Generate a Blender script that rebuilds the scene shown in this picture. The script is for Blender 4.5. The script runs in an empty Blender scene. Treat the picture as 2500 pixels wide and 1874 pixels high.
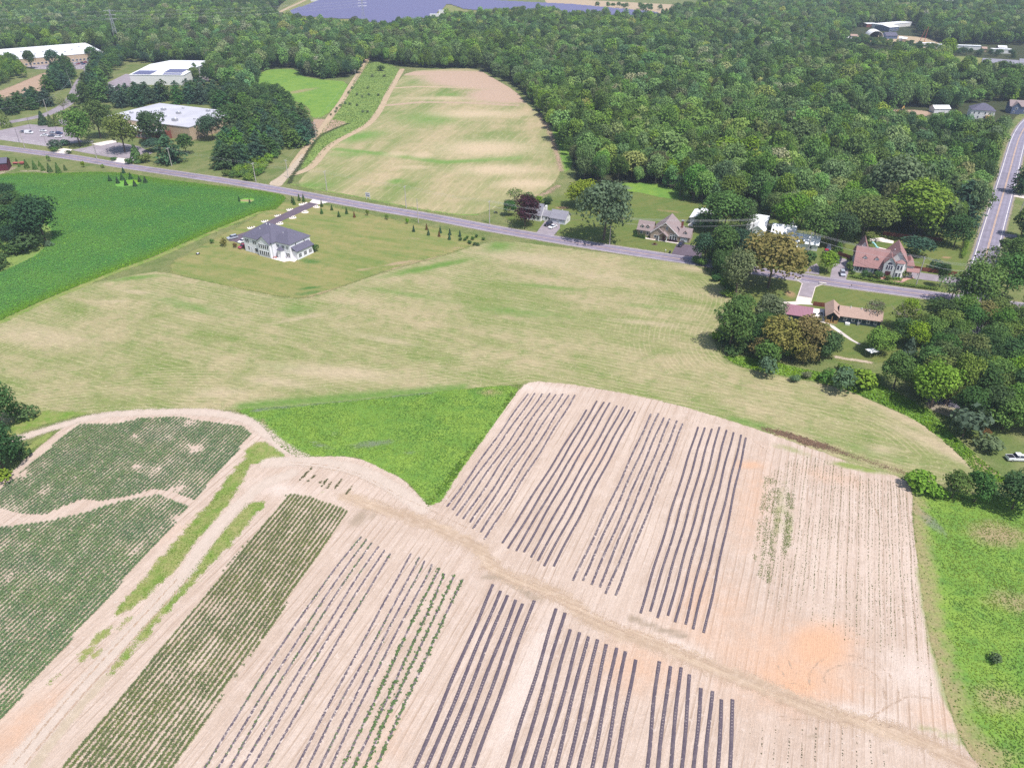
import bpy, math, random
import numpy as np
from mathutils import Vector, Matrix
R = math.radians
rnd = random.Random(7)
rng = np.random.default_rng(11)
scene = bpy.context.scene
COL = scene.collection

# ------------------------------------------------------------------ camera, sky, sun, exposure
CAM_H, FPX, HORIZON = 120.0, 1785.0, -190.0          # metres above ground, focal length and horizon in photo pixels
PITCH = math.atan((937 - HORIZON) / FPX)
cd = bpy.data.cameras.new('camera')
cam = bpy.data.objects.new('camera', cd); COL.objects.link(cam)
cd.sensor_width = 36.0; cd.lens = 36.0 * FPX / 2500.0
cd.clip_start = 1.0; cd.clip_end = 20000.0
cam.location = (0, 0, CAM_H); cam.rotation_euler = (math.pi / 2 - PITCH, 0, 0)
scene.camera = cam

SUN_AZ, SUN_EL = R(-50), R(62)                        # azimuth measured from +X towards +Y
sun_dir = Vector((math.cos(SUN_EL) * math.cos(SUN_AZ), math.cos(SUN_EL) * math.sin(SUN_AZ), math.sin(SUN_EL)))
world = bpy.data.worlds.new('World'); scene.world = world; world.use_nodes = True
wn = world.node_tree
sky = wn.nodes.new('ShaderNodeTexSky'); sky.sky_type = 'NISHITA'; sky.sun_disc = False
sky.sun_elevation = SUN_EL; sky.sun_rotation = math.pi / 2 - SUN_AZ
sky.air_density = 1.2; sky.dust_density = 1.5
wn.links.new(sky.outputs[0], wn.nodes['Background'].inputs[0])
wn.nodes['Background'].inputs[1].default_value = 0.125
sd_ = bpy.data.lights.new('sun', 'SUN'); sd_.energy = 4.6; sd_.angle = R(0.55); sd_.color = (1.0, 0.965, 0.925)
sun = bpy.data.objects.new('sun', sd_); COL.objects.link(sun)
sun.location = (0, 0, 300); sun.rotation_euler = sun_dir.to_track_quat('Z', 'Y').to_euler()
vs = scene.view_settings
vs.view_transform = 'Standard'; vs.look = 'None'; vs.exposure = 0.24; vs.gamma = 1.0
scene.render.engine = 'CYCLES'
cy = scene.cycles
cy.max_bounces = 5; cy.diffuse_bounces = 2; cy.glossy_bounces = 2; cy.transmission_bounces = 3
cy.transparent_max_bounces = 12; cy.volume_bounces = 0
cy.use_denoising = False

# ------------------------------------------------------------------ where things stand: survey points to ground metres
_c, _s = math.cos(PITCH), math.sin(PITCH)
def G(p, z=0.0):
    x = (p[0] - 1250) / FPX; y = (p[1] - 937) / FPX
    dx, dy, dz = x, _c - y * _s, -_s - y * _c
    t = (CAM_H - z) / -dz
    return (dx * t, dy * t)
def depth(g, z=0.0): return g[1] * _c + (CAM_H - z) * _s
def proj(x, y, z=0.0):
    d = y * _c + (CAM_H - z) * _s; up = y * _s - (CAM_H - z) * _c
    return 1250 + FPX * x / d, 937 - FPX * up / d
TILE = dict(A=(0, 0, 3.455), B=(620, 0, 3.455), C=(1240, 0, 3.455), D=(1860, 0, 3.455), E=(0, 400, 3.455), F=(560, 400, 3.455),
            G=(1200, 400, 3.455), H=(1860, 400, 3.455), I=(0, 860, 3.455), J=(620, 860, 3.455), K=(1240, 860, 3.455), L=(1860, 860, 3.455),
            M=(0, 1394, 3.455), N=(560, 1394, 3.455), O=(1200, 1394, 3.455), P=(1860, 1394, 3.455), Z=(0, 0, 0.88480),
            a=(540, 460, 6.909), b=(1210, 460, 9.2125), c=(1540, 490, 11.055), d=(2060, 560, 10.05), e=(1890, 720, 8.504),
            f=(1660, 480, 6.503), g=(240, 220, 5.818), h=(0, 260, 7.37), s=(0, 0, 1.0), q=(1000, 1180, 3.1725), w=(2080, 20, 5.264))
def S(t, x, y): o = TILE[t]; return (o[0] + x / o[2], o[1] + y / o[2])
def W(t, x, y, z=0.0): return G(S(t, x, y), z)
def WP(t, *xy): return [W(t, xy[i], xy[i + 1]) for i in range(0, len(xy), 2)]

# ------------------------------------------------------------------ materials
class NT:
    def __init__(s, name):
        s.m = bpy.data.materials.new(name); s.m.use_nodes = True
        s.t = s.m.node_tree; s.t.nodes.clear(); s.out = s.t.nodes.new('ShaderNodeOutputMaterial')
    def n(s, typ, **k):
        nd = s.t.nodes.new('ShaderNode' + typ)
        for a, v in k.items(): setattr(nd, a, v)
        return nd
    def put(s, sock, v):
        if hasattr(v, 'is_output'): s.t.links.new(v, sock)
        elif v is not None:
            if isinstance(v, (tuple, list)) and len(v) == 3 and sock.type == 'RGBA': v = (*v, 1)
            sock.default_value = v
    def math(s, op, a, b=None, c=None, clamp=False):
        nd = s.n('Math', operation=op, use_clamp=clamp)
        for i, v in enumerate((a, b, c)):
            if v is not None: s.put(nd.inputs[i], v)
        return nd.outputs[0]
    def mix(s, f, a, b, blend='MIX'):
        nd = s.n('Mix', data_type='RGBA', blend_type=blend); s.put(nd.inputs[0], f); s.put(nd.inputs[6], a); s.put(nd.inputs[7], b)
        return nd.outputs[2]
    def pos(s): return s.n('NewGeometry').outputs['Position']
    def obj(s): return s.n('TexCoord').outputs['Object']
    def mapping(s, v, scale=(1, 1, 1), rot=0.0, loc=(0, 0, 0)):
        nd = s.n('Mapping'); s.put(nd.inputs[0], v); nd.inputs[1].default_value = loc; nd.inputs[2].default_value = (0, 0, rot); nd.inputs[3].default_value = scale
        return nd.outputs[0]
    def noise(s, v, scale, detail=3.0, rough=0.55, dist=0.0):
        nd = s.n('TexNoise'); s.put(nd.inputs['Vector'], v); nd.inputs['Scale'].default_value = scale
        nd.inputs['Detail'].default_value = detail; nd.inputs['Roughness'].default_value = rough; nd.inputs['Distortion'].default_value = dist
        return nd.outputs[0]
    def step(s, v, lo, hi):
        nd = s.n('MapRange', interpolation_type='SMOOTHSTEP'); s.put(nd.inputs[0], v); s.put(nd.inputs[1], lo); s.put(nd.inputs[2], hi)
        return nd.outputs[0]
    def lin(s, v, a, b, c, d):
        nd = s.n('MapRange'); s.put(nd.inputs[0], v)
        for i, q in enumerate((a, b, c, d)): nd.inputs[i + 1].default_value = q
        return nd.outputs[0]
    def attr(s, name, typ='GEOMETRY', out='Fac'):
        nd = s.n('Attribute', attribute_name=name, attribute_type=typ); return nd.outputs[out]
    def bsdf(s, color, rough=0.8, metal=0.0, spec=0.3, normal=None, **k):
        nd = s.n('BsdfPrincipled'); s.put(nd.inputs['Base Color'], color); s.put(nd.inputs['Roughness'], rough)
        nd.inputs['Metallic'].default_value = metal; nd.inputs['Specular IOR Level'].default_value = spec
        if normal is not None: s.put(nd.inputs['Normal'], normal)
        return nd.outputs[0]
    def bump(s, h, strength=0.3, dist=0.1):
        nd = s.n('Bump'); nd.inputs['Strength'].default_value = strength; nd.inputs['Distance'].default_value = dist; s.put(nd.inputs['Height'], h)
        return nd.outputs[0]
    def done(s, sh): s.t.links.new(sh, s.out.inputs[0]); return s.m

def edge_alpha(n, sh, amp=1.6, nscale=0.5, soft=0.35):
    """cut the sheet along its own ragged outline (attribute sd: metres inside the outline); soft edges break up into grains"""
    p = n.pos(); nz = n.noise(p, nscale, 4.0, 0.65); gr = n.noise(p, 5.0, 2.0, 0.7)
    v = n.math('ADD', n.attr('sd'), n.math('MULTIPLY', n.math('SUBTRACT', nz, 0.5), amp * 2))
    v = n.math('ADD', v, n.math('MULTIPLY', n.math('SUBTRACT', gr, 0.5), soft * 4.5))
    a = n.math('GREATER_THAN', v, 0.0)
    mx = n.n('MixShader'); tr = n.n('BsdfTransparent')
    n.put(mx.inputs[0], a); n.t.links.new(tr.outputs[0], mx.inputs[1]); n.t.links.new(sh, mx.inputs[2])
    return mx.outputs[0]

def ground_mat(name, c1, c2, c3=None, big=0.03, mid=0.25, fine=2.2, streak=None, blobs=(), amp=1.6, soft=0.35, bump=0.5,
               finec=0.25, c3amt=0.5, lines=None, rough=0.95, sdline=None, speck=None):
    n = NT(name); p = n.pos()
    wob = n.noise(p, mid, 4, 0.6)
    if streak:                                    # (angle of the rows from +Y, across scale, along scale)
        pr = n.mapping(n.mapping(p, rot=streak[0]), scale=(streak[1], streak[2], 1))
        st = n.noise(pr, 1.0, 4, 0.65, 0.3)
    else: st = n.noise(p, big * 4, 4, 0.6)
    bg = n.noise(p, big, 3, 0.55, 0.4)
    f = n.math('ADD', n.math('MULTIPLY', bg, 0.5), n.math('ADD', n.math('MULTIPLY', st, 0.8), n.math('MULTIPLY', wob, 0.25)))
    col = n.mix(n.step(f, 0.52, 0.98), c1, c2)
    if c3:
        col = n.mix(n.math('MULTIPLY', n.step(n.noise(p, mid * 2.3, 5, 0.65), 0.45, 0.7), c3amt), col, c3)
    fz = n.noise(p, fine, 3, 0.7)
    if streak:
        pf = n.mapping(n.mapping(p, rot=streak[0]), scale=(streak[1] * 14, streak[2] * 14, 1)); fz2 = n.noise(pf, 1.0, 3, 0.7)
        fz = n.math('ADD', n.math('MULTIPLY', fz, 0.5), n.math('MULTIPLY', fz2, 0.5))
    if lines:                                     # (angle, spacing, colour, amount): planting or wheel lines
        for (ang, sp, lc, la, wd) in lines:
            q = n.n('SeparateXYZ'); n.put(q.inputs[0], n.mapping(p, rot=ang))
            x = n.math('ADD', n.math('DIVIDE', q.outputs[0], sp), n.math('MULTIPLY', n.noise(p, 0.05, 2), 0.5))
            tri = n.math('PINGPONG', x, 0.5)
            m = n.math('MULTIPLY', n.step(tri, wd, 0.0), n.step(n.noise(p, 0.07, 3, 0.6), 0.35, 0.65))
            col = n.mix(n.math('MULTIPLY', m, la), col, lc)
    if sdline:                                    # (spacing, reach, colour, amount): passes that follow the field edge
        sp, reach, lc, la = sdline
        tri = n.math('PINGPONG', n.math('DIVIDE', n.attr('sd'), sp), 0.5)
        m = n.math('MULTIPLY', n.step(tri, 0.22, 0.05), n.math('MULTIPLY', n.step(n.attr('sd'), reach, reach * 0.4), n.step(wob, 0.35, 0.6)))
        col = n.mix(n.math('MULTIPLY', m, la), col, lc)
    if speck:
        for (lo, sc, lc, la) in speck:
            col = n.mix(n.math('MULTIPLY', n.step(n.noise(p, sc, 2, 0.6), lo, lo + 0.06), la), col, lc)
    for (an, bc, lo, hi) in blobs:
        bw = n.math('ADD', n.attr(an), n.math('MULTIPLY', n.math('SUBTRACT', n.noise(p, 0.35, 5, 0.7), 0.5), 0.7))
        col = n.mix(n.step(bw, lo, hi), col, bc)
    hs = n.n('HueSaturation'); n.put(hs.inputs['Value'], n.lin(fz, 0.2, 0.8, 1 - finec, 1 + finec)); n.put(hs.inputs['Color'], col)
    b = n.bump(fz, bump, 0.25)
    sh = n.bsdf(hs.outputs[0], rough, spec=0.1, normal=b)
    return n.done(edge_alpha(n, sh, amp, 0.45, soft) if amp is not None else sh)

def plain(name, col, rough=0.7, spec=0.3, var=0.12, scale=0.6, metal=0.0, bump=0.0, stretch=None):
    n = NT(name); o = n.obj()
    if stretch: o = n.mapping(o, scale=stretch)
    z = n.noise(o, scale, 4, 0.6)
    hs = n.n('HueSaturation'); n.put(hs.inputs['Value'], n.lin(z, 0.25, 0.75, 1 - var, 1 + var)); n.put(hs.inputs['Color'], col)
    return n.done(n.bsdf(hs.outputs[0], rough, metal, spec, n.bump(z, bump, 0.05) if bump else None))

def shingle(name, c1, c2, rough=0.9):
    n = NT(name); o = n.obj()
    br = n.n('TexBrick'); n.put(br.inputs['Vector'], n.mapping(o, scale=(1, 1, 1.6))); br.inputs['Scale'].default_value = 2.6
    br.inputs['Mortar Size'].default_value = 0.02; n.put(br.inputs['Color1'], c1); n.put(br.inputs['Color2'], c2); n.put(br.inputs['Mortar'], tuple(v * .6 for v in c1))
    z = n.noise(o, 0.5, 5, 0.65)
    col = n.mix(n.lin(z, .3, .7, 0, .5), br.outputs[0], tuple(v * .72 for v in c1))
    return n.done(n.bsdf(col, rough, spec=0.15, normal=n.bump(z, 0.2, .05)))

def siding(name, c1, pitch=0.18, amt=0.25, rough=0.7):
    n = NT(name); o = n.obj(); q = n.n('SeparateXYZ'); n.put(q.inputs[0], o)
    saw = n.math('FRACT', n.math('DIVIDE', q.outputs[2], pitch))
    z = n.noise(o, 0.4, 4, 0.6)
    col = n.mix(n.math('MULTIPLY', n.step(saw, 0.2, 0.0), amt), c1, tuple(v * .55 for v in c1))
    col = n.mix(n.lin(z, .4, .75, 0, .22), col, tuple(v * .7 for v in c1))
    return n.done(n.bsdf(col, rough, spec=0.25, normal=n.bump(saw, 0.25, .03)))

def foliage(name):
    n = NT(name)
    t = n.attr('tint', 'INSTANCER', 'Color'); lv = n.attr('leafv'); rv = n.n('ObjectInfo').outputs['Random']
    v = n.math('ADD', n.lin(lv, 0, 1, 0.76, 1.24), n.lin(rv, 0, 1, -0.14, 0.14))
    hs = n.n('HueSaturation'); n.put(hs.inputs['Color'], t); n.put(hs.inputs['Value'], v)
    n.put(hs.inputs['Hue'], n.lin(lv, 0, 1, 0.512, 0.488)); n.put(hs.inputs['Saturation'], n.lin(rv, 0, 1, 0.88, 1.08))
    d = n.n('BsdfDiffuse'); n.put(d.inputs[0], hs.outputs[0]); tr = n.n('BsdfTranslucent')
    n.put(tr.inputs[0], n.mix(0.5, hs.outputs[0], (0.16, 0.24, 0.02))); mx = n.n('MixShader'); mx.inputs[0].default_value = 0.28
    n.t.links.new(d.outputs[0], mx.inputs[1]); n.t.links.new(tr.outputs[0], mx.inputs[2])
    return n.done(mx.outputs[0])

def paint_mat():
    n = NT('car_paint'); c = n.n('ObjectInfo').outputs['Color']
    nd = n.n('BsdfPrincipled'); n.put(nd.inputs['Base Color'], c); nd.inputs['Roughness'].default_value = 0.3; nd.inputs['Coat Weight'].default_value = 0.6
    return n.done(nd.outputs[0])

# ------------------------------------------------------------------ mesh and object helpers
class MB:
    def __init__(s): s.v = []; s.f = []
    def add(s, v, f): o = len(s.v); s.v += v; s.f += [tuple(i + o for i in q) for q in f]; return s
    def box(s, x0, x1, y0, y1, z0, z1):
        return s.add([(x0, y0, z0), (x1, y0, z0), (x1, y1, z0), (x0, y1, z0), (x0, y0, z1), (x1, y0, z1), (x1, y1, z1), (x0, y1, z1)],
                     [(0, 3, 2, 1), (4, 5, 6, 7), (0, 1, 5, 4), (1, 2, 6, 5), (2, 3, 7, 6), (3, 0, 4, 7)])
    def prism(s, pts, h0, h1):                    # polygon in XY, extruded in Z
        n = len(pts)
        a = sum(pts[i][0] * pts[(i + 1) % n][1] - pts[(i + 1) % n][0] * pts[i][1] for i in range(n))
        if a < 0: pts = pts[::-1]
        return s.add([(x, y, h0) for x, y in pts] + [(x, y, h1) for x, y in pts],
                     [tuple(range(n))[::-1], tuple(range(n, 2 * n))] + [(i, (i + 1) % n, n + (i + 1) % n, n + i) for i in range(n)])
    def extr(s, prof, a0, a1, axis):              # profile (u, z) extruded along x or y
        n = len(prof)
        P = (lambda u, z, a: (a, u, z)) if axis == 'x' else (lambda u, z, a: (u, a, z))
        return s.add([P(u, z, a0) for u, z in prof] + [P(u, z, a1) for u, z in prof],
                     [tuple(range(n))[::-1], tuple(range(n, 2 * n))] + [(i, (i + 1) % n, n + (i + 1) % n, n + i) for i in range(n)])
    def tube(s, p0, p1, r0, r1, k=6, cap=True):
        p0, p1 = Vector(p0), Vector(p1); d = (p1 - p0).normalized()
        u = d.cross(Vector((0, 0, 1)) if abs(d.z) < .9 else Vector((1, 0, 0))).normalized(); w = d.cross(u)
        vv = []
        for p, r in ((p0, r0), (p1, r1)):
            for i in range(k):
                a = 2 * math.pi * i / k; vv.append(tuple(p + u * (r * math.cos(a)) + w * (r * math.sin(a))))
        f = [(i, (i + 1) % k, k + (i + 1) % k, k + i) for i in range(k)]
        if cap: f += [tuple(range(k))[::-1], tuple(range(k, 2 * k))]
        return s.add(vv, f)
    def gable_walls(s, x0, x1, y0, y1, ze, zr, axis='x'):
        if axis == 'x': return s.extr([(y0, -.3), (y1, -.3), (y1, ze), ((y0 + y1) / 2, zr), (y0, ze)], x0, x1, 'x')
        return s.extr([(x0, -.3), (x1, -.3), (x1, ze), ((x0 + x1) / 2, zr), (x0, ze)], y0, y1, 'y')
    def gable_roof(s, x0, x1, y0, y1, ze, zr, axis='x', oh=.4, t=.14, e=.012):
        a, b = (y0, y1) if axis == 'x' else (x0, x1)
        sl = (zr - ze) / ((b - a) / 2); m = (a + b) / 2
        pr = [(a - oh, ze - oh * sl + e), (m, zr + e), (b + oh, ze - oh * sl + e), (b + oh, ze - oh * sl + t + e), (m, zr + t + e), (a - oh, ze - oh * sl + t + e)]
        c0, c1 = (x0, x1) if axis == 'x' else (y0, y1)
        return s.extr(pr, c0 - oh, c1 + oh, axis)
    def hip_roof(s, x0, x1, y0, y1, ze, zr, oh=.45, t=.14):
        x0 -= oh; x1 += oh; y0 -= oh; y1 += oh; w, d = x1 - x0, y1 - y0
        if w >= d: r0, r1 = (x0 + d / 2, (y0 + y1) / 2), (x1 - d / 2, (y0 + y1) / 2)
        else: r0, r1 = ((x0 + x1) / 2, y0 + w / 2), ((x0 + x1) / 2, y1 - w / 2)
        z1 = ze + t
        v = [(x0, y0, ze), (x1, y0, ze), (x1, y1, ze), (x0, y1, ze), (x0, y0, z1), (x1, y0, z1), (x1, y1, z1), (x0, y1, z1), (*r0, zr), (*r1, zr)]
        f = [(0, 3, 2, 1), (0, 1, 5, 4), (1, 2, 6, 5), (2, 3, 7, 6), (3, 0, 4, 7)]
        f += [(4, 5, 9, 8), (5, 6, 9), (6, 7, 8, 9), (7, 4, 8)] if w >= d else [(4, 5, 8), (5, 6, 9, 8), (6, 7, 9), (7, 4, 8, 9)]
        return s.add(v, f)
    def mesh(s, name, mat=None, smooth=False):
        me = bpy.data.meshes.new(name); me.from_pydata(s.v, [], s.f)
        if mat: me.materials.append(mat)
        if smooth: me.polygons.foreach_set('use_smooth', [True] * len(me.polygons))
        return me
    def build(s, name, mat, parent=None, smooth=False): return obj(name, s.mesh(name, mat, smooth), parent)

def obj(name, me, parent=None, loc=None, rz=None, scale=None):
    o = bpy.data.objects.new(name, me); COL.objects.link(o)
    if parent is not None: o.parent = parent
    if loc is not None: o.location = loc
    if rz is not None: o.rotation_euler = (0, 0, rz)
    if scale is not None: o.scale = scale
    return o
def tag(o, label, cat, group=None):
    o['label'] = label; o['category'] = cat
    if group: o['group'] = group
    return o
def thing(name, label, cat, loc=(0, 0, 0), rz=0.0, group=None):
    o = obj(name, None, None, loc, rz); o.empty_display_size = 0.5
    return tag(o, label, cat, group)
def struct(o): o['kind'] = 'structure'; return o
def stuff(o, label, cat): o['kind'] = 'stuff'; return tag(o, label, cat)
def copy_tree(o, parent=None):
    c = o.copy(); COL.objects.link(c); c.parent = parent
    for ch in o.children: copy_tree(ch, c)
    return c
def rot2(p, a): return (p[0] * math.cos(a) - p[1] * math.sin(a), p[0] * math.sin(a) + p[1] * math.cos(a))

def inside(poly, P):
    P = np.asarray(P); x, y = P[:, 0], P[:, 1]; res = np.zeros(len(P), bool); n = len(poly)
    for i in range(n):
        x0, y0 = poly[i]; x1, y1 = poly[(i + 1) % n]
        if y0 == y1: continue
        res ^= ((y0 > y) != (y1 > y)) & (x < (x1 - x0) * (y - y0) / (y1 - y0) + x0)
    return res
def segdist(pl, P, closed=True):
    P = np.asarray(P); best = np.full(len(P), 1e9); n = len(pl)
    for i in range(n if closed else n - 1):
        a = np.array(pl[i]); b = np.array(pl[(i + 1) % n]); ab = b - a; L = max(ab @ ab, 1e-9)
        t = np.clip(((P - a) @ ab) / L, 0, 1); d = P - a - t[:, None] * ab
        best = np.minimum(best, np.hypot(d[:, 0], d[:, 1]))
    return best
def chaikin(pl, k=2, closed=True):
    for _ in range(k):
        q = []; n = len(pl)
        if not closed: q.append(pl[0])
        for i in range(n if closed else n - 1):
            a, b = pl[i], pl[(i + 1) % n]
            q += [(a[0] * .75 + b[0] * .25, a[1] * .75 + b[1] * .25), (a[0] * .25 + b[0] * .75, a[1] * .25 + b[1] * .75)]
        if not closed: q.append(pl[-1])
        pl = q
    return pl
LEVEL = 0.004; SHEET = [0]
def grid_sheet(name, sdf, bb, step, z, mat, pad, blobs=None):
    SHEET[0] += 1; z += (SHEET[0] % 13) * 0.00028
    x0, x1, y0, y1 = bb; nx = max(2, int((x1 - x0) / step) + 1); ny = max(2, int((y1 - y0) / step) + 1)
    xs, ys = np.linspace(x0, x1, nx), np.linspace(y0, y1, ny)
    XX, YY = np.meshgrid(xs, ys); P = np.stack([XX.ravel(), YY.ravel()], 1); sd = sdf(P)
    keep = sd > -pad; K = keep.reshape(ny, nx)
    cell = K[:-1, :-1] | K[1:, :-1] | K[:-1, 1:] | K[1:, 1:]
    j, i = np.nonzero(cell); a = j * nx + i
    F = np.stack([a, a + 1, a + nx + 1, a + nx], 1)
    used = np.unique(F); remap = np.full(nx * ny, -1); remap[used] = np.arange(len(used)); F = remap[F]; P = P[used]; sd = sd[used]
    me = bpy.data.meshes.new(name); me.vertices.add(len(P)); me.vertices.foreach_set('co', np.column_stack([P, np.full(len(P), z)]).ravel())
    me.loops.add(F.size); me.loops.foreach_set('vertex_index', F.ravel().astype(np.int32)); me.polygons.add(len(F))
    me.polygons.foreach_set('loop_start', np.arange(0, F.size, 4, dtype=np.int32)); me.polygons.foreach_set('loop_total', np.full(len(F), 4, np.int32))
    me.update(calc_edges=True)
    me.attributes.new('sd', 'FLOAT', 'POINT').data.foreach_set('value', sd.astype(np.float32))
    for an, lst in (blobs or {}).items():
        v = np.zeros(len(P))
        for b in lst:
            if b[0] == 'line': d = segdist(b[1], P, False); v = np.maximum(v, b[3] * np.exp(-(d / b[2]) ** 2))
            else:
                (cx, cy_), rx, ry, ang, st = b; q = P - np.array([cx, cy_]); ca, sa = math.cos(ang), math.sin(ang)
                u = (q[:, 0] * ca + q[:, 1] * sa) / rx; w = (-q[:, 0] * sa + q[:, 1] * ca) / ry
                v = np.maximum(v, st * np.exp(-(u * u + w * w)))
        me.attributes.new(an, 'FLOAT', 'POINT').data.foreach_set('value', v.astype(np.float32))
    me.materials.append(mat)
    return struct(obj(name, me))
def field(name, poly, level, mat, step=1.6, smooth=1, blobs=None, pad=3.0):
    if smooth: poly = chaikin(poly, smooth)
    a = np.array(poly); bb = (a[:, 0].min() - pad, a[:, 0].max() + pad, a[:, 1].min() - pad, a[:, 1].max() + pad)
    sdf = lambda P: np.where(inside(poly, P), 1, -1) * segdist(poly, P)
    return grid_sheet(name, sdf, bb, step, level * LEVEL, mat, pad, blobs)
def strip(name, line, width, level, mat, step=1.0, smooth=2, pad=1.6, blobs=None):
    if smooth: line = chaikin(line, smooth, False)
    a = np.array(line); w = width / 2 + pad; bb = (a[:, 0].min() - w, a[:, 0].max() + w, a[:, 1].min() - w, a[:, 1].max() + w)
    return grid_sheet(name, lambda P: width / 2 - segdist(line, P, False), bb, step, level * LEVEL, mat, pad, blobs)
def ribbon_pts(line, off):
    out = []; n = len(line)
    for i, p in enumerate(line):
        a = Vector(line[max(i - 1, 0)]); b = Vector(line[min(i + 1, n - 1)]); d = (b - a).normalized()
        out.append((p[0] - d.y * off, p[1] + d.x * off))
    return out
def road(name, line, width, z, mat):
    l, r = ribbon_pts(line, width / 2), ribbon_pts(line, -width / 2); n = len(line)
    mb = MB().add([(*p, z) for p in l] + [(*p, z) for p in r], [(n + i, n + i + 1, i + 1, i) for i in range(n - 1)]); o = struct(mb.build(name, mat))
    o.data.attributes.new('lat', 'FLOAT', 'POINT').data.foreach_set('value', np.r_[np.full(n, width / 2), np.full(n, -width / 2)].astype(np.float32))
    return o
def slab(name, poly, z, mat, thick=0.0, smooth=0):
    if smooth: poly = chaikin(poly, smooth)
    if thick: return struct(MB().prism(poly, z - thick, z).build(name, mat))
    n = len(poly); a = sum(poly[i][0] * poly[(i + 1) % n][1] - poly[(i + 1) % n][0] * poly[i][1] for i in range(n))
    if a < 0: poly = poly[::-1]
    return struct(MB().add([(*p, z) for p in poly], [tuple(range(n))]).build(name, mat))

# ------------------------------------------------------------------ instanced ground cover (what nobody could count)
def scatter(name, P, scl, rot, tint, sources, label, cat, z=0.0):
    P = np.asarray(P, float); N = len(P)
    me = bpy.data.meshes.new(name); me.vertices.add(N)
    me.vertices.foreach_set('co', np.column_stack([P[:, :2], np.full(N, z)]).ravel())
    scl = np.asarray(scl, float)
    if scl.ndim == 1: scl = np.repeat(scl[:, None], 3, 1)
    me.attributes.new('scl', 'FLOAT_VECTOR', 'POINT').data.foreach_set('vector', scl.ravel().astype(np.float32))
    me.attributes.new('rotz', 'FLOAT', 'POINT').data.foreach_set('value', np.asarray(rot, np.float32))
    me.attributes.new('pick', 'INT', 'POINT').data.foreach_set('value', rng.integers(0, len(sources), N).astype(np.int32))
    me.attributes.new('tint', 'FLOAT_VECTOR', 'POINT').data.foreach_set('vector', np.asarray(tint, np.float32).ravel())
    o = obj(name, me); ng = bpy.data.node_groups.new(name + '_nodes', 'GeometryNodeTree')
    ng.interface.new_socket('Geometry', in_out='INPUT', socket_type='NodeSocketGeometry'); ng.interface.new_socket('Geometry', in_out='OUTPUT', socket_type='NodeSocketGeometry')
    nd = lambda t: ng.nodes.new(t); L = ng.links.new
    gi, go = nd('NodeGroupInput'), nd('NodeGroupOutput'); iop = nd('GeometryNodeInstanceOnPoints'); jn = nd('GeometryNodeJoinGeometry')
    for s in sources:
        oi = nd('GeometryNodeObjectInfo'); oi.inputs['Object'].default_value = s; oi.inputs['As Instance'].default_value = True; L(oi.outputs['Geometry'], jn.inputs[0])
    def at(nm, ty): q = nd('GeometryNodeInputNamedAttribute'); q.data_type = ty; q.inputs[0].default_value = nm; return [x for x in q.outputs if x.enabled and x.name == 'Attribute'][0]
    cx = nd('ShaderNodeCombineXYZ'); L(at('rotz', 'FLOAT'), cx.inputs[2])
    L(gi.outputs[0], iop.inputs['Points']); L(jn.outputs[0], iop.inputs['Instance']); iop.inputs['Pick Instance'].default_value = True
    L(at('pick', 'INT'), iop.inputs['Instance Index']); L(cx.outputs[0], iop.inputs['Rotation']); L(at('scl', 'FLOAT_VECTOR'), iop.inputs['Scale'])
    L(iop.outputs[0], go.inputs[0])
    o.modifiers.new('scatter', 'NODES').node_group = ng
    return stuff(o, label, cat)
# ------------------------------------------------------------------ surface colours
ROW, CORN, RD = R(22.5), R(16.3), R(112)
M = {}
GREEN, TAN = (.115, .17, .042), (.36, .31, .19)
M['ground'] = ground_mat('rough_grass', (.105, .15, .04), (.20, .20, .085), (.07, .115, .03), big=.02, mid=.12, fine=1.5, amp=None)
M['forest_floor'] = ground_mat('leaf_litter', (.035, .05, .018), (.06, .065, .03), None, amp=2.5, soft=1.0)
M['stubble'] = ground_mat('stubble', (.165, .205, .06), (.345, .285, .165), (.125, .19, .045), big=.022, mid=.09, fine=2.8, streak=(RD, .085, .02), finec=.5, c3amt=.55,
                          sdline=(1.7, 46, (.42, .35, .21), .45), blobs=[('green', (.11, .205, .04), .15, 1.1), ('tan', (.41, .33, .215), .1, 1.1)], amp=.8, speck=[(.6, 1.3, (.46, .40, .25), .5)], lines=[(RD, 2.3, (.41, .35, .205), .4, .22)])
M['stubble_far'] = ground_mat('stubble_strips', (.145, .205, .055), (.40, .315, .19), (.20, .23, .075), big=.012, mid=.06, fine=.8, streak=(R(14), .05, .012), finec=.25, c3amt=.35,
                              lines=[(R(14), 5.5, (.50, .41, .25), .45, .10)], blobs=[('green', (.12, .235, .045), .1, 1.1), ('tan', (.48, .375, .245), .1, 1.05), ('brown', (.42, .30, .22), .3, .75)], amp=1.0)
M['sand'] = ground_mat('sandy_soil', (.53, .42, .345), (.43, .325, .255), (.565, .455, .385), big=.03, mid=.12, fine=2.0, streak=(ROW, .55, .02), finec=.24, c3amt=.45, bump=.8,
                       lines=[(ROW, 1.9, (.345, .25, .185), .85, .17), (ROW, .95, (.58, .485, .425), .4, .2)],
                       blobs=[('orange', (.55, .335, .215), .12, 1.3), ('damp', (.33, .255, .19), .45, .95), ('weed', (.22, .26, .08), .45, 1.0), ('pale', (.57, .47, .405), .3, .9)], amp=.9, speck=[(.66, 2.6, (.36, .27, .21), .55), (.64, .9, (.58, .49, .43), .5), (.62, .33, (.42, .32, .25), .35)])
M['soil_brown'] = ground_mat('bare_soil', (.40, .28, .20), (.34, .235, .165), (.43, .32, .23), streak=(R(20), .2, .03), finec=.12, amp=3.5, soft=2.2)
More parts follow.
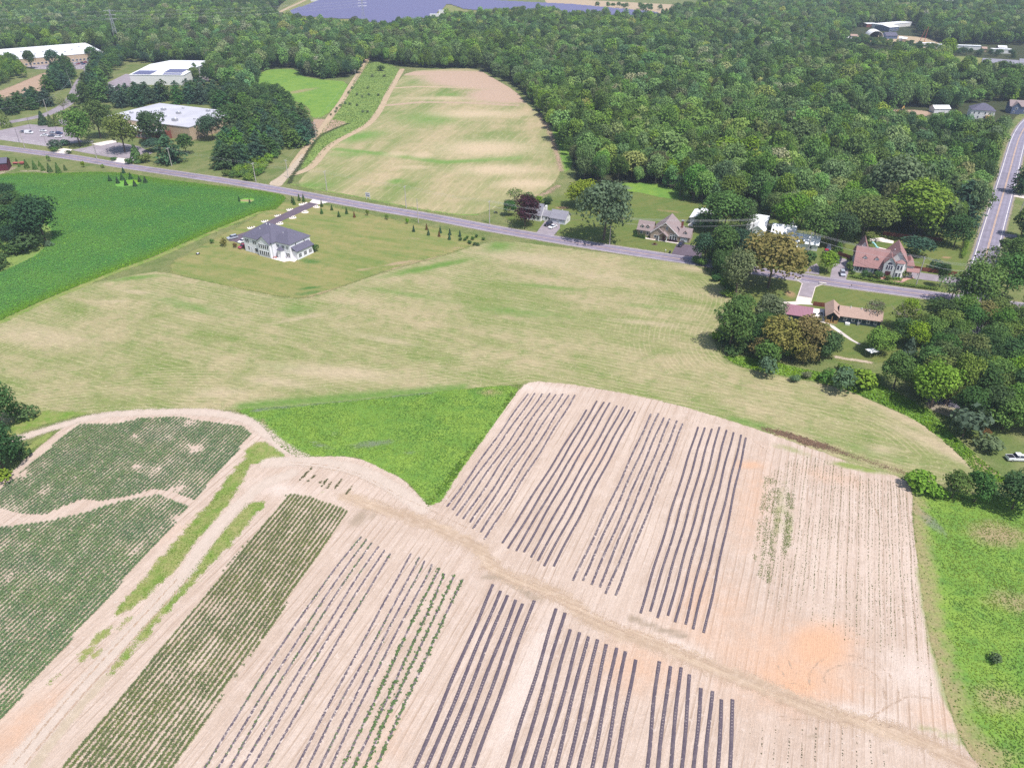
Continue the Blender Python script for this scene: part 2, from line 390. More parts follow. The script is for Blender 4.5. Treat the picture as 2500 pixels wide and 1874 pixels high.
M['meadow'] = ground_mat('weeds', (.118, .23, .04), (.19, .29, .048), (.082, .18, .04), big=.04, mid=.2, fine=1.8, finec=.35, c3amt=.6,
                         blobs=[('grey', (.16, .19, .12), .4, .8), ('brown', (.29, .235, .125), .32, .8)], amp=1.0)
M['crop'] = ground_mat('leafy_crop', (.10, .28, .06), (.16, .34, .05), (.08, .23, .06), big=.02, mid=.1, fine=1.3, streak=(R(-65), .4, .05), finec=.35, c3amt=.5,
                       blobs=[('bright', (.16, .27, .02), .35, .9), ('bare', (.32, .25, .13), .5, .9)], amp=1.0)
M['lawn'] = ground_mat('lawn', (.145, .195, .05), (.275, .235, .10), (.11, .18, .046), big=.025, mid=.1, fine=1.5, streak=(RD, .24, .025), finec=.3, c3amt=.5,
                       blobs=[('green', (.07, .15, .035), .4, .9), ('tan', (.33, .25, .15), .4, .9)], amp=3.0, soft=1.6)
M['mown'] = ground_mat('mown_grass', (.10, .15, .035), (.155, .165, .05), (.07, .125, .03), big=.03, mid=.12, fine=1.6, streak=(R(60), .3, .04), finec=.2,
                       lines=[(R(60), 2.6, (.16, .19, .06), .5, .25)], blobs=[('tan', (.30, .2, .11), .4, .9)], amp=.5)
M['weedy'] = ground_mat('tall_weeds', (.15, .23, .06), (.21, .27, .07), (.11, .19, .05), big=.05, mid=.3, fine=1.5, finec=.35, amp=1.4)
M['verge'] = ground_mat('grass_strip', (.12, .22, .03), (.27, .26, .10), (.09, .17, .025), big=.08, mid=.4, fine=2.2, finec=.35, c3amt=.4, amp=2.4, soft=.8)
M['track'] = ground_mat('sandy_track', (.46, .37, .27), (.40, .32, .24), (.56, .46, .36), streak=(ROW, .9, .03), finec=.12, amp=.8, soft=.5)
M['track_far'] = ground_mat('dirt_track', (.46, .35, .235), (.40, .30, .20), (.36, .30, .16), finec=.12, amp=.6)
M['track_wet'] = ground_mat('packed_track', (.50, .38, .275), (.36, .26, .185), (.55, .43, .335), streak=(R(120), .9, .03), finec=.2, amp=2.2, soft=1.6)
M['rut'] = ground_mat('wheel_rut', (.40, .285, .205), (.36, .26, .19), None, finec=.2, amp=.3, soft=.22)
M['shoulder'] = ground_mat('gravel_shoulder', (.30, .25, .20), (.24, .22, .13), (.33, .28, .23), finec=.2, amp=.9, soft=.5)
M['damp'] = ground_mat('grey_track', (.455, .37, .305), (.51, .415, .345), (.55, .45, .38), streak=(CORN, .9, .04), finec=.15, amp=1.2, soft=1.0)

def asphalt(name, c, worn=.4):
    n = NT(name); p = n.pos()
    z = n.noise(p, .25, 5, .65); z2 = n.noise(p, 3.0, 3, .7)
    col = n.mix(n.lin(z, .3, .75, 0, 1), c, tuple(min(1, v * (1 + worn)) for v in c))
    wp = n.math('PINGPONG', n.math('ADD', n.math('ABSOLUTE', n.attr('lat')), .15), .9)          # worn wheel paths
    pt = n.step(n.noise(p, .035, 2, .5), .56, .58)                                              # repaved lengths
    v = n.math('MULTIPLY', n.lin(z2, .2, .8, .85, 1.15), n.math('MULTIPLY', n.lin(wp, 0, .9, 1.07, .90), n.lin(pt, 0, 1, 1.0, .88)))
    hs = n.n('HueSaturation'); n.put(hs.inputs['Value'], v); n.put(hs.inputs['Color'], col)
    return n.done(n.bsdf(hs.outputs[0], .85, spec=.2))
M['asphalt'] = asphalt('asphalt', (.20, .17, .215))
M['asphalt2'] = asphalt('county_asphalt', (.205, .185, .235))
M['dark_asphalt'] = asphalt('driveway_asphalt', (.105, .08, .10))
M['lot'] = asphalt('parking_lot', (.24, .205, .225), .4)
M['concrete'] = asphalt('concrete', (.56, .49, .45), .2)
M['white_conc'] = asphalt('pale_paving', (.72, .63, .58), .15)
def panel_mat():
    n = NT('solar_glass'); p = n.pos(); q = n.n('SeparateXYZ'); n.put(q.inputs[0], p)
    g = n.step(n.math('PINGPONG', n.math('DIVIDE', q.outputs[0], 2.0), .5), .06, .02)
    return n.done(n.bsdf(n.mix(n.math('MULTIPLY', g, .5), (.13, .125, .24), (.30, .30, .36)), .35, spec=.5))
M['panel'] = panel_mat()
HAZE = 0.00016
M['paint'] = plain('road_paint', (.70, .66, .64), .7, var=.25, scale=.4)
M['yellow'] = plain('yellow_paint', (.62, .40, .22), .7, var=.3, scale=.4)

# ------------------------------------------------------------------ ground, fields, tracks
gm = MB().add([(-7000, -1500, 0), (7000, -1500, 0), (7000, 9000, 0), (-7000, 9000, 0)], [(0, 1, 2, 3)])
struct(gm.build('ground', M['ground']))

POLY = {}
POLY['sand'] = WP('Z', -260, 1090, 0, 1045, 70, 975, 160, 905, 350, 881, 500, 884, 580, 930, 640, 985, 760, 983, 840, 1015, 890, 1050, 925, 1095, 990, 1020, 1100, 868, 1128, 833,
                  1150, 823, 1200, 826, 1300, 840, 1450, 870, 1600, 915, 1700, 950, 1800, 985, 1850, 1005, 1950, 1030, 1972, 1060, 1970, 1120, 1985, 1230, 2005, 1370, 2030, 1450,
                  2060, 1560, 2100, 1640, 2170, 1720, 2260, 1850, -300, 1850)
POLY['stubble'] = WP('Z', -260, 810, 0, 695, 150, 622, 300, 592, 345, 585, 450, 610, 560, 633, 635, 647, 680, 642, 760, 612, 850, 582, 960, 553, 1025, 530, 1085, 519, 1200, 533, 1350, 552,
                     1470, 566, 1515, 578, 1550, 603, 1576, 632, 1580, 655, 1566, 690, 1545, 722, 1545, 752, 1566, 780, 1600, 795, 1700, 817, 1800, 832, 1900, 872, 1980, 908, 2040, 952, 2090, 1000,
                     2140, 1048, 2105, 1043, 2000, 1045, 1900, 1018, 1800, 988, 1700, 952, 1600, 917, 1400, 880, 1250, 846, 1150, 824, 1120, 831, 1000, 840, 850, 857, 700, 872, 600, 880, 540, 884,
                     480, 885, 300, 884, 150, 897, 40, 912, -260, 960)
POLY['meadow'] = WP('Z', 500, 884, 600, 879, 800, 861, 1000, 840, 1128, 829, 1100, 870, 1050, 940, 990, 1022, 955, 1082, 925, 1096, 900, 1062, 872, 1032, 840, 1020, 800, 998, 760, 984, 700, 986, 640, 988, 600, 962, 570, 925, 540, 900)
POLY['meadow_r'] = WP('Z', 1955, 1030, 2030, 1060, 2120, 1070, 2200, 1075, 2420, 1080, 2700, 1100, 2800, 1900, 2290, 1850, 2170, 1720, 2100, 1640, 2060, 1560, 2030, 1450, 2005, 1370, 1985, 1230, 1972, 1120, 1974, 1060)
POLY['crop'] = WP('E', -500, 120, 0, 92, 200, 76, 420, 82, 800, 70, 1050, 78, 1400, 135, 1800, 182, 2211, 232, 2380, 262, 2415, 292, 2330, 385, 2180, 405, 1850, 540, 1500, 690, 1280, 790, 1000, 890, 600, 1052, 300, 1180, 0, 1322, -600, 1600)
POLY['lawn'] = WP('Z', 345, 584, 420, 538, 520, 487, 598, 440, 650, 432, 720, 447, 800, 464, 950, 494, 1062, 514, 1025, 528, 960, 552, 850, 580, 760, 610, 680, 640, 635, 645, 560, 632, 450, 610)
POLY['upper'] = WP('B', 1300, 600, 1600, 583, 1880, 578, 2000, 650, 2211, 770) + WP('C', 150, 870, 280, 975, 350, 1085, 420, 1300, 452, 1440, 380, 1560, 250, 1645) + \
    WP('G', 400, 265, 100, 345, 0, 385) + WP('F', 2100, 425, 1900, 430, 1500, 372, 1150, 292, 800, 232, 560, 185, 640, 80, 760, 0) + WP('B', 620, 1255, 760, 1175, 900, 1105, 1000, 1040, 1080, 925, 1140, 800, 1200, 700)
POLY['oval'] = WP('B', 40, 625, 130, 582, 380, 585, 385, 640, 550, 672, 825, 690, 725, 850, 600, 985, 480, 1000, 470, 900, 300, 835, 80, 865, -20, 815, 10, 720)
POLY['weedy'] = WP('B', 960, 510, 1235, 560, 1180, 690, 1110, 800, 1010, 985, 900, 1085, 700, 1180, 560, 1310, 480, 1400, 380, 1440, 470, 1250, 560, 1130, 650, 1000, 750, 850, 850, 680)
def BL(t, x, y, rx, ry, ang=0., st=1.): return (W(t, x, y), rx, ry, ang, st)
def LN(t, w, st, *xy): return ('line', WP(t, *xy), w, st)

WOODS = {
 'wood': WP('s', 985, 165, 1090, 168, 1170, 168, 1205, 185, 1262, 212, 1295, 245, 1330, 300, 1365, 345, 1395, 395, 1408, 425, 1400, 450, 1490, 452, 1600, 452, 1640, 470, 1700, 495, 1800, 505, 1850, 520,
             1960, 560, 2060, 570, 2200, 570, 2290, 590, 2360, 560, 2400, 480, 2420, 420, 2440, 350, 2470, 290, 2520, 262, 2560, 60, 2560, -60, 1900, -60, 1640, 38, 1330, 46, 1090, 60, 960, 70, 880, 60, 800, 70, 690, 62, 680, 90, 735, 185, 800, 195, 880, 182, 890, 150),
 'wood_left': WP('s', -60, 128, 262, 122, 300, 140, 430, 165, 490, 168, 530, 200, 560, 230, 640, 240, 640, 172, 730, 165, 700, 60, 660, 30, 740, -30, 700, -60, -80, -60),
}
EXCL = [WP('Z', 560, 40, 690, -30, 1500, -60, 1430, 55, 1240, 48, 1130, 38, 1010, 26, 965, 30, 955, 62, 850, 72, 700, 70),          # solar farm
        POLY['upper'], POLY['oval'], POLY['weedy'],
        WP('D', 690, 300, 860, 215, 1290, 215, 1320, 300, 1560, 370, 1570, 470, 1500, 520, 1200, 530, 850, 530, 690, 500),               # yard of sheds and glade
        WP('D', 1560, 370, 2330, 390, 2330, 730, 2100, 700, 1850, 690, 1580, 640),                                                        # trailers and grey barns
        WP('D', 1500, 0, 1680, 0, 1680, 90, 1500, 100), WP('D', 940, 910, 1440, 915, 1700, 930, 1700, 1110, 1300, 1120, 950, 1090),
        WP('D', 1690, 880, 2300, 850, 2300, 1060, 2140, 1170, 1900, 1190, 1690, 1160),
        WP('C', 320, 0, 1000, 45, 1500, 45, 1700, 60, 1690, 115, 1200, 180, 700, 160, 330, 110),
        WP('A', -40, 470, 900, 425, 1010, 395, 1040, 480, 780, 560, -40, 620), WP('A', 900, 640, 1100, 545, 1560, 540, 1700, 530, 1780, 560, 1780, 720, 900, 820), WP('A', 1460, 400, 1620, 400, 1620, 460, 1460, 460)]

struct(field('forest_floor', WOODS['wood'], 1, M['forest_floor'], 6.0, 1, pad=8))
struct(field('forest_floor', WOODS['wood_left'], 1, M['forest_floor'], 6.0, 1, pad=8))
field('lawn', WP('Z', 1080, 462, 1150, 440, 1250, 412, 1330, 392, 1420, 402, 1500, 425, 1640, 445, 1760, 470, 2060, 490, 2110, 540, 2090, 600, 2060, 640, 1900, 605, 1700, 585, 1480, 555, 1300, 525, 1120, 490), 2, M['mown'],
      blobs={'tan': [BL('G', 600, 370, 5, 3), BL('G', 60, 480, 4, 2), BL('H', 1560, 790, 3, 2), BL('G', 1500, 400, 12, 3, R(-20), .7)]})
field('lawn', WP('Z', 1590, 640, 1640, 612, 1720, 602, 1800, 612, 2030, 645, 2040, 700, 1990, 760, 1870, 790, 1760, 770, 1640, 740, 1570, 720), 2, M['mown'],
      blobs={'tan': [BL('H', 240, 1100, 3, 4), BL('H', 560, 1400, 3, 2), BL('H', 1250, 1245, 2, 1.5), BL('H', 480, 1350, 2, 2)]})
field('meadow', WP('Z', 1560, 770, 1620, 770, 1750, 800, 1900, 830, 2000, 880, 2070, 950, 2130, 1000, 2180, 1040, 2120, 1040, 2080, 990, 2030, 945, 1970, 902, 1890, 866, 1790, 826, 1690, 811, 1600, 792), 3, M['meadow'],
      blobs={'brown': [BL('L', 1950, 950, 8, 6), BL('L', 1780, 760, 4, 4)]})
field('meadow', WP('Z', 1300, 400, 1400, 392, 1480, 415, 1520, 432, 1440, 430, 1370, 412, 1310, 415), 3, M['meadow'], blobs={'grey': [BL('G', 1080, 200, 9, 5)]})
field('farm_field', WP('C', 262, 965, 330, 1050, 400, 1080, 500, 1250, 560, 1400, 455, 1470, 445, 1380, 400, 1230), 3, M['meadow'])
field('stubble_field', POLY['stubble'], 3, M['stubble'], 1.5, 1, blobs={
    'green': [BL('E', 1150, 960, 14, 3, R(15), .9), BL('F', 1700, 870, 26, 3.5, R(28), 1.0), BL('F', 1500, 1100, 30, 3, R(-20), .7), BL('G', 250, 1250, 25, 5, R(-12), .7), BL('E', 1600, 1200, 26, 4, R(-25), .75),
              BL('G', 60, 700, 8, 10, 0, .9), BL('G', 500, 1040, 18, 2.5, R(-15), .8), BL('F', 550, 1230, 8, 6, 0, .7), BL('J', 300, 130, 14, 3, R(-10), .7), LN('J', 3.5, .9, -100, 455, 800, 380, 1750, 300), LN('K', 2.5, .8, 1900, 560, 2211, 650),
              BL('L', 900, 830, 16, 3, R(-30), .6), BL('G', 1400, 1210, 20, 3, R(-12), .6)],
    'tan': [BL('G', 350, 800, 30, 8, R(-18), .8), BL('G', 900, 950, 25, 4, R(-20), .6), BL('G', 1700, 880, 8, 5, R(-35), .8), BL('E', 300, 1450, 30, 8, R(-15), .7), BL('E', 1150, 1080, 9, 2, R(-12), .8), BL('E', 970, 1160, 6, 1.5, 0, .8),
            BL('J', 700, 170, 26, 5, R(-8), .95), BL('J', 200, 250, 16, 4, R(-12), .8), BL('I', 1850, 340, 10, 4, 0, .8), BL('F', 1300, 1480, 20, 3, R(-20), .7), BL('L', 1450, 650, 5, 30, R(38), .95), BL('L', 1700, 880, 4.5, 26, R(40), 1.0), BL('L', 1030, 820, 6, 3, 0, .7), BL('G', 1300, 1340, 16, 2.5, R(-12), .8),
            BL('L', 800, 330, 30, 5, R(-28), .6), BL('F', 600, 1300, 14, 2, R(25), .7)]})
field('farm_field', POLY['upper'], 3, M['stubble_far'], 3.0, 1, blobs={
    'green': [BL('B', 900, 1150, 14, 25, R(-40), .9), BL('B', 1500, 1000, 30, 30, 0, .75), BL('B', 1200, 1530, 6, 6, 0, .9), BL('B', 1500, 680, 30, 22, 0, .6), BL('B', 800, 1300, 18, 10, 0, .7), LN('B', 5, .9, 700, 1260, 1200, 1310, 1600, 1370, 2211, 1330), BL('B', 1650, 800, 12, 10, 0, .7), BL('F', 700, 180, 14, 6, 0, .7)],
    'tan': [BL('B', 1950, 1250, 40, 26, 0, .95), BL('B', 1200, 1300, 10, 8, 0, .8), BL('B', 1420, 1310, 10, 10, 0, .8), BL('B', 2050, 1430, 30, 14, 0, .95), BL('C', 150, 1550, 22, 10, 0, .9), BL('B', 1900, 960, 40, 16, 0, .9), BL('B', 1350, 1410, 16, 5, 0, .7), BL('B', 1600, 830, 60, 9, 0, .7)],
    'brown': [BL('B', 1950, 680, 70, 45, R(-25), 1.2), BL('B', 1650, 620, 70, 18, 0, 1.0), BL('B', 2150, 800, 40, 40, 0, 1.1), LN('B', 5, .7, 1120, 890, 1400, 862, 1800, 868, 2211, 890)]})
strip('path', WP('B', 1170, 745, 1350, 732, 1600, 735, 1850, 745), 5, 5, M['track_far'], 2.0)
field('farm_field', POLY['oval'], 3, M['meadow'], 3.0, 1, blobs={'brown': [BL('B', 390, 770, 9, 28, R(-35), .7)]})
field('farm_field', POLY['weedy'], 3, M['weedy'], 2.5, 1)
field('farm_field', WP('A', -200, 840, 0, 770, 425, 590, 435, 620, 370, 770, 180, 880, -50, 860, -200, 900), 3, M['soil_brown'], 3.0)
field('farm_field', WP('B', 470, 1005, 650, 1005, 800, 1035, 740, 1060, 560, 1140, 500, 1170, 480, 1090), 4, M['soil_brown'], 2.0)
field('crop_field', POLY['crop'], 3, M['crop'], 1.8, 1, blobs={
    'bright': [BL('E', 1250, 140, 18, 9, 0, .9), BL('E', 1450, 170, 20, 5, R(-10), .8), LN('E', 4.5, .85, 0, 1310, 600, 1040, 1280, 770, 1850, 525, 2300, 370), BL('E', 450, 340, 12, 5, 0, .8), BL('E', 2050, 270, 22, 5, R(-15), .7), LN('E', 4, .8, 250, 830, 560, 630, 540, 440, 300, 350, 0, 270), BL('E', 950, 215, 18, 3, 0, .7)],
    'bare': [BL('E', 2080, 310, 7, 3, R(-10), 1.0), BL('E', 1080, 178, 9, 2, 0, .8)]})
field('meadow', WP('E', -300, 310, 0, 330, 230, 410, 430, 530, 450, 640, 300, 780, 0, 920, -300, 1020), 4, M['weedy'])
strip('grass_verge', WP('E', -300, 1470, 0, 1335, 300, 1195, 620, 1058, 1000, 900, 1300, 800, 1560, 680, 1850, 548, 2200, 405), 3.0, 4, M['verge'])
field('lawn', POLY['lawn'], 3, M['lawn'], 1.5, 1, blobs={
    'green': [BL('F', 690, 820, 9, 4, R(-20), .8), BL('F', 680, 1045, 8, 2, R(15), .9), BL('E', 1700, 700, 8, 3, 0, .7), BL('F', 1000, 440, 12, 4, 0, .6), BL('F', 660, 1090, 10, 3, R(20), .8), BL('F', 400, 850, 8, 3, R(-20), .6)],
    'tan': [LN('F', 1.3, .9, 580, 1150, 800, 1080, 1100, 1000, 1400, 880, 1700, 800, 2000, 740), BL('F', 1450, 835, 12, 2.5, R(22), .9), BL('F', 1920, 710, 5, 2, 0, .7), BL('F', 1130, 890, 8, 2.0, R(22), .8), BL('F', 1550, 630, 8, 4, 0, .6), LN('F', .8, .8, 0, 1030, 300, 1110, 580, 1155)]})
field('sandy_field', POLY['sand'], 4, M['sand'], 1.4, 1, blobs={
    'orange': [BL('P', 300, 880, 13, 9, 0, 1.05), BL('P', 480, 640, 9, 6, R(30), 1.4), BL('P', 300, 960, 5, 2.5, 0, 1.4), BL('P', 120, 760, 18, 14, 0, .75), BL('O', 1900, 560, 16, 8, R(-25), .6), BL('K', 2040, 950, 5, 2.5, 0, 1.0), BL('K', 2060, 1250, 6, 26, ROW * -1, .62), BL('O', 1980, 330, 7, 14, -ROW, .6), BL('O', 1250, 800, 12, 9, 0, .7), BL('M', 150, 1350, 6, 14, R(-30), .7), BL('O', 1750, 250, 6, 14, R(-20), .6),
               BL('L', 600, 1050, 12, 5, R(-20), .55), BL('N', 1300, 1500, 5, 14, R(-20), .45), BL('I', 1480, 1500, 3, 10, R(-35), .4), BL('K', 700, 880, 8, 8, 0, .4), BL('P', 1500, 1230, 8, 4, 0, .55)],
    'damp': [LN('q', 1.6, 1.0, 590, 720, 700, 720, 830, 790, 940, 870, 1000, 900), BL('J', 880, 1400, 3, 6, R(-25), .9), LN('J', 1.4, 1.0, 800, 1210, 950, 1290, 1120, 1310), BL('J', 1000, 1380, 2.0, 4, R(-20), .8), LN('O', 1.5, 1.0, 1170, 390, 1300, 440, 1500, 520, 1640, 540), LN('K', 1.0, .75, 1480, 550, 1580, 570), LN('K', 1.0, .7, 1740, 600, 1830, 610),
             BL('K', 1560, 860, 2.5, 3, 0, .7), BL('K', 860, 710, 5, 2, 0, .55), BL('P', 430, 1390, 2.5, 1.2, 0, .9), BL('P', 1100, 1310, 5, 1, R(-20), .7), BL('O', 420, 230, 3, 2, 0, .6), LN('I', 1.8, .7, 450, 700, 250, 850, 100, 990), LN('q', .8, .6, 560, 640, 590, 700), BL('P', 1020, 1510, 1.5, 1, 0, .8), LN('L', 1.2, .8, 0, 640, 400, 760, 750, 870, 1250, 1030)],
    'weed': [LN('P', 2.2, .95, 1350, 0, 1400, 300, 1480, 700, 1550, 1000, 1700, 1300, 1800, 1500), BL('L', 150, 1350, 2.6, 22, -ROW, .72), BL('L', 230, 1480, 1.6, 14, -ROW, .75), BL('L', 250, 820, 10, 3, R(-30), .75), BL('L', 820, 970, 11, 2.2, R(-18), 1.1), BL('P', 900, 1060, 3, 2, 0, .6), LN('J', .8, .7, 560, 1170, 760, 1250), BL('P', 1450, 1350, 7, 2, R(-25), .75), BL('P', 1650, 1420, 6, 2, R(-30), .8), LN('P', 1.8, .8, 1580, 100, 1640, 500, 1720, 900)],
    'pale': [BL('O', 300, 900, 4, 25, R(-20), .8), BL('P', 1250, 850, 8, 8, 0, .7), BL('P', 800, 1200, 10, 3, R(-12), .8), BL('J', 200, 1150, 14, 5, R(-15), .7), BL('K', 250, 300, 22, 5, R(-12), .7), BL('O', 1600, 640, 10, 3, R(-28), .7)]})
field('meadow', POLY['meadow'], 5, M['meadow'], 1.5, 1, blobs={
    'grey': [LN('J', 1.6, .8, 0, 490, 500, 430, 1000, 380, 1500, 335), BL('J', 1000, 770, 10, 2.5, R(12), .8), BL('J', 560, 780, 7, 1.6, R(-25), .8), BL('J', 680, 690, 5, 2, 0, .6), BL('J', 1320, 840, 3, 2, 0, .7)], 'brown': [LN('J', 1.5, .7, 60, 570, 200, 780, 420, 890), BL('J', 2000, 340, 6, 3, 0, .7)]})
field('meadow', POLY['meadow_r'], 5, M['meadow'], 1.8, 1, blobs={
    'grey': [BL('L', 1390, 1400, 2.5, 9, R(15), .9)], 'brown': [LN('Z', 5.5, .68, 1972, 1080, 1972, 1130, 1987, 1230, 2008, 1370, 2033, 1450, 2063, 1560, 2103, 1640, 2173, 1720), BL('L', 1980, 1530, 9, 6, 0, .85), BL('P', 2100, 250, 8, 5, 0, .7), BL('P', 2000, 1080, 8, 5, 0, .7), BL('P', 1900, 1550, 8, 5, 0, .7)]})

# grass strips and tracks between the rows on the left
field('grass_verge', WP('I', 2211, 755, 2120, 960, 2050, 1060, 1960, 1230, 1880, 1350, 1650, 1600) + WP('M', 1480, 0, 1250, 190, 1080, 330, 960, 390, 1040, 240, 1200, 80) + WP('I', 1440, 1640, 1640, 1400, 1800, 1230, 1950, 1020, 2120, 830), 6, M['verge'], 1.0, 1, pad=1.5)
field('grass_verge', WP('J', 90, 1245, 60, 1330) + WP('I', 2120, 1400, 1960, 1600) + WP('M', 1640, 90, 1330, 440, 1060, 740, 930, 900, 880, 880, 1000, 720, 1250, 400, 1500, 130) + WP('I', 1760, 1650, 1950, 1420, 2070, 1270), 6, M['verge'], 1.0, 1, pad=1.5)
field('grass_verge', WP('J', -30, 765, 80, 742, 200, 805, 290, 880, 190, 940, 60, 935, -60, 960, -90, 900), 6, M['verge'], 1.0, 1, pad=1.5)
strip('grass_verge', WP('M', 880, 900, 620, 1200, 400, 1480, 250, 1700), 2.2, 6, M['track'], 1.0)
for (x, y, a, b) in ((840, 560, 1.0, 2.6), (730, 690, .9, 2.2), (810, 700, .5, 1.2), (1050, 440, .6, 1.8), (450, 920, .4, 1.2)):
    cx, cy_ = W('M', x, y); pl = [(cx + rot2((a * math.cos(t), b * math.sin(t)), R(-20))[0], cy_ + rot2((a * math.cos(t), b * math.sin(t)), R(-20))[1]) for t in np.linspace(0, 6.28, 9)[:-1]]
    field('grass_patch', pl, 7, M['verge'], .6, 0, pad=1.2)
strip('path', WP('J', 320, 1020, 60, 1110) + WP('I', 2090, 1220, 1900, 1400, 1700, 1640) + WP('M', 1560, 30, 1250, 350, 900, 740, 600, 1070, 250, 1480, 60, 1720, -200, 2000), 3.6, 7, M['damp'], 1.0)
strip('path', WP('I', 90, 745, 400, 650, 700, 560, 1000, 515, 1400, 500, 1750, 505, 2000, 540, 2140, 600, 2211, 660) + WP('J', 120, 690, 240, 800, 420, 890), 3.2, 7, M['damp'], 1.0)
strip('path', WP('J', 120, 930, 350, 915, 600, 930, 850, 980, 1050, 1070, 1250, 1190, 1420, 1320), 4.2, 7, M['damp'], 1.0)
field('grass_verge', WP('I', 60, 745, 250, 640, 560, 560, 800, 505, 500, 500, 250, 490, 100, 600), 6, M['verge'], 1.0)
field('grass_verge', WP('I', 380, 690, 480, 650, 400, 740, 250, 830, 170, 830), 8, M['verge'], 1.0, pad=1.5)
strip('path', WP('J', 780, 1210, 1050, 1310, 1400, 1410, 1650, 1530, 1900, 1640) + WP('q', 620, 640, 800, 740, 1000, 800, 1269, 920) + WP('O', 700, 330, 1000, 490, 1300, 590, 1650, 720, 2000, 870, 2211, 940) + WP('P', 250, 1080, 600, 1210, 1000, 1310, 1400, 1450, 1700, 1620, 1900, 1760), 3.4, 7, M['track_wet'], 1.0)
for ln in (('P', (530, 950, 520, 870, 580, 820, 700, 780, 830, 790, 950, 860, 1020, 950, 1045, 1080)), ('P', (700, 700, 850, 730, 1000, 800, 1100, 900, 1155, 1000, 1150, 1080)), ('P', (110, 770, 170, 850, 210, 900)), ('P', (180, 680, 240, 790, 290, 870)),
           ('P', (400, 960, 400, 870, 430, 810, 520, 740)), ('P', (200, 930, 330, 960, 390, 1000)), ('P', (990, 1290, 1120, 1310, 1250, 1380, 1400, 1440)), ('P', (860, 1270, 1000, 1180, 1150, 1090, 1250, 1045, 1460, 1080)),
           ('L', (260, 870, 400, 860, 520, 900, 620, 960)), ('L', (790, 1030, 780, 1100, 850, 1200, 940, 1270, 990, 1400)), ('K', (2211, 860, 2150, 800, 2060, 740)), ('J', (300, 925, 600, 945, 900, 1020, 1200, 1190)), ('J', (300, 945, 600, 970, 880, 1045, 1180, 1210)),
           ('q', (560, 640, 750, 760, 1000, 830, 1269, 945)), ('q', (600, 600, 800, 715, 1050, 800, 1269, 890)), ('O', (400, 190, 800, 370, 1100, 500, 1400, 620)), ('O', (500, 200, 850, 350, 1200, 500, 1500, 600, 1900, 800)), ('J', (800, 1230, 1100, 1310, 1400, 1400, 1650, 1520)), ('O', (300, 130, 600, 290, 900, 430, 1300, 560, 1700, 740)), ('P', (0, 1000, 300, 1080, 700, 1200, 1100, 1330)), ('P', (0, 960, 400, 1100, 800, 1250)), ('J', (1200, 1200, 1500, 1330, 1800, 1480)), ('M', (1500, 60, 1000, 600, 500, 1150, 100, 1640)), ('M', (1590, 60, 1100, 600, 600, 1150, 200, 1640)),
           ('P', (100, 1210, 300, 1250, 500, 1260, 800, 1280)), ('K', (1500, 560, 1560, 590, 1600, 570))):
    strip('wheel_track', WP(ln[0], *ln[1]), .36 if ln[0] in 'qOM' else .27, 9, M['rut'], .5, 2, .6)
strip('path', WP('B', 1250, 585, 1190, 690, 1130, 790, 1070, 920, 990, 1030, 900, 1090, 760, 1160, 620, 1240, 540, 1350, 470, 1420, 390, 1455, 330, 1470), 5.0, 5, M['track_far'], 1.6)
strip('path', WP('B', 965, 490, 900, 600, 830, 700, 740, 860, 640, 990, 560, 1110, 480, 1200, 400, 1300, 330, 1400), 5.0, 5, M['track_far'], 1.6)
field('path', WP('B', 420, 1280, 440, 1340, 360, 1430, 260, 1530, 225, 1580, 100, 1558, 230, 1480, 330, 1380), 6, M['track'], 1.2)
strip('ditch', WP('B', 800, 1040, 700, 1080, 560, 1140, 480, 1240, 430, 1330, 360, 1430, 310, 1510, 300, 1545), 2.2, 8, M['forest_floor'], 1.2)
strip('ditch', WP('F', 520, 170, 800, 228, 1150, 290, 1500, 365, 1900, 430, 2100, 428), 1.6, 6, M['weedy'], 1.2)
strip('path', WP('G', 560, 185, 500, 230, 420, 268, 280, 300), 2.0, 6, M['soil_brown'], 1.2)
strip('path', WP('C', 265, 965, 330, 1060, 380, 1180, 420, 1320, 455, 1440), 2.5, 6, M['soil_brown'], 1.6)
strip('path', WP('G', 2040, 1220, 1990, 1310, 1930, 1420), 1.1, 6, M['track'], .8)
strip('path', WP('L', 625, 40, 780, 65, 920, 85), 1.6, 6, M['track'], .8)
field('farm_field', WP('D', 690, 395, 850, 415, 1240, 440, 1560, 470, 1500, 540, 1200, 560, 850, 550, 690, 520), 2, M['lawn'], 4.0)
field('farm_field', WP('D', 1575, 470, 1860, 490, 2330, 520, 2330, 720, 1850, 680, 1580, 630), 2, M['lawn'], 4.0)
field('farm_field', WP('C', 300, -20, 1000, 20, 1500, 45, 1700, 62, 1690, 88, 1200, 125, 700, 90, 330, 40), 2, M['track_far'], 5.0)
field('farm_field', WP('D', 700, 300, 1300, 300, 1550, 370, 1560, 420, 1200, 390, 880, 350), 2, M['track_far'], 4.0)
field('farm_field', WP('D', 940, 925, 1420, 930, 1420, 975, 1250, 1000, 960, 970), 2, M['soil_brown'], 3.0)
field('farm_field', WP('B', 100, 130, 230, 120, 620, 155, 560, 195, 300, 215, 120, 180), 2, M['lawn'], 5.0)
strip('path', WP('B', 150, 140, 260, 80, 420, 10, 480, -30), 7, 4, M['track_far'], 3.0)

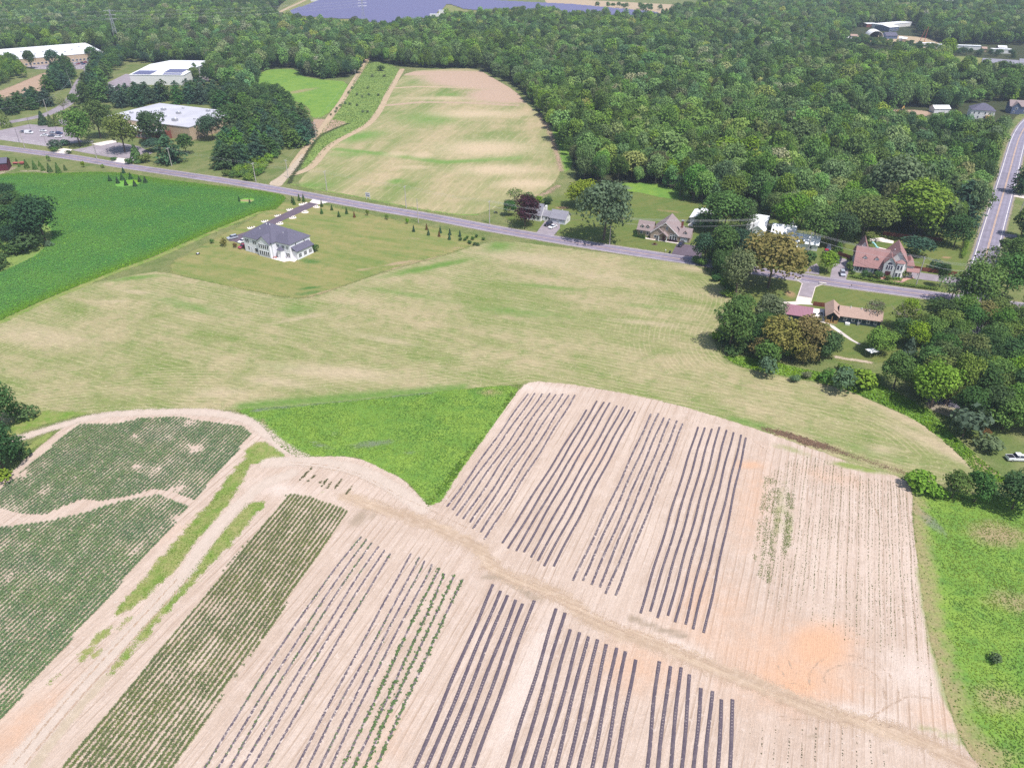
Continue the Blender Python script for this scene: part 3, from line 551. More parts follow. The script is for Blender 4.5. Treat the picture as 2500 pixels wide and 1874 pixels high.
# ------------------------------------------------------------------ roads, drives, parking
main_px = [(-420, 308), (-200, 334), (0, 360.5), (174, 383), (289, 403), (420, 422), (560, 443), (640, 456), (783, 482.5), (904, 505), (1052, 529), (1200, 558), (1340, 582), (1489, 607), (1692, 637), (1918, 672), (2090, 697), (2280, 722), (2497, 749), (2700, 775), (3000, 810)]
main_line = chaikin([G(p) for p in main_px], 3, False)
cty_px = [(2620, 235), (2550, 268), (2510, 298), (2489, 332), (2477, 372), (2466, 415), (2447, 482), (2427, 550), (2408, 620), (2394, 668), (2380, 722), (2362, 790), (2335, 890), (2310, 990)]
cty_line = chaikin([G(p) for p in cty_px], 3, False)
for ln_, w_ in ((main_line, 9.6), (cty_line, 11.2)): strip('road_shoulder', ln_, w_, 8, M['shoulder'], 1.4, 0, 1.6)
road('main_road', main_line, 8.0, .050, M['asphalt'])
for off in (-3.45, 3.45): road('edge_line', ribbon_pts(main_line, off), .16, .055, M['paint'])
for off in (-.16, .16): road('centre_line', ribbon_pts(main_line, off), .12, .055, M['yellow'])
cty_px = [(2620, 235), (2550, 268), (2510, 298), (2489, 332), (2477, 372), (2466, 415), (2447, 482), (2427, 550), (2408, 620), (2394, 668), (2380, 722), (2362, 790), (2335, 890), (2310, 990)]
cty_line = chaikin([G(p) for p in cty_px], 3, False)
road('county_road', cty_line, 9.6, .046, M['asphalt2'])
for off in (-3.9, 3.9): road('edge_line', ribbon_pts(cty_line, off), .28, .053, M['paint'])
for off in (-.2, .2): road('centre_line', ribbon_pts(cty_line, off), .18, .053, M['yellow'])
DZ = .036
slab('driveway', WP('a', 1490, 232, 1645, 268, 1110, 510, 900, 610, 640, 765, 420, 870, 405, 935, 340, 940, 200, 893, 120, 892, 265, 785, 430, 730, 700, 600, 1000, 450, 1250, 330), DZ, M['dark_asphalt'])
slab('driveway_apron', WP('a', 1555, 172, 1830, 226, 1700, 262, 1645, 268, 1490, 235), DZ + .004, M['white_conc'])
slab('patio', WP('a', 850, 1188, 940, 1160, 1290, 1195, 1235, 1240, 1150, 1222, 1060, 1240, 960, 1215), .10, M['white_conc'], .3)
slab('driveway', WP('b', 1110, 738, 1450, 782, 1445, 900, 1290, 1080, 905, 1010), DZ, M['lot'])
slab('driveway', WP('c', 1235, 1185, 1330, 1150, 1560, 1190, 1900, 1230, 1930, 1600, 1080, 1470), DZ, M['dark_asphalt'])
slab('garden_path', WP('c', 395, 985, 425, 1000, 1290, 1132, 1290, 1168, 400, 1032), .05, M['concrete'])
slab('driveway_apron', WP('c', 1570, 600, 1690, 620, 1650, 690, 1540, 670), DZ, M['concrete'])
slab('driveway', WP('H', 575, 960, 595, 860, 640, 790, 700, 800, 765, 840, 745, 870, 705, 985), DZ, M['lot'])
slab('driveway', WP('H', 1215, 900, 1660, 962, 1760, 985, 1750, 1030, 1500, 995, 1280, 968, 1200, 945), DZ, M['lot'])
slab('driveway', WP('f', 1980, 1215, 2060, 1110, 2170, 1060, 2211, 1120, 2211, 1240), DZ, M['lot'])
slab('driveway', WP('H', 315, 985, 500, 1012, 450, 1040, 425, 1130, 300, 1110, 335, 1010), DZ, M['lot'])
slab('driveway_apron', WP('H', 298, 1112, 425, 1132, 412, 1172, 440, 1190, 330, 1185, 150, 1200, 135, 1165, 285, 1160), DZ + .002, M['concrete'])
slab('patio', WP('e', 820, 280, 1070, 300, 1060, 560, 1160, 600, 1300, 620, 1100, 600, 900, 545, 760, 520), .06, M['white_conc'])
slab('garden_path', WP('e', 1140, 610, 1240, 640, 1640, 930, 1800, 1020, 1760, 1030, 1560, 930, 1190, 680), .045, M['concrete'])
slab('garden_path', WP('d', 900, 1140, 1060, 1150, 980, 1190, 1000, 1240, 1130, 1275, 1400, 1270, 1510, 1150, 1700, 1170, 1720, 1195, 1560, 1240, 1430, 1310, 1100, 1305, 930, 1250, 885, 1200), .045, plain('brick_paving', (.46, .27, .22), .9, var=.2, scale=3))
slab('patio', WP('d', 640, 230, 930, 200, 1230, 290, 1210, 350, 870, 300, 640, 285), .05, M['white_conc'])
slab('patio', WP('d', 700, 470, 870, 440, 1050, 480, 1000, 525, 760, 515), .05, M['white_conc'])
slab('driveway', WP('H', 2110, 245, 2300, 265, 2300, 310, 2105, 272), DZ, M['concrete'])
slab('driveway', WP('H', 2010, 585, 2150, 600, 2150, 625, 2005, 615), DZ, M['lot'])
slab('driveway', WP('H', 1840, 262, 1990, 275, 1985, 295, 1850, 280), DZ, M['lot'])
slab('parking_lot', WP('A', -140, 1135, 0, 1100, 250, 1048, 570, 1078, 640, 1140, 700, 1200, 560, 1215, 430, 1240, 0, 1180, -140, 1160), DZ, M['lot'])
slab('parking_lot', WP('A', 600, 1265, 720, 1245, 800, 1225, 930, 1190, 1170, 1235, 1290, 1290, 1180, 1340, 1065, 1335, 930, 1328, 690, 1285), DZ, M['lot'])
slab('driveway_apron', WP('A', 430, 1287, 548, 1312, 610, 1262, 510, 1248), DZ + .004, M['white_conc'])
slab('driveway_apron', WP('A', 915, 1362, 1063, 1395, 1140, 1345, 1000, 1332), DZ + .004, M['white_conc'])
slab('pavement', WP('A', 770, 1215, 900, 1190, 990, 1180, 980, 1200, 850, 1230), DZ + .008, M['white_conc'])
road('access_road', chaikin(WP('A', -250, 1110, 0, 1045, 200, 1010, 380, 975, 520, 910, 600, 850, 640, 770, 670, 700, 720, 640, 760, 605, 740, 575, 700, 560), 2, False), 9.0, .038, M['lot'])
slab('parking_lot', WP('A', 170, 545, 760, 515, 790, 540, 700, 585, 440, 588, 300, 585), .032, M['lot'])
slab('parking_lot', WP('A', 905, 700, 1060, 625, 1200, 640, 1150, 720, 960, 820, 925, 800), .032, M['lot'])
slab('parking_lot', WP('A', 1560, 655, 1690, 540, 1770, 560, 1760, 690, 1640, 690), .032, M['lot'])
slab('parking_lot', WP('A', 890, 470, 1020, 400, 1030, 470, 950, 520), .032, M['lot'])
slab('parking_lot', WP('A', 440, 1010, 560, 1010, 570, 1060, 450, 1050), .032, M['lot'])
def bays(t, p0, p1, n, lx, ly):
    for i in range(n):
        k = i / (n - 1); a = W(t, p0[0] + (p1[0] - p0[0]) * k, p0[1] + (p1[1] - p0[1]) * k); b = W(t, p0[0] + (p1[0] - p0[0]) * k + lx, p0[1] + (p1[1] - p0[1]) * k + ly)
        road('bay_line', [a, b], .14, DZ + .005, M['paint'])
bays('h', (-40, 590), (820, 720), 26, 110, -60); bays('h', (1480, 810), (2000, 890), 16, 130, -60); bays('A', (300, 580), (690, 580), 16, 8, -14)
road('field_edge', chaikin(WP('h', 350, 1165, 500, 1160, 700, 1160, 900, 1200), 1, False), 2.0, .03, M['track'])
slab('path', WP('h', -100, 1180, 200, 1090, 330, 1090, 200, 1150, 0, 1225, -100, 1240), .03, M['track'])
# kerbs of the concrete drive by the green shed
for pl in (WP('H', 300, 985, 340, 1010, 290, 1155), WP('H', 520, 1012, 450, 1040, 412, 1168)): struct(MB().prism(ribbon_pts(pl, .15) + ribbon_pts(pl, -.15)[::-1], 0, .13).build('kerb', M['concrete']))
# ------------------------------------------------------------------ vegetation: crown meshes in unit size (height 1, width 1)
M['leaf'] = foliage('foliage')
M['bark'] = plain('bark', (.12, .09, .07), .95, var=.3, scale=3, bump=.4)
M['pale_bark'] = plain('pale_bark', (.30, .25, .22), .9, var=.25, scale=3)
def quads(name, C, Nrm, size, asp, leafv, r):
    """one mesh of small leaf-cluster faces: centres C, normals Nrm"""
    n = len(C); Nrm = Nrm / np.linalg.norm(Nrm, axis=1)[:, None]
    t = r.normal(size=(n, 3)); u = np.cross(Nrm, t); u /= np.linalg.norm(u, axis=1)[:, None]; w = np.cross(Nrm, u)
    sx = (size * r.uniform(.55, 1.35, n))[:, None]; sy = sx * asp
    k = r.uniform(.5, 1.0, (n, 1))                 # tapered, slightly folded outline
    V = np.stack([C - u * sx - w * sy * k, C + u * sx * k - w * sy, C + u * sx + w * sy * k, C - u * sx * k + w * sy], 1)
    V[:, 1] += Nrm * sx * .35; V[:, 3] -= Nrm * sx * .25
    me = bpy.data.meshes.new(name); me.vertices.add(4 * n); me.vertices.foreach_set('co', V.reshape(-1))
    me.loops.add(4 * n); me.loops.foreach_set('vertex_index', np.arange(4 * n, dtype=np.int32)); me.polygons.add(n)
    me.polygons.foreach_set('loop_start', np.arange(0, 4 * n, 4, dtype=np.int32)); me.polygons.foreach_set('loop_total', np.full(n, 4, np.int32)); me.update(calc_edges=True)
    me.attributes.new('leafv', 'FLOAT', 'FACE').data.foreach_set('value', leafv.astype(np.float32)); me.materials.append(M['leaf'])
    return me
def sph(n, r): d = r.normal(size=(n, 3)); return d / np.linalg.norm(d, axis=1)[:, None]
def crown_round(seed, n=1500, leaf=.030, lobes=16, z0=.30, gap=.0, top=1.0):
    r = np.random.default_rng(seed); L = []
    for i in range(lobes):
        a = r.uniform(0, 6.28); zz = r.uniform(0, 1); rad = (0.36 * math.sin(math.pi * (.18 + .72 * zz)) ** .7) * r.uniform(.55, 1.05)
        q = r.uniform(.13, .21); L.append((rad * math.cos(a), rad * math.sin(a), z0 + q * .6 + (top - z0 - 1.5 * q) * zz, q))
    L.append((0, 0, z0 + (top - z0) * .55, .30)); L.append((r.uniform(-.08, .08), r.uniform(-.08, .08), top - .2, .19)); L = np.array(L)
    pk = r.choice(len(L), n, p=L[:, 3] ** 2 / (L[:, 3] ** 2).sum()); d = sph(n, r); d[:, 2] = np.abs(d[:, 2]) * np.where(r.random(n) < .72, 1, -1)
    d /= np.linalg.norm(d, axis=1)[:, None]
    C = L[pk, :3] + d * (L[pk, 3] * r.uniform(.72, 1.08, n))[:, None]; C[:, 2] = np.clip(C[:, 2], z0 * .6, 1.02)
    lobev = r.uniform(.25, .75, len(L)); lv = np.clip(lobev[pk] + r.normal(0, .2, n), 0, 1)
    if gap: keep = r.random(n) > gap * (lobev[pk] < .5); C, d, lv = C[keep], d[keep], lv[keep]
    return quads('crown', C, d + r.normal(0, .55, (len(C), 3)) + np.array([0, 0, .35]), leaf, .8, lv, r)
def crown_pine(seed, n_lv=13, leaf=.034, z0=.10, wob=.25):
    r = np.random.default_rng(seed); C, D, Vv = [], [], []
    for k in range(n_lv):
        zz = k / (n_lv - 1); base = z0 + (1 - z0) * zz; rad = .50 * (1 - zz) ** .45 * (.8 if zz < .12 else 1.0) + .07; nb = 7 + int(8 * (1 - zz))
        for b in range(nb):
            a = r.uniform(0, 6.28); rr = rad * r.uniform(1 - wob * 1.6, 1 + wob * .3); m = max(4, int(14 * rr / .5 + 2)); bv = r.uniform(.2, .8)
            for j in range(m):
                t = (j + .6) / m; w = r.normal(0, .022 + .035 * t)
                C.append((rr * t * math.cos(a) - w * math.sin(a), rr * t * math.sin(a) + w * math.cos(a), base + .02 * math.sin(t * 3) - .05 * t * t + r.normal(0, .010)))
                D.append((.35 * math.cos(a), .35 * math.sin(a), 1.0)); Vv.append(bv)
    C = np.array(C); D = np.array(D) + r.normal(0, .35, (len(C), 3)); lv = np.clip(np.array(Vv) + r.normal(0, .15, len(C)), 0, 1)
    return quads('crown', C, D, leaf, .55, lv, r)
def crown_cone(seed, n=420, leaf=.07, full=.5):
    r = np.random.default_rng(seed); zz = r.random(n) ** 1.4; a = r.uniform(0, 6.28, n); rad = full * (1 - zz) ** .85 * r.uniform(.72, 1.05, n) + .02
    C = np.stack([rad * np.cos(a), rad * np.sin(a), .05 + .95 * zz], 1); D = np.stack([np.cos(a), np.sin(a), np.full(n, .6)], 1) + r.normal(0, .3, (n, 3))
    return quads('crown', C, D, leaf, .7, np.clip(r.normal(.5, .22, n), 0, 1), r)
def crown_shrub(seed, n=420, leaf=.055):
    r = np.random.default_rng(seed); L = [(r.uniform(-.26, .26), r.uniform(-.26, .26), r.uniform(.25, .6), r.uniform(.2, .34)) for _ in range(8)]; L = np.array(L)
    pk = r.integers(0, len(L), n); d = sph(n, r); d[:, 2] = np.abs(d[:, 2]) * np.where(r.random(n) < .75, 1, -1); C = L[pk, :3] + d * (L[pk, 3] * r.uniform(.75, 1.05, n))[:, None]; C[:, 2] = np.clip(C[:, 2], .03, 1)
    return quads('crown', C, d + r.normal(0, .45, (n, 3)) + np.array([0, 0, .3]), leaf, .75, np.clip(r.normal(.5, .22, n), 0, 1), r)
def trunk_mesh(seed, h=.55, limbs=5, rad=.022, mat='bark', spread=.3):
    r = random.Random(seed); mb = MB(); x = r.uniform(-.02, .02); mb.tube((0, 0, -.01), (x, 0, h * .45), rad, rad * .8, 7); mb.tube((x, 0, h * .44), (x * 1.5, 0, h), rad * .8, rad * .35, 6)
    for i in range(limbs):
        a = 6.28 * i / max(limbs, 1) + r.uniform(-.4, .4); z = h * r.uniform(.45, .85); e = (spread * math.cos(a) * r.uniform(.6, 1.1), spread * math.sin(a) * r.uniform(.6, 1.1), z + r.uniform(.12, .3))
        mb.tube((x, 0, z), e, rad * .5, rad * .15, 5, False)
        for _ in range(2): mb.tube(tuple(.5 * (p + q) for p, q in zip((x, 0, z), e)), (e[0] + r.uniform(-.1, .1), e[1] + r.uniform(-.1, .1), e[2] + r.uniform(-.02, .1)), rad * .25, rad * .08, 4, False)
    return mb.mesh('trunk', M[mat])
KIND = {
 'd': ([crown_round(s, 1700, .027, 18) for s in (1, 2, 3, 4)] + [crown_round(5, 1700, .027, 15, .22, top=1.0), crown_round(6, 1600, .028, 20, .36)], [trunk_mesh(s) for s in (1, 2, 3)]),
 'v': ([crown_round(71, 1500, .030, 9, .2), crown_round(72, 1700, .024, 28, .3), crown_round(73, 1300, .034, 12, .15, .2), crown_round(74, 1700, .026, 22, .4), crown_round(75, 1500, .028, 7, .25), crown_round(76, 1800, .023, 34, .2)], [trunk_mesh(16)]),
 'p': ([crown_pine(s, 12, .04) for s in (21, 22, 23)], [trunk_mesh(9, .9, 0, .018)]),
 'c': ([crown_cone(s) for s in (31, 32)], [trunk_mesh(10, .5, 0, .03)]),
 'k': ([crown_cone(s, 420, .06, .5) for s in (33,)], [trunk_mesh(10, .5, 0, .03)]),
 's': ([crown_shrub(s) for s in (41, 42, 43)], [trunk_mesh(11, .4, 4, .025, spread=.2)]),
 't': ([crown_shrub(s, 160, .075) for s in (45, 46)], [trunk_mesh(12, .6, 3, .03, spread=.2)]),
 'x': ([crown_round(s, 620, .024, 12, .28, .3) for s in (51, 52)], [trunk_mesh(13, .8, 11, .020, 'pale_bark', .36), trunk_mesh(14, .85, 12, .020, 'pale_bark', .38)]),
 'n': ([crown_round(s, 3600, .019, 26, .26) for s in (61, 62, 63)], [trunk_mesh(15, .6, 7, .022)]),
}
TINT = {k: tuple(min(.5, c * 1.45) for c in v) for k, v in dict(g=(.075, .135, .035), l=(.125, .20, .03), y=(.15, .21, .02), o=(.05, .095, .032), b=(.045, .085, .05), w=(.085, .125, .068), u=(.165, .152, .048), r=(.045, .018, .03), m=(.10, .145, .04), n=(.14, .075, .035), e=(.035, .07, .035), a=(.12, .16, .075)).items()}
NAMES = dict(v='broadleaf_tree', d='broadleaf_tree', n='broadleaf_tree', p='pine_tree', c='conifer', k='conifer', s='shrub', t='sapling', x='sparse_tree')
CATS = dict(v='tree', d='tree', n='tree', p='tree', c='conifer', k='conifer', s='shrub', t='sapling', x='tree')
vr = random.Random(5); MASS = []; NB = [0]
def plant(kind, x, y, wid, hgt, tint, label, group=None):
    if kind in 'dnv': NB[0] += 1
    cr, tr = KIND[kind]; root = thing(NAMES[kind], label, CATS[kind], (x, y, 0), vr.uniform(0, 6.28), group)
    cm, tm = vr.choice(cr), vr.choice(tr); j = [v * vr.uniform(.88, 1.12) for v in (TINT[tint] if isinstance(tint, str) else tint)]
    c = obj('crown', cm, root, scale=(wid, wid, hgt)); c['tint'] = j
    obj('trunk', tm, root, scale=(hgt, hgt, hgt))
    return root
def plant_px(t, bx, by, wpx, hpx, kind, tint, label, group=None):
    g = W(t, bx, by); k = TILE[t][2]; m = depth(g) / FPX / k           # metres per survey unit here
    el = math.atan2(CAM_H, g[1]); return plant(kind, g[0], g[1], wpx * m * (1.1 if kind in 'ckt' else 1.30), 1.2 * max(hpx * m / math.cos(el) - .35 * wpx * m * math.tan(el) * .5, hpx * m * .8), tint, label, group)

# single trees and bushes, each where it stands
TREES = '''
A 680 1230 220 250 n g|leafy lawn tree rising from the parking lot island beside the first apron
A 850 1165 210 250 n g|tall rounded tree beside the left end of the grey-roofed warehouse
A 1055 1285 240 270 n m|broad tree shading the striped parking bays before the warehouse
A 1310 1205 230 220 n o|dark tree hiding the white entrance roof of the warehouse
A 1800 1180 190 170 n b|blue-green tree at the right corner of the tan warehouse
A 1990 1160 270 220 n o|broad dark tree behind the right corner of the tan warehouse
A 1440 1370 220 190 p b|spreading blue-green pine in front of the brick warehouse corner
A 1575 1300 130 140 d o|small dark round tree beside the brick warehouse wall
A 1300 1275 160 90 d b|low tree between the pine and the warehouse entrance
A 1160 1370 110 120 c g|dense green conifer beside the second concrete apron
A 1235 1368 85 70 s l|bright rounded bush next to the conifer at the second apron
A 470 1250 95 70 s b|large grey-green bush at the parking lot corner
A 545 1228 75 50 s b|smaller grey-green bush behind the large one at the lot corner
A 463 1277 65 38 s o|clipped low bush at the left of the first concrete apron
A 577 1297 42 30 s o|small clipped ball bush at the right of the first apron
A 960 1357 42 30 s o|small clipped ball bush at the left of the second apron
A 1087 1382 60 42 s o|clipped ball bush at the right of the second apron
A 370 1055 75 95 k e|dark spruce on the grass strip behind the parked cars
A 437 1066 60 80 k g|light spruce next to the dark spruce behind the parked cars
A 482 1062 60 80 k m|yellowish spruce at the end of the strip behind the cars
A 60 1072 80 110 k m|leafy young spruce beside the curving access road
A 548 955 85 115 x a|thin greyish tree beside the bend of the access road
A 640 915 90 100 d g|small green tree inside the bend of the access road
A 905 945 70 60 s o|dark bush at the left end of the grey-roofed warehouse
A 270 580 90 120 d o|tree in front of the long white warehouse
A 460 560 110 110 d b|tree before the long white warehouse near the parked cars
A 785 510 80 90 d o|tree at the right end of the long white warehouse
G 150 440 115 110 d o|dark bushy tree standing left of the purple maple
G 190 330 130 110 x m|tall thin-leaved tree behind the purple maple
G 285 530 200 225 n r|dark purple copper maple in front of the white cape house
G 310 312 110 60 s o|dark bush behind the roof of the white cape house
G 395 325 62 55 s l|bright bush behind the white cape house
G 475 340 76 60 s o|rounded dark bush standing alone on the lawn behind the garage
G 790 365 270 190 n y|bright yellow-green tree beside the big silvery tree
G 945 640 400 420 n w|huge silvery-topped tree on the lawn by the utility pole
G 1800 560 200 130 n o|dark tree in front of the white-roofed barn
G 1960 580 340 290 n g|large tree between the barn and the white workshop
G 2090 560 220 230 n o|dark tree leaning over the white workshop
G 1790 845 185 220 n b|blue-green roadside tree beside the dark driveway
G 1935 862 225 290 n g|tall green roadside tree with bare lower trunk at the road edge
G 2080 840 210 250 n b|dark roadside tree behind the golden tree
G 2060 1110 230 330 n a|grey-green leafy tree beside the field corner below the road
G 1990 1050 120 150 s o|dark bush under the grey-green tree at the field corner
H 50 1045 470 400 n u|large golden-brown tree overhanging the main road
H 370 852 135 120 s o|dark round bush beside the golden-brown tree
H 540 912 155 150 d l|light green small tree between the two driveways
H 640 735 75 85 c g|narrow conifer behind the light green tree
H 420 690 290 300 n g|large green tree behind the white-roofed house
H 620 700 240 250 n o|dark tree beside the pool house driveway
H 840 650 360 320 n m|broad tree behind the red-roofed house
H 230 585 290 280 n g|rounded green tree behind the white L-shaped house
H 1280 605 450 390 n l|very large bright green tree behind the red-roofed house
H 1100 440 400 420 n a|huge pale grey-green tree in the back woods
H 1650 510 300 300 p b|dark blue-green pine by the county road
H 1530 420 260 260 p o|second dark pine in the back woods by the county road
H 1615 705 225 230 n o|round dark tree casting shade on the fenced lawn
H 1290 775 230 140 d b|tree with a white umbrella behind it beside the red-roofed house
H 1500 1040 90 170 d o|slim upright tree beside the paved side drive
H 1480 905 130 80 s e|dark clipped shrub block along the brown fence
H 1835 385 70 90 s l|bright bush at the edge of the county road
H 860 960 60 60 s o|rounded bush under the left window of the red-roofed house
H 975 965 65 60 s o|rounded bush left of the front door of the red-roofed house
H 1060 980 45 40 s m|rounded bush right of the front steps
H 1185 950 70 70 s m|rounded bush at the right corner of the bay window
H 905 955 45 45 s o|small bush between the two front windows of the red-roofed house
H 760 930 35 35 s o|small bush at the far left corner of the red-roofed house
H 740 900 60 80 s m|feathery bush between driveway and red-roofed house
H 1160 1440 200 240 x m|thin-crowned tree in front of the tan-roofed ranch house
H 1190 1390 150 220 n y|bright yellow-green young tree in front of the tan-roofed ranch
H 980 1590 230 180 n l|bright leafy tree over the canopy behind the ranch
H 1215 1655 150 170 k w|silvery blue spruce standing behind the ranch house
H 930 1330 140 170 x a|greyish thin tree at the right end of the ranch house
H 1580 1190 230 230 x a|bare-looking grey tree at the road crossing
H 1760 1220 320 340 n m|tall loose-leaved tree at the road crossing
H 1880 1010 260 280 x m|thin tree with pale limbs beside the county road crossing
H 2030 1130 280 320 n g|green tree standing at the corner of both roads
H 1480 1230 150 110 s o|dark bush beneath the grey tree at the crossing
H 2170 250 150 230 p e|dark spruce overhanging the right side of the county road
H 2180 620 160 200 d g|tree right of the county road near the small drive
H 2060 740 140 110 s o|bushy tree at the right edge of the county road
H 2160 860 220 200 n g|leafy tree at the right of the county road
H 2200 1000 220 210 n o|dark tree right of the crossing
E 390 660 310 330 n e|very dark rounded tree at the end of the crop-field grove
E 250 720 220 140 s o|low rounded bush in front of the dark grove tree
E 60 640 260 240 n o|dark tree in the crop-field grove
E 20 430 220 170 d e|dark tree at the back of the crop-field grove
E 170 560 200 170 n o|dark tree in the middle of the crop-field grove
E 130 760 160 100 s g|scrubby bush at the foot of the crop-field grove
E 20 880 130 120 s o|scrubby bush at the lower end of the crop-field grove
E 410 690 70 40 s w|small silvery bush beside the dark grove tree
E 1895 692 60 75 t u|pale creamy young ornamental tree beside the silver car
E 1790 672 40 40 t g|thin sapling left of the pale ornamental tree
E 1985 706 40 40 t n|thin reddish sapling right of the pale ornamental tree
F 722 742 70 70 t o|sapling beside the right wing of the large white house
I 30 640 300 330 n o|dark leafy tree at the left end of the sandy track
I 200 560 160 140 s g|bright bushy shrub beside the sandy track
I 40 1000 300 330 n e|large dark tree beside the corn patch at the sandy track
I 170 860 170 140 s o|dark bush between the track and the corn patch
I 20 1090 150 100 s l|bright low bush at the corner of the corn patch
L 30 200 130 170 s w|silvery-grey olive bush at the curved field edge beneath the golden tree
L 665 330 170 190 s w|large silvery-grey olive bush beside the green strip
L 270 245 75 50 s w|small silvery bush at the field edge
L 370 215 70 50 s a|grey-green small bush near the field edge
L 830 300 190 160 s l|bright green bush beside the large silvery bush
L 1110 300 230 260 n g|bushy green tree beside the bright strip
L 550 245 120 110 s g|green bush left of the large silvery bush
L 1690 710 270 250 s w|silvery-grey olive bush at the bend of the sandy field edge
L 1910 835 180 120 s a|rounded grey-green bush near the parked pickup
L 1840 740 120 100 x n|reddish dead brush between the two grey bushes
L 1420 470 330 330 n l|bright green tree standing over the curved field edge
L 1640 400 230 330 n l|tall bright green tree behind the field edge
L 1400 230 260 220 p e|dark evergreen behind the bright green tree
L 1330 1140 200 140 s l|bright spreading bush at the corner of the sandy field
L 1440 1210 130 100 s l|lower bright bush right of the spreading bush
L 1600 1225 190 190 d g|leafy bush tree in the short hedge, second from the sandy field
L 1790 1260 220 210 d o|darker leafy bush tree in the short hedge beside the gap
L 2110 1320 330 270 n o|large dark tree right of the gap in the hedge
G 2000 1560 290 330 n g|dark green leafy tree at the inner curve of the stubble field
G 2090 1330 200 200 n g|green tree above the inner curve of the stubble field
H 130 1640 330 290 n u|golden-brown oak beside the green shed
H 360 1640 300 300 n u|second golden-brown tree in front of the green shed
H 60 1350 240 210 n a|grey-green tree hiding the left end of the green shed
H 480 1660 200 220 d o|dark tree right of the golden trees in front of the shed
H 20 1700 200 180 d g|green tree under the golden trees by the field
P 1955 765 80 70 s w|lone blue-grey shrub in the bright meadow
L 2190 40 40 40 s o|small bush deep in the wood by the pickup
B 1075 600 60 45 s o|lone round bush in the weedy strip
'''
for ln in TREES.strip().split('\n'):
    a, lab = ln.split('|'); t, bx, by, wp, hp, kd, ti = a.split()
    plant_px(t, float(bx), float(by), float(wp), float(hp), kd, ti, lab)
def many(t, rows, wp, hp, kd, ti, lab, grp):
    for q in rows:
        w2, h2 = (q[2], q[3]) if len(q) > 3 else (wp, hp)
        plant_px(t, q[0], q[1], w2 * vr.uniform(.9, 1.1), h2 * vr.uniform(.9, 1.1), kd, q[4] if len(q) > 4 else ti, lab, grp)
many('h', [(490, 1110, 90, 120), (635, 1130, 80, 125), (725, 1075, 60, 80), (780, 1152, 70, 85), (905, 1182, 80, 150), (1060, 1200, 90, 155), (1180, 1150, 60, 95), (350, 1085, 45, 65), (300, 990, 40, 50)], 0, 0, 'k', 'g', 'young spruce planted in the grass beside the dark red barn', 'spruces by the red barn')
many('h', [(890, 990, 60, 110), (1860, 1112, 60, 80)], 0, 0, 't', 'l', 'thin roadside sapling opposite the parking lot', 'saplings opposite the parking lot')
plant_px('h', 1505, 1095, 70, 110, 't', 'y', 'bright green roadside sapling opposite the first apron')
many('E', [(930, 150), (995, 165), (1035, 137), (1065, 182), (1105, 130), (1140, 192), (1180, 152), (1230, 162), (1045, 82)], 32, 44, 'c', 'e', 'small dark fir in the clump at the edge of the green crop', 'small firs at the crop edge')
many('E', [(2020, 318), (2108, 335)], 18, 34, 'k', 'e', 'tiny dark fir in the bare spot of the green crop', 'tiny firs in the bare spot')
many('F', [(548, 345), (534, 330), (590, 312), (628, 320)], 26, 50, 'k', 'o', 'dark slender conifer clustered left of the white driveway apron', 'conifers by the apron')
many('F', [(780, 422), (865, 392), (925, 448), (990, 422), (780, 362)], 24, 44, 'c', 'o', 'small dark cone-shaped fir in the scattered row on the big lawn', 'firs on the lawn')
plant_px('F', 1055, 452, 20, 42, 'c', 'n', 'browned dead fir at the end of the lawn row')
many('F', [(1165, 437), (1330, 471), (1500, 506)], 30, 52, 't', 'l', 'staked leafy sapling along the road side of the lawn', 'saplings along the lawn')
many('F', [(1555, 573), (1680, 602), (1780, 584), (1860, 600), (1857, 640), (1945, 614)], 24, 44, 'c', 'b', 'blue-green young fir at the narrow end of the lawn', 'young firs at the lawn end')
many('F', [(1665, 556), (1770, 614)], 22, 40, 'c', 'n', 'reddish browned young fir at the narrow end of the lawn', 'browned firs')
many('F', [(1950, 647), (1990, 647), (2030, 677), (2070, 687), (2095, 691), (2085, 622), (2140, 644), (2005, 632), (2022, 668), (2052, 640)], 26, 26, 's', 'o', 'tiny bush in the cluster at the tip of the lawn', 'tiny bushes at the lawn tip')
many('c', [(80 + 40 * i, 960 + 9 * i) for i in range(8)], 60, 130, 'k', 'o', 'dark upright hedge conifer beside the stone house patio', 'hedge conifers by the stone house')
many('B', [(830, 750), (800, 790), (870, 805), (915, 825), (970, 805), (810, 885), (870, 895), (770, 880), (730, 900), (650, 975), (690, 950), (960, 950), (920, 950), (1100, 650), (1000, 650), (960, 750), (1050, 810), (700, 925)], 22, 20, 's', 'a', 'small grey-green bush scattered in the weedy strip', 'bushes in the weedy strip')
many('c', [(560 + 45 * i, 1010 + 7 * i) for i in range(6)] + [(1000 + 45 * i, 1085 + 7 * i) for i in range(6)], 55, 50, 's', 'r', 'reddish low bush in the flower bed before the stone house', 'flower bed bushes')
many('d', [(1150, 1215), (1220, 1225), (1290, 1225), (1350, 1220)], 60, 45, 's', 'l', 'low round bush at the foot of the bay window', 'bay window bushes')
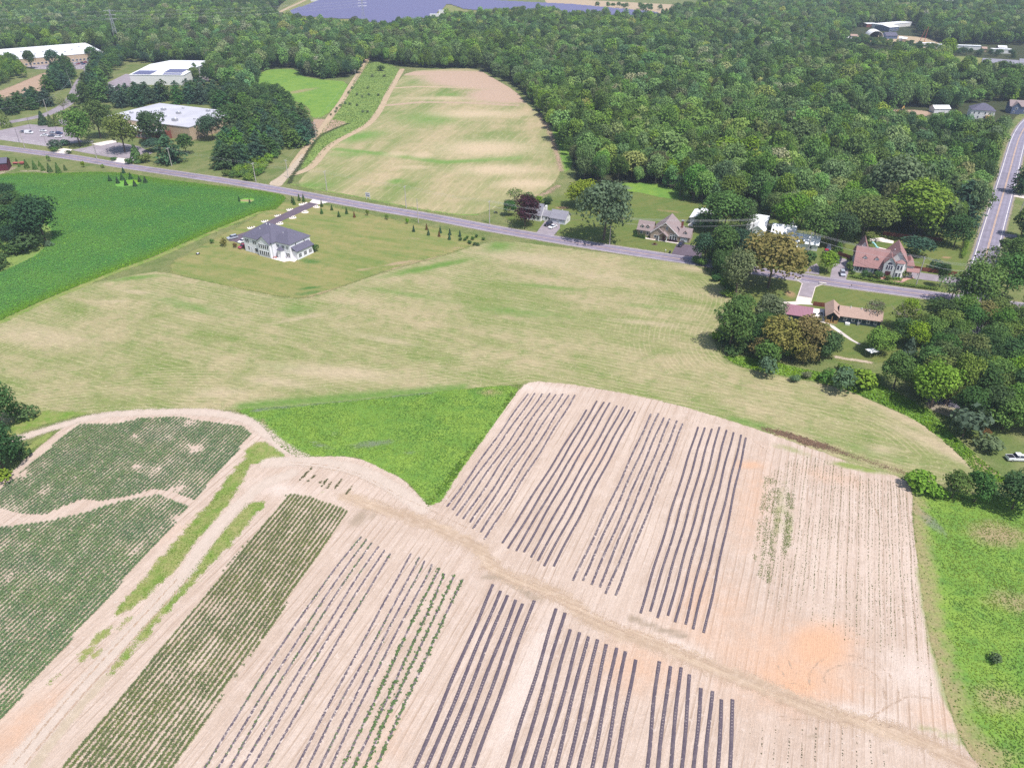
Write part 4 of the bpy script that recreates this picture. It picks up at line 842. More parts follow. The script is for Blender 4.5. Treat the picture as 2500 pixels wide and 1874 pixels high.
# planted groups
def fill(poly, sp, kd, tints, wr, hr, lab, grp, jit=.4, lim=400):
    a = np.array(poly); out = 0; y = a[:, 1].min()
    while y < a[:, 1].max():
        x = a[:, 0].min()
        while x < a[:, 0].max():
            p = (x + vr.uniform(-jit, jit) * sp, y + vr.uniform(-jit, jit) * sp)
            if inside(poly, [p])[0] and out < lim:
                w = vr.uniform(*wr); tt = vr.choice(tints); hh = vr.uniform(*hr) * (w / wr[1]) ** .4
                if kd in 'dn' and p[1] > 430: MASS.append((p[0], p[1], w, hh, *TINT[tt]))
                else: plant(kd, *p, w, hh, tt, lab, grp)
                out += 1
            x += sp
        y += sp
fill(WP('s', 520, 424, 522, 392, 555, 358, 600, 325, 640, 295, 690, 280, 738, 292, 765, 325, 757, 352, 700, 376, 640, 398, 560, 424), 9.0, 'p', 'bog', (11, 16), (11, 15), 'dense blue-green pine in the grove beside the warehouse', 'pines beside the warehouse')
fill(WP('A', 1900, 1490, 2050, 1410, 2200, 1330, 2330, 1290, 2360, 1340, 2260, 1430, 2160, 1530), 4.2, 's', 'gll', (4, 6.5), (3, 5), 'bright green thicket bush between the pine grove and the dirt drive', 'thicket by the dirt drive')
fill(WP('A', 940, 930, 960, 850, 1150, 830, 1500, 810, 1750, 800, 1900, 790, 2050, 850, 2000, 930, 1750, 900, 1400, 875, 1330, 875, 1100, 920), 11, 'p', 'bbo', (12, 17), (12.5, 16), 'dark pine in the belt between the two warehouses', 'pines between the warehouses')
fill(WP('s', 570, 222, 630, 232, 690, 246, 735, 262, 700, 286, 620, 292, 575, 262), 9.5, 'd', 'oog', (10, 14), (11, 14), 'dark tree at the lower corner of the oval field', 'trees at the oval field corner')
fill(WP('A', 770, 570, 900, 490, 1040, 475, 1100, 520, 1040, 590, 900, 640, 800, 640), 10, 'd', 'ogb', (10, 14), (11, 14), 'tree left of the hall', 'trees left of the hall')
fill(WP('A', 1060, 525, 1200, 500, 1500, 495, 1780, 500, 1780, 535, 1560, 536, 1300, 535, 1100, 540), 10, 'd', 'obo', (10, 14), (11, 15), 'tree behind the hall', 'trees behind the hall')
fill(WP('A', 690, 900, 720, 760, 780, 640, 840, 560, 920, 560, 920, 640, 880, 740, 900, 860), 10, 'p', 'bog', (11, 16), (12, 16), 'dark pine in the belt along the access road', 'pines along the access road')
fill(WP('A', 0, 990, 20, 900, 200, 880, 330, 830, 440, 900, 330, 940, 200, 950, 60, 1000), 10, 'p', 'bo', (11, 15), (10, 14), 'dark pine on the bank left of the access road', 'pines left of the access road')
fill(WP('A', 400, 800, 420, 680, 520, 560, 640, 560, 600, 680, 540, 790), 10, 'p', 'bo', (11, 15), (12, 15), 'dark pine standing below the long warehouse parking', 'pines below the far parking lot')
fill(WP('A', -60, 740, 0, 720, 230, 660, 130, 560, -60, 560), 9, 'd', 'gl', (9, 12), (11, 15), 'green tree in the grove left of the long warehouse', 'grove left of the long warehouse')
fill(WP('A', 1560, 690, 1760, 700, 2050, 830, 2200, 740, 2100, 600, 1880, 560, 1800, 620), 10, 'd', 'gmo', (9, 13), (11, 16), 'green tree between the oval field and the white-roofed hall', 'trees by the oval field')
fill(WP('B', 400, 640, 390, 590, 600, 560, 870, 590, 870, 650, 700, 668), 10, 'n', 'oge', (11, 15), (13, 18), 'dark tree in the clump cutting into the oval field', 'clump at the oval field')
fill(WP('L', 1260, 330, 1500, 470, 1800, 640, 2000, 800, 2300, 820, 2300, 300, 2300, 0, 1900, -100, 1500, 30, 1350, 180), 7.2, 'n', 'goolm', (9, 13), (9, 14), 'tree in the dense wood behind the parked pickup', 'wood behind the pickup')
fill(WP('H', 1380, 1640, 1350, 1500, 1500, 1330, 1700, 1330, 2000, 1350, 2300, 1300, 2300, 1600, 1900, 1640), 7.4, 'n', 'mmugo', (9, 13), (9, 13), 'yellowish loose-crowned tree in the wood below the crossing', 'wood below the crossing')
fill(WP('H', 2120, 1000, 2300, 900, 2400, 600, 2250, 450, 2180, 600, 2150, 780), 9, 'd', 'go', (8, 11), (9, 13), 'tree in the belt right of the county road', 'belt right of the county road')
fill(WP('G', 1860, 720, 1960, 800, 2000, 960, 2100, 1150, 1960, 1110, 1880, 1000, 1800, 900, 1690, 850), 4.5, 's', 'glo', (4, 6), (2.5, 4), 'green undergrowth bush along the curved field corner', 'undergrowth at the field corner')
fill(WP('G', 1880, 1530, 1880, 1420, 1960, 1380, 2050, 1350, 2211, 1500, 2211, 1650, 1950, 1640), 5, 's', 'glo', (4, 7), (3, 5), 'green undergrowth bush at the inner curve of the stubble field', 'undergrowth at the inner curve')
fill(WP('L', 640, 120, 900, 130, 1000, 230, 1200, 320, 1000, 300, 760, 250), 5, 's', 'lg', (4, 6), (2, 3.5), 'bright scrub bush along the strip behind the silvery bush', 'scrub behind the silvery bush')
fill(WP('G', 1480, 260, 1560, 250, 1700, 320, 1740, 350, 1650, 335, 1560, 300), 7, 'd', 'lg', (6, 8), (8, 10), 'bright green tree at the front edge of the wood', 'front edge of the wood')

fill(WP('E', -150, 320, 60, 330, 220, 420, 330, 560, 300, 680, 150, 760, -20, 850, -150, 850), 8.5, 'n', 'oeo', (9, 13), (9, 13), 'dark tree in the heart of the crop-field grove', 'crop-field grove')
fill(WP('H', 850, 1640, 900, 1560, 1100, 1500, 1350, 1400, 1400, 1500, 1380, 1640, 1100, 1690), 8, 'n', 'lmga', (8, 11), (8, 11), 'loose green tree behind the ranch house', 'trees behind the ranch')
fill(WP('H', -260, 1520, -160, 1360, -20, 1290, 130, 1380, 200, 1580, 400, 1590, 560, 1560, 600, 1640, 480, 1690, 200, 1720, -100, 1690), 7.0, 'n', 'ouog', (8, 11), (8, 11), 'tree in the dense clump between the green shed and the stubble field', 'clump by the green shed')
fill(WP('G', 1720, 850, 1800, 835, 2000, 860, 2150, 900, 2190, 1080, 2080, 1120, 1980, 1060, 1880, 960), 7.5, 'n', 'obog', (8, 11), (9, 12), 'tree in the dark roadside clump at the field corner', 'roadside clump')
# the woods: the 300 trees that show largest stand alone, the rest is one mass
def wood_points():
    pts = []
    for nm, poly in WOODS.items():
        a = np.array(poly); x0, x1, y0, y1 = a[:, 0].min(), a[:, 0].max(), a[:, 1].min(), a[:, 1].max(); sp = 7.0
        X, Y = np.meshgrid(np.arange(x0, x1, sp), np.arange(y0, y1, sp)); X = X.copy(); X[1::2] += sp / 2
        P = np.stack([X.ravel(), Y.ravel()], 1) + rng.uniform(-.38, .38, (X.size, 2)) * sp
        k = inside(poly, P)
        for e in EXCL: k &= ~inside(e, P)
        pts.append(P[k])
    P = np.concatenate(pts)
    px = np.array([proj(x, y, 8) for x, y in P]); return P[(px[:, 0] > -130) & (px[:, 0] < 2630) & (px[:, 1] > -170)]
WPT = wood_points()
dist = np.hypot(WPT[:, 0], WPT[:, 1])
# keep the yards of the houses in the wood open
YARD = [WP('H', 780, 640, 1250, 620, 1500, 640, 1640, 640, 1640, 950, 1200, 980, 760, 980), WP('G', 1640, 360, 1880, 350, 1900, 520, 1650, 520), WP('G', 2150, 380, 2330, 400, 2300, 600, 2150, 600), WP('H', 0, 540, 480, 600, 450, 960, 0, 860),
        WP('H', 560, 720, 760, 720, 760, 1000, 560, 1000)]
ok = np.ones(len(WPT), bool)
for yd in YARD: ok &= ~inside(yd, WPT)
ok &= segdist([tuple(p) for p in cty_line], WPT, False) > 9.5
WPT, dist = WPT[ok], dist[ok]
order = np.argsort(dist); NN = max(60, 300 - NB[0]); near, far = order[:NN], order[NN:]
def patch(P, k=.011, ph=0.): return .5 + .5 * np.sin(P[:, 0] * k * 2.1 + 1.3 * np.sin(P[:, 1] * k * 1.7 + ph)) * np.cos(P[:, 1] * k * 1.9 + np.sin(P[:, 0] * k * 1.1))
pt = patch(WPT)
pal = np.array([TINT[c] for c in 'oggmlagoybm'] + [(.20, .17, .11)])
def tints(P, n):
    base = pal[rng.integers(0, len(pal), n)]; f = (.6 + .35 * patch(P))[:, None]; mean = np.array(TINT['g'])
    t = base * .7 + mean * .3; pq = patch(P, .006, 2.)[:, None]; t = t * (1 - .45 * pq) + (np.array(TINT['l']) * pq + np.array(TINT['b']) * (1 - pq)) * .45 * pq + np.array(TINT['b']) * .25 * (1 - pq); t = t * (.52 + .75 * f); lum = .98 * np.exp(rng.normal(0, .34, (n, 1))); return np.clip(t * lum, .012, .4)
tn = tints(WPT, len(WPT))
def wood_label(t):
    lum = t[1] / TINT['g'][1]; k = 'dark' if lum < .8 else 'light' if lum > 1.25 else 'yellowish' if t[0] / t[1] > .6 else 'mid'
    return '%s green broadleaf tree in the front of the dense wood beyond the houses' % k, '%s green trees of the front wood' % k
for i in near:
    w = min(19, max(6.5, math.exp(vr.gauss(2.42, .28))))
    plant('n' if vr.random() < .45 else 'v' if vr.random() < .6 else 'd', WPT[i, 0], WPT[i, 1], w, vr.gauss(15.5, 2.4) * (w / 12) ** .35, tuple(tn[i]), *wood_label(tn[i]))
def hidden_src(me_list, nm): return [bpy.data.objects.new(nm, m) for m in me_list]
src_d = hidden_src(KIND['d'][0] + KIND['v'][0] + KIND['v'][0] + KIND['p'][0][:1] + KIND['x'][0][:1], 'wood_crown')
wf = np.clip(np.exp(rng.normal(2.35, .30, len(far))), 5.5, 20); hf = np.clip(rng.normal(14.5, 2.6, len(far)) * (wf / 11) ** .35, 7, 21)
conif = rng.random(len(far)) < .0
# young pines and scrub around the sheds in the distance
def rand_in(poly, n):
    a = np.array(poly); P = np.stack([rng.uniform(a[:, 0].min(), a[:, 0].max(), n), rng.uniform(a[:, 1].min(), a[:, 1].max(), n)], 1); return P[inside(poly, P)]
fill(WP('D', 870, 345, 1200, 395, 1500, 425, 1560, 450, 1240, 440, 900, 400, 700, 380), 9, 'd', 'om', (7, 10), (7, 9), 'low tree screening the far sheds', 'trees before the far sheds')
fill(WP('D', 1570, 440, 2120, 470, 2120, 490, 1850, 480, 1580, 470), 10, 'd', 'ob', (6, 9), (6, 8), 'tree between the far white trailers and the grey barn', 'trees before the trailers')
fill(WP('C', 500, 55, 1000, 60, 1350, 85, 1500, 60, 1500, 95, 1200, 110, 900, 80), 22, 'd', 'go', (8, 12), (8, 11), 'scattered tree on the pale ground beyond the solar farm', 'trees beyond the solar farm')
fill(WP('C', 280, -60, 1200, -20, 2000, -10, 2000, -120, 300, -160), 14, 'd', 'gom', (10, 14), (11, 15), 'far tree on the horizon beyond the solar farm', 'far trees beyond the solar farm', lim=120)

MS = np.array(MASS); allp = np.concatenate([WPT[far], MS[:, :2]]); sc_ = np.concatenate([np.stack([wf, wf * rng.uniform(.75, 1.25, len(wf)), hf], 1), MS[:, [2, 2, 3]]])
scatter('wood', allp, sc_, rng.uniform(0, 6.28, len(allp)), np.concatenate([tn[far], MS[:, 4:7]]), src_d, 'dense green broadleaf wood stretching back to the solar farm', 'wood')
print('broadleaf singles', NB[0], 'mass', len(allp))
# ------------------------------------------------------------------ crops and weeds
def blade_mesh(seed, leaves, h, droop, wid, v=.5, up=.55):
    r = np.random.default_rng(seed); V = []; F = []; lv = []
    for i in range(leaves):
        a = r.uniform(0, 6.28); z = h * up * r.uniform(.1, 1); L = h * r.uniform(.4, .75); ca, sa = math.cos(a), math.sin(a); o = len(V); w = wid * r.uniform(.7, 1.2)
        for t, wt in ((0, .5), (.5, 1.), (1, .12)):
            x = L * t * .8; zz = z + L * (.75 * t - droop * t * t)
            V += [(x * ca - w * wt * sa, x * sa + w * wt * ca, zz), (x * ca + w * wt * sa, x * sa - w * wt * ca, zz)]
        F += [(o, o + 1, o + 3, o + 2), (o + 2, o + 3, o + 5, o + 4)]; q = np.clip(r.normal(v, .25), 0, 1); lv += [q, q]
    me = bpy.data.meshes.new('blades'); me.from_pydata(V, [], F); me.attributes.new('leafv', 'FLOAT', 'FACE').data.foreach_set('value', np.array(lv, np.float32)); me.materials.append(M['leaf'])
    return me
src_corn = hidden_src([blade_mesh(s, 10, 1.35, .85, .07) for s in (1, 2, 3)], 'corn_plant')
src_leafy = hidden_src([blade_mesh(s, 12, 1.0, 1.0, .12, up=.45) for s in (4, 5, 6)], 'leafy_plant')
src_grass = hidden_src([blade_mesh(s, 9, .8, .7, .06, up=.15) for s in (7, 8, 9)], 'grass_tuft')
def rows_in(poly, ang, sp, along, jit=.07):
    a = np.array(poly); c = a.mean(0); ca, sa = math.cos(ang), math.sin(ang)
    U = (a - c) @ np.array([[ca, sa], [-sa, ca]])          # rotate so rows run along +Y
    xs = np.arange(U[:, 0].min(), U[:, 0].max(), sp); ys = np.arange(U[:, 1].min(), U[:, 1].max(), along); X, Y = np.meshgrid(xs, ys)
    Q = np.stack([X.ravel() + rng.normal(0, jit * .5, X.size) + .10 * np.sin(Y.ravel() * .21 + X.ravel()), Y.ravel() + rng.uniform(-.5, .5, X.size) * along], 1)
    P = Q @ np.array([[ca, -sa], [sa, ca]]) + c; k = inside(poly, P); return P[k], X.ravel()[k]
_ph = rng.uniform(0, 6.28, (7, 2)); _kv = rng.normal(0, 1, (7, 2))
def vnoise(P, k):
    s = 0
    for i in range(7): s = s + np.sin((P @ _kv[i]) * k * (1 + .45 * i) + _ph[i, 0]) / (1 + .35 * i)
    return s / 2.3
def crop_rows(name, polys, ang, sp, along, srcs, size, c0, c1, label, cat, gaps=.9, gk=.22, hvar=.25):
    PP = [rows_in(p, ang, sp, along) for p in polys]; P = np.concatenate([q[0] for q in PP])
    g = vnoise(P, gk); keep = (g < gaps + rng.normal(0, .18, len(P))) & (rng.random(len(P)) > .05); P = P[keep]; g = g[keep]
    s = size * np.clip(1 - hvar * np.clip(g, 0, 1.2), .45, 1.1) * rng.uniform(.75, 1.2, len(P)); f = np.clip(.5 + .35 * vnoise(P + 50, .12) + rng.normal(0, .18, len(P)), 0, 1)[:, None]
    return scatter(name, P, s, rng.uniform(0, 6.28, len(P)), np.array(c0) * (1 - f) + np.array(c1) * f, srcs, label, cat)
CORN1 = WP('I', 660, 610, 1000, 605, 1160, 560, 1500, 545, 1700, 580, 2050, 625, 2125, 695, 1640, 1245, 1600, 1230, 1450, 1170, 1300, 1150, 1150, 1200, 860, 1255, 700, 1235, 560, 1290, 380, 1370, 180, 1360, 0, 1310, -300, 1400, -300, 1350, 0, 1155, 500, 745)
CORN2 = WP('I', -300, 1560, 0, 1480, 300, 1445, 500, 1405, 750, 1345, 1000, 1265, 1330, 1200, 1600, 1305, 1310, 1640) + WP('M', 1105, 10, 200, 1035, 0, 1285, -400, 1760, -700, 1000)
CORN3 = WP('s', 702, 1205, 760, 1214, 856, 1249, 418, 1880, 330, 2010, 20, 2020, 140, 1880)
crop_rows('corn_crop', [CORN1, CORN2], CORN, .95, .20, src_corn, .70, (.135, .225, .12), (.185, .275, .115), 'tall dark green corn growing in close rows on pale sand', 'corn', .98, .16)
crop_rows('corn_crop', [CORN3], CORN, 1.02, .19, src_corn, .66, (.145, .19, .085), (.195, .23, .085), 'narrow block of corn in straight rows beside the melon rows', 'corn', 1.6, .2)
for i, (x0, y0, x1, y1) in enumerate(((490, 975, 385, 1080), (520, 1035, 450, 1100), (575, 1085, 550, 1110), (630, 1055, 570, 1135), (655, 1095, 620, 1150), (740, 1070, 680, 1155), (830, 1130, 780, 1195))):
    a, b = np.array(W('J', x0, y0)), np.array(W('J', x1, y1)); n = int(np.linalg.norm(b - a) / .22); P = a + (b - a) * rng.random((n, 1)) + rng.normal(0, .12, (n, 2))
    scatter('corn_row', P, rng.uniform(.35, .6, n), rng.uniform(0, 6.28, n), np.tile((.13, .14, .06), (n, 1)), src_corn, 'short stray row of low corn on the bare sand', 'corn')['group'] = 'stray corn rows'
# broad leafy crop
P = rand_in(POLY['crop'], 260000); P = P[~inside(WP('E', -300, 310, 0, 330, 230, 410, 430, 530, 450, 640, 300, 780, 0, 920, -300, 1020), P)]
P = P[(np.hypot(*(P - np.array(W('E', 1080, 165))).T) > 6.5) & (np.hypot(*(P - np.array(W('E', 2080, 310))).T) > 4)]
f = np.clip(.5 + .4 * vnoise(P, .06) + rng.normal(0, .25, len(P)), 0, 1)[:, None]
edge = np.exp(-(segdist(POLY['crop'], P) / 6) ** 2)[:, None]
scatter('leafy_crop', P, rng.uniform(.5, .9, len(P)), rng.uniform(0, 6.28, len(P)), (np.array((.095, .265, .075)) * (1 - f) + np.array((.155, .32, .068)) * f) * (1 - edge) + np.array((.15, .29, .035)) * edge, src_leafy, 'dense deep green leafy crop filling the field by the grove', 'crop')
# meadow weeds
def weeds(name, poly, n, smin, smax, c0, c1, label, src=src_leafy, k=.1, thin=None):
    P = rand_in(poly, n)
    if thin: P = P[(segdist(thin, P, False) > 4.6 + rng.normal(0, 1.4, len(P))) | (rng.random(len(P)) < .12)]
    f = np.clip(.5 + .4 * vnoise(P, k) + .35 * vnoise(P + 31, k * 3) + rng.normal(0, .2, len(P)), 0, 1)[:, None]
    return scatter(name, P, rng.uniform(smin, smax, len(P)) * np.clip(1 + .2 * vnoise(P, .2), .5, 1.4), rng.uniform(0, 6.28, len(P)), np.array(c0) * (1 - f) + np.array(c1) * f, src, label, 'weeds')
weeds('weeds', POLY['meadow'], 42000, .2, .36, (.095, .21, .045), (.20, .31, .052), 'bright green weeds filling the triangle between the sandy fields')
weeds('weeds', POLY['meadow_r'], 80000, .2, .36, (.11, .21, .042), (.235, .31, .05), 'bright yellow-green weeds along the right edge of the sandy field', thin=WP('Z', 1972, 1080, 1972, 1130, 1987, 1230, 2008, 1370, 2033, 1450, 2063, 1560, 2103, 1640, 2173, 1720))
weeds('weeds', POLY['weedy'], 14000, .4, .9, (.13, .22, .06), (.19, .28, .07), 'tall mixed weeds beside the dirt track', k=.05)
weeds('weeds', WP('Z', 1560, 770, 1620, 770, 1750, 800, 1900, 830, 2000, 880, 2070, 950, 2130, 1000, 2180, 1040, 2120, 1040, 2080, 990, 2030, 945, 1970, 902, 1890, 866, 1790, 826, 1690, 811, 1600, 792), 16000, .4, .9, (.12, .24, .03), (.19, .31, .03), 'bright weeds along the curved field edge')
weeds('weeds', WP('I', 2211, 755, 2120, 960, 1960, 1230, 1650, 1600) + WP('M', 1480, 0, 1250, 190, 1080, 330, 960, 390, 1040, 240, 1200, 80) + WP('I', 1440, 1640, 1640, 1400, 1800, 1230, 1950, 1020, 2120, 830), 7000, .2, .42, (.11, .21, .025), (.2, .25, .06), 'green grass strip between the corn and the track', src_grass, k=.3)
weeds('weeds', WP('J', 90, 1245, 60, 1330) + WP('I', 2120, 1400, 1960, 1600) + WP('M', 1640, 90, 1330, 440, 1060, 740, 930, 900, 880, 880, 1000, 720, 1250, 400, 1500, 130) + WP('I', 1760, 1650, 1950, 1420, 2070, 1270), 6000, .2, .42, (.11, .21, .025), (.22, .26, .07), 'green grass strip between the track and the narrow corn block', src_grass)
weeds('weeds', WP('J', 1470, 1300, 1440, 1260, 1520, 1210, 1700, 950, 1900, 720, 2080, 480, 2170, 330, 2211, 350, 1980, 650, 1780, 930, 1560, 1240), 3500, .35, .8, (.10, .20, .025), (.16, .25, .05), 'ragged weed fringe along the sand edge')
bw = np.array(WP('L', 0, 640, 200, 690, 400, 760, 550, 800, 750, 870, 1000, 950, 1250, 1030)); n = 2600; k = rng.random(n) * (len(bw) - 1); i0 = k.astype(int); P = bw[i0] + (bw[np.minimum(i0 + 1, len(bw) - 1)] - bw[i0]) * (k - i0)[:, None] + rng.normal(0, .7, (n, 2))
scatter('weeds', P, rng.uniform(.35, .9, n) * (.45 + np.exp(-((k - 1.8) / 1.2) ** 2)), rng.uniform(0, 6.28, n), np.tile((.27, .17, .12), (n, 1)) * rng.uniform(.7, 1.3, (n, 1)), src_grass, 'brown dry weed strip between the stubble and the sandy field', 'weeds')
# seedlings in faint rows on the sand
SEED = WP('L', 60, 1020, 250, 900, 420, 870, 640, 960, 900, 1060, 1150, 1090, 1230, 1200, 1280, 1600) + WP('P', 1330, 40, 1400, 600, 1440, 1000, 1200, 900, 800, 640, 300, 350, 0, 330) + WP('L', 20, 1600, 40, 1300)
PR, xr = rows_in(SEED, ROW, .72, .15, .14)
dens = np.clip(.42 + .35 * np.sin(xr * 2.9) + .3 * vnoise(PR, .11), .03, .9) * np.clip(segdist(WP('P', 100, 420, 700, 700, 1300, 1000), PR, False) / 14, .03, 1)
PR = PR[rng.random(len(PR)) < dens * .95]; n = len(PR)
scatter('seedlings', PR, rng.uniform(.12, .27, n), rng.uniform(0, 6.28, n), np.array((.15, .17, .06)) * rng.uniform(.7, 1.3, (n, 1)), src_leafy, 'tiny green seedlings in faint rows on pale sand', 'seedlings')
for (xa, ya, xb, yb, nn) in ((40, 1040, -60, 1750, 500), (75, 1060, -15, 1900, 700), (115, 1030, 50, 1950, 900), (150, 1090, 90, 1750, 600), (230, 1150, 190, 1700, 800), (262, 1180, 225, 1640, 500)):
    a_, b_ = np.array(W('L', xa, ya)), np.array(W('L', xb, yb)); tt = rng.random(nn); tt = tt[vnoise(np.stack([tt * 60, np.full(nn, xa * .1)], 1), .3) < .4]; P = a_ + (b_ - a_) * tt[:, None] + rng.normal(0, .32, (len(tt), 2)); n = len(P)
    scatter('weed_row', P, rng.uniform(.13, .28, n), rng.uniform(0, 6.28, n), np.array((.19, .24, .08)) * rng.uniform(.8, 1.2, (n, 1)), src_leafy, 'row of green weeds at the left of the seedling block', 'weeds')['group'] = 'weed rows'
SEED2 = WP('P', -100, 1280, 300, 1290, 700, 1340, 1000, 1450, 1100, 1700, -100, 1900)
PR, xr = rows_in(SEED2, ROW * .9, 2.2, .35, .08); PR = PR[rng.random(len(PR)) < .5]; n = len(PR)
scatter('seedlings', PR, rng.uniform(.16, .3, n), rng.uniform(0, 6.28, n), np.tile((.09, .10, .05), (n, 1)), src_leafy, 'sparse dark seedlings in dotted lines below the orange sand', 'seedlings')

# ------------------------------------------------------------------ planting beds under black plastic film, each bed its own
def film_mat(name, worn, film=(.06, .046, .058)):
    n = NT(name); u, v = n.attr('u'), n.attr('v'); p = n.pos()
    hole = n.math('PINGPONG', n.math('DIVIDE', u, .62), .5); vv = n.math('ABSOLUTE', v)
    ring = n.math('MULTIPLY', n.step(hole, .17, .08), n.step(vv, .42, .25))
    pres = n.step(n.noise(p, .16, 3, .6), .42, .58)
    soil = n.step(n.math('ADD', n.noise(p, 1.6, 4, .7), n.math('MULTIPLY', vv, .12)), .72 - worn, .80 - worn)
    m = n.math('MAXIMUM', n.math('MULTIPLY', n.math('MULTIPLY', ring, pres), .45), soil, clamp=True)
    m = n.math('MAXIMUM', m, n.math('MULTIPLY', n.step(n.noise(p, .5, 4, .7), .4, .75), min(.35, worn * 3.2)))
    film_tone = n.mix(n.noise(p, 3.0, 3, .7), film, tuple(c * 2.0 for c in film))  # film colour mottled by noise between darker and lighter
    return n.done(n.bsdf(n.mix(m, film_tone, (.52, .43, .38)), .55, spec=.4, normal=n.bump(n.noise(p, 4, 3), .4, .08)))
M['film'] = film_mat('black_film', .03); M['film_mid'] = film_mat('dusty_film', .10); M['film_old'] = film_mat('torn_film', .13)
BED_W = .86
def bed(line, mat, label, group, width=BED_W, h=.13, wob=.10):
    L = chaikin(line, 2, False); pts = []; acc = 0
    for a, b in zip(L[:-1], L[1:]):
        d = math.dist(a, b); m = max(1, int(d / .8))
        for j in range(m): pts.append((a[0] + (b[0] - a[0]) * j / m, a[1] + (b[1] - a[1]) * j / m))
    pts.append(L[-1]); ph = rnd.uniform(0, 6); pts = [(x + wob * math.sin(i * .23 + ph) + wob * .6 * math.sin(i * .071 + ph * 2), y) for i, (x, y) in enumerate(pts)]
    prof = [(-.5, .02), (-.38, h * .8), (0, h), (.38, h * .8), (.5, .02)]; V, F, U, Vc = [], [], [], []
    lanes = [ribbon_pts(pts, -q[0] * width) for q in prof]; n = len(pts)
    for i in range(n):
        if i: acc += math.dist(pts[i - 1], pts[i])
        ragged = rnd.uniform(.94, 1.06)
        for q, ln in zip(prof, lanes):
            x = pts[i][0] + (ln[i][0] - pts[i][0]) * ragged; y = pts[i][1] + (ln[i][1] - pts[i][1]) * ragged
            V.append((x, y, .016 + q[1] * rnd.uniform(.85, 1.15))); U.append(acc); Vc.append(q[0] * 2)
    for i in range(n - 1):
        for j in range(4): a = i * 5 + j; F.append((a, a + 1, a + 6, a + 5))
    me = bpy.data.meshes.new('planting_bed'); me.from_pydata(V, [], F); me.materials.append(mat)
    me.attributes.new('u', 'FLOAT', 'POINT').data.foreach_set('value', np.array(U, np.float32)); me.attributes.new('v', 'FLOAT', 'POINT').data.foreach_set('value', np.array(Vc, np.float32))
    return tag(obj('planting_bed', me), label, 'planting bed', group)
def beds(tops, bots, label, group, mat='film', **k):
    k.setdefault('width', .56 if 'upper' in group else .70)
    for a, b in zip(tops, bots):
        p, q = G(a), G(b); m = ((p[0] + q[0]) / 2, (p[1] + q[1]) / 2); bed([p, m, q], M[mat], label, group, **k)
def PT(t, *xy): return [S(t, xy[i], xy[i + 1]) for i in range(0, len(xy), 2)]
beds(PT('K', 170, 350, 230, 345, 290, 350, 350, 345, 400, 355, 460, 350, 515, 360, 570, 360), PT('q', 290, 180, 330, 205, 365, 250, 415, 275, 468, 300, 495, 350, 552, 378, 585, 432), 'dusty black film planting bed in the block beside the green triangle', 'upper beds by the triangle', 'film_mid', wob=.14)
beds(PT('K', 665, 485, 755, 410, 810, 420, 860, 425, 920, 450, 970, 460, 1020, 485, 1070, 500), PT('q', 718, 462, 765, 503, 822, 523, 882, 532, 938, 572, 992, 600, 1037, 640, 1113, 642), 'black film planting bed in the second block from the green triangle', 'second upper block of beds')
beds(PT('K', 1210, 520, 1270, 515, 1315, 550, 1365, 560, 1430, 575, 1475, 600), PT('O', 690, 80, 770, 80, 840, 115, 910, 135, 965, 190, 1045, 205), 'black film planting bed in the six-bed block beyond the sandy track', 'upper block of six beds', 'film_mid')
beds(PT('K', 1600, 630, 1660, 635, 1720, 645, 1785, 630, 1845, 655, 1900, 675, 1970, 695, 2010, 720), PT('O', 1250, 355, 1335, 340, 1400, 395, 1490, 375, 1550, 430, 1630, 450, 1700, 490, 1790, 520), 'black film planting bed in the block beside the seedling rows', 'upper beds by the seedlings')
beds(PT('q', 650, 780, 700, 830, 757, 865, 822, 900, 875, 930, 965, 905), [(1014 - 26, 1930), (1046 - 26, 1930), (1072 - 25, 1930), (1101 - 25, 1930), (1130 - 24, 1930), (1159 - 24, 1930)], 'black film planting bed in the block beside the overgrown melon rows', 'lower beds by the melons')
b2 = PT('O', 140, 1650, 245, 1650, 345, 1650, 445, 1650, 545, 1650, 645, 1650, 745, 1650, 850, 1650, 950, 1650, 1050, 1650)
beds(PT('O', 545, 315, 620, 350, 665, 490, 745, 515, 815, 550, 895, 575, 970, 615, 1055, 645, 1130, 675, 1210, 745), [(x - 20 + i, y + 60) for i, (x, y) in enumerate(b2)], 'black film planting bed in the ten-bed block', 'lower block of ten beds')
b3 = PT('O', 1305, 1650, 1405, 1650, 1500, 1650, 1605, 1650, 1700, 1650, 1800, 1650, 1900, 1650, 2005, 1650)
beds(PT('O', 1415, 760, 1505, 800, 1600, 810, 1675, 870, 1765, 985, 1860, 1010, 1945, 1080, 2040, 1080), [(x - 6 + i * .6, y + 60) for i, (x, y) in enumerate(b3)], 'black film planting bed in the eight-bed block beside the orange sand', 'lower beds by the orange sand', wob=.12)
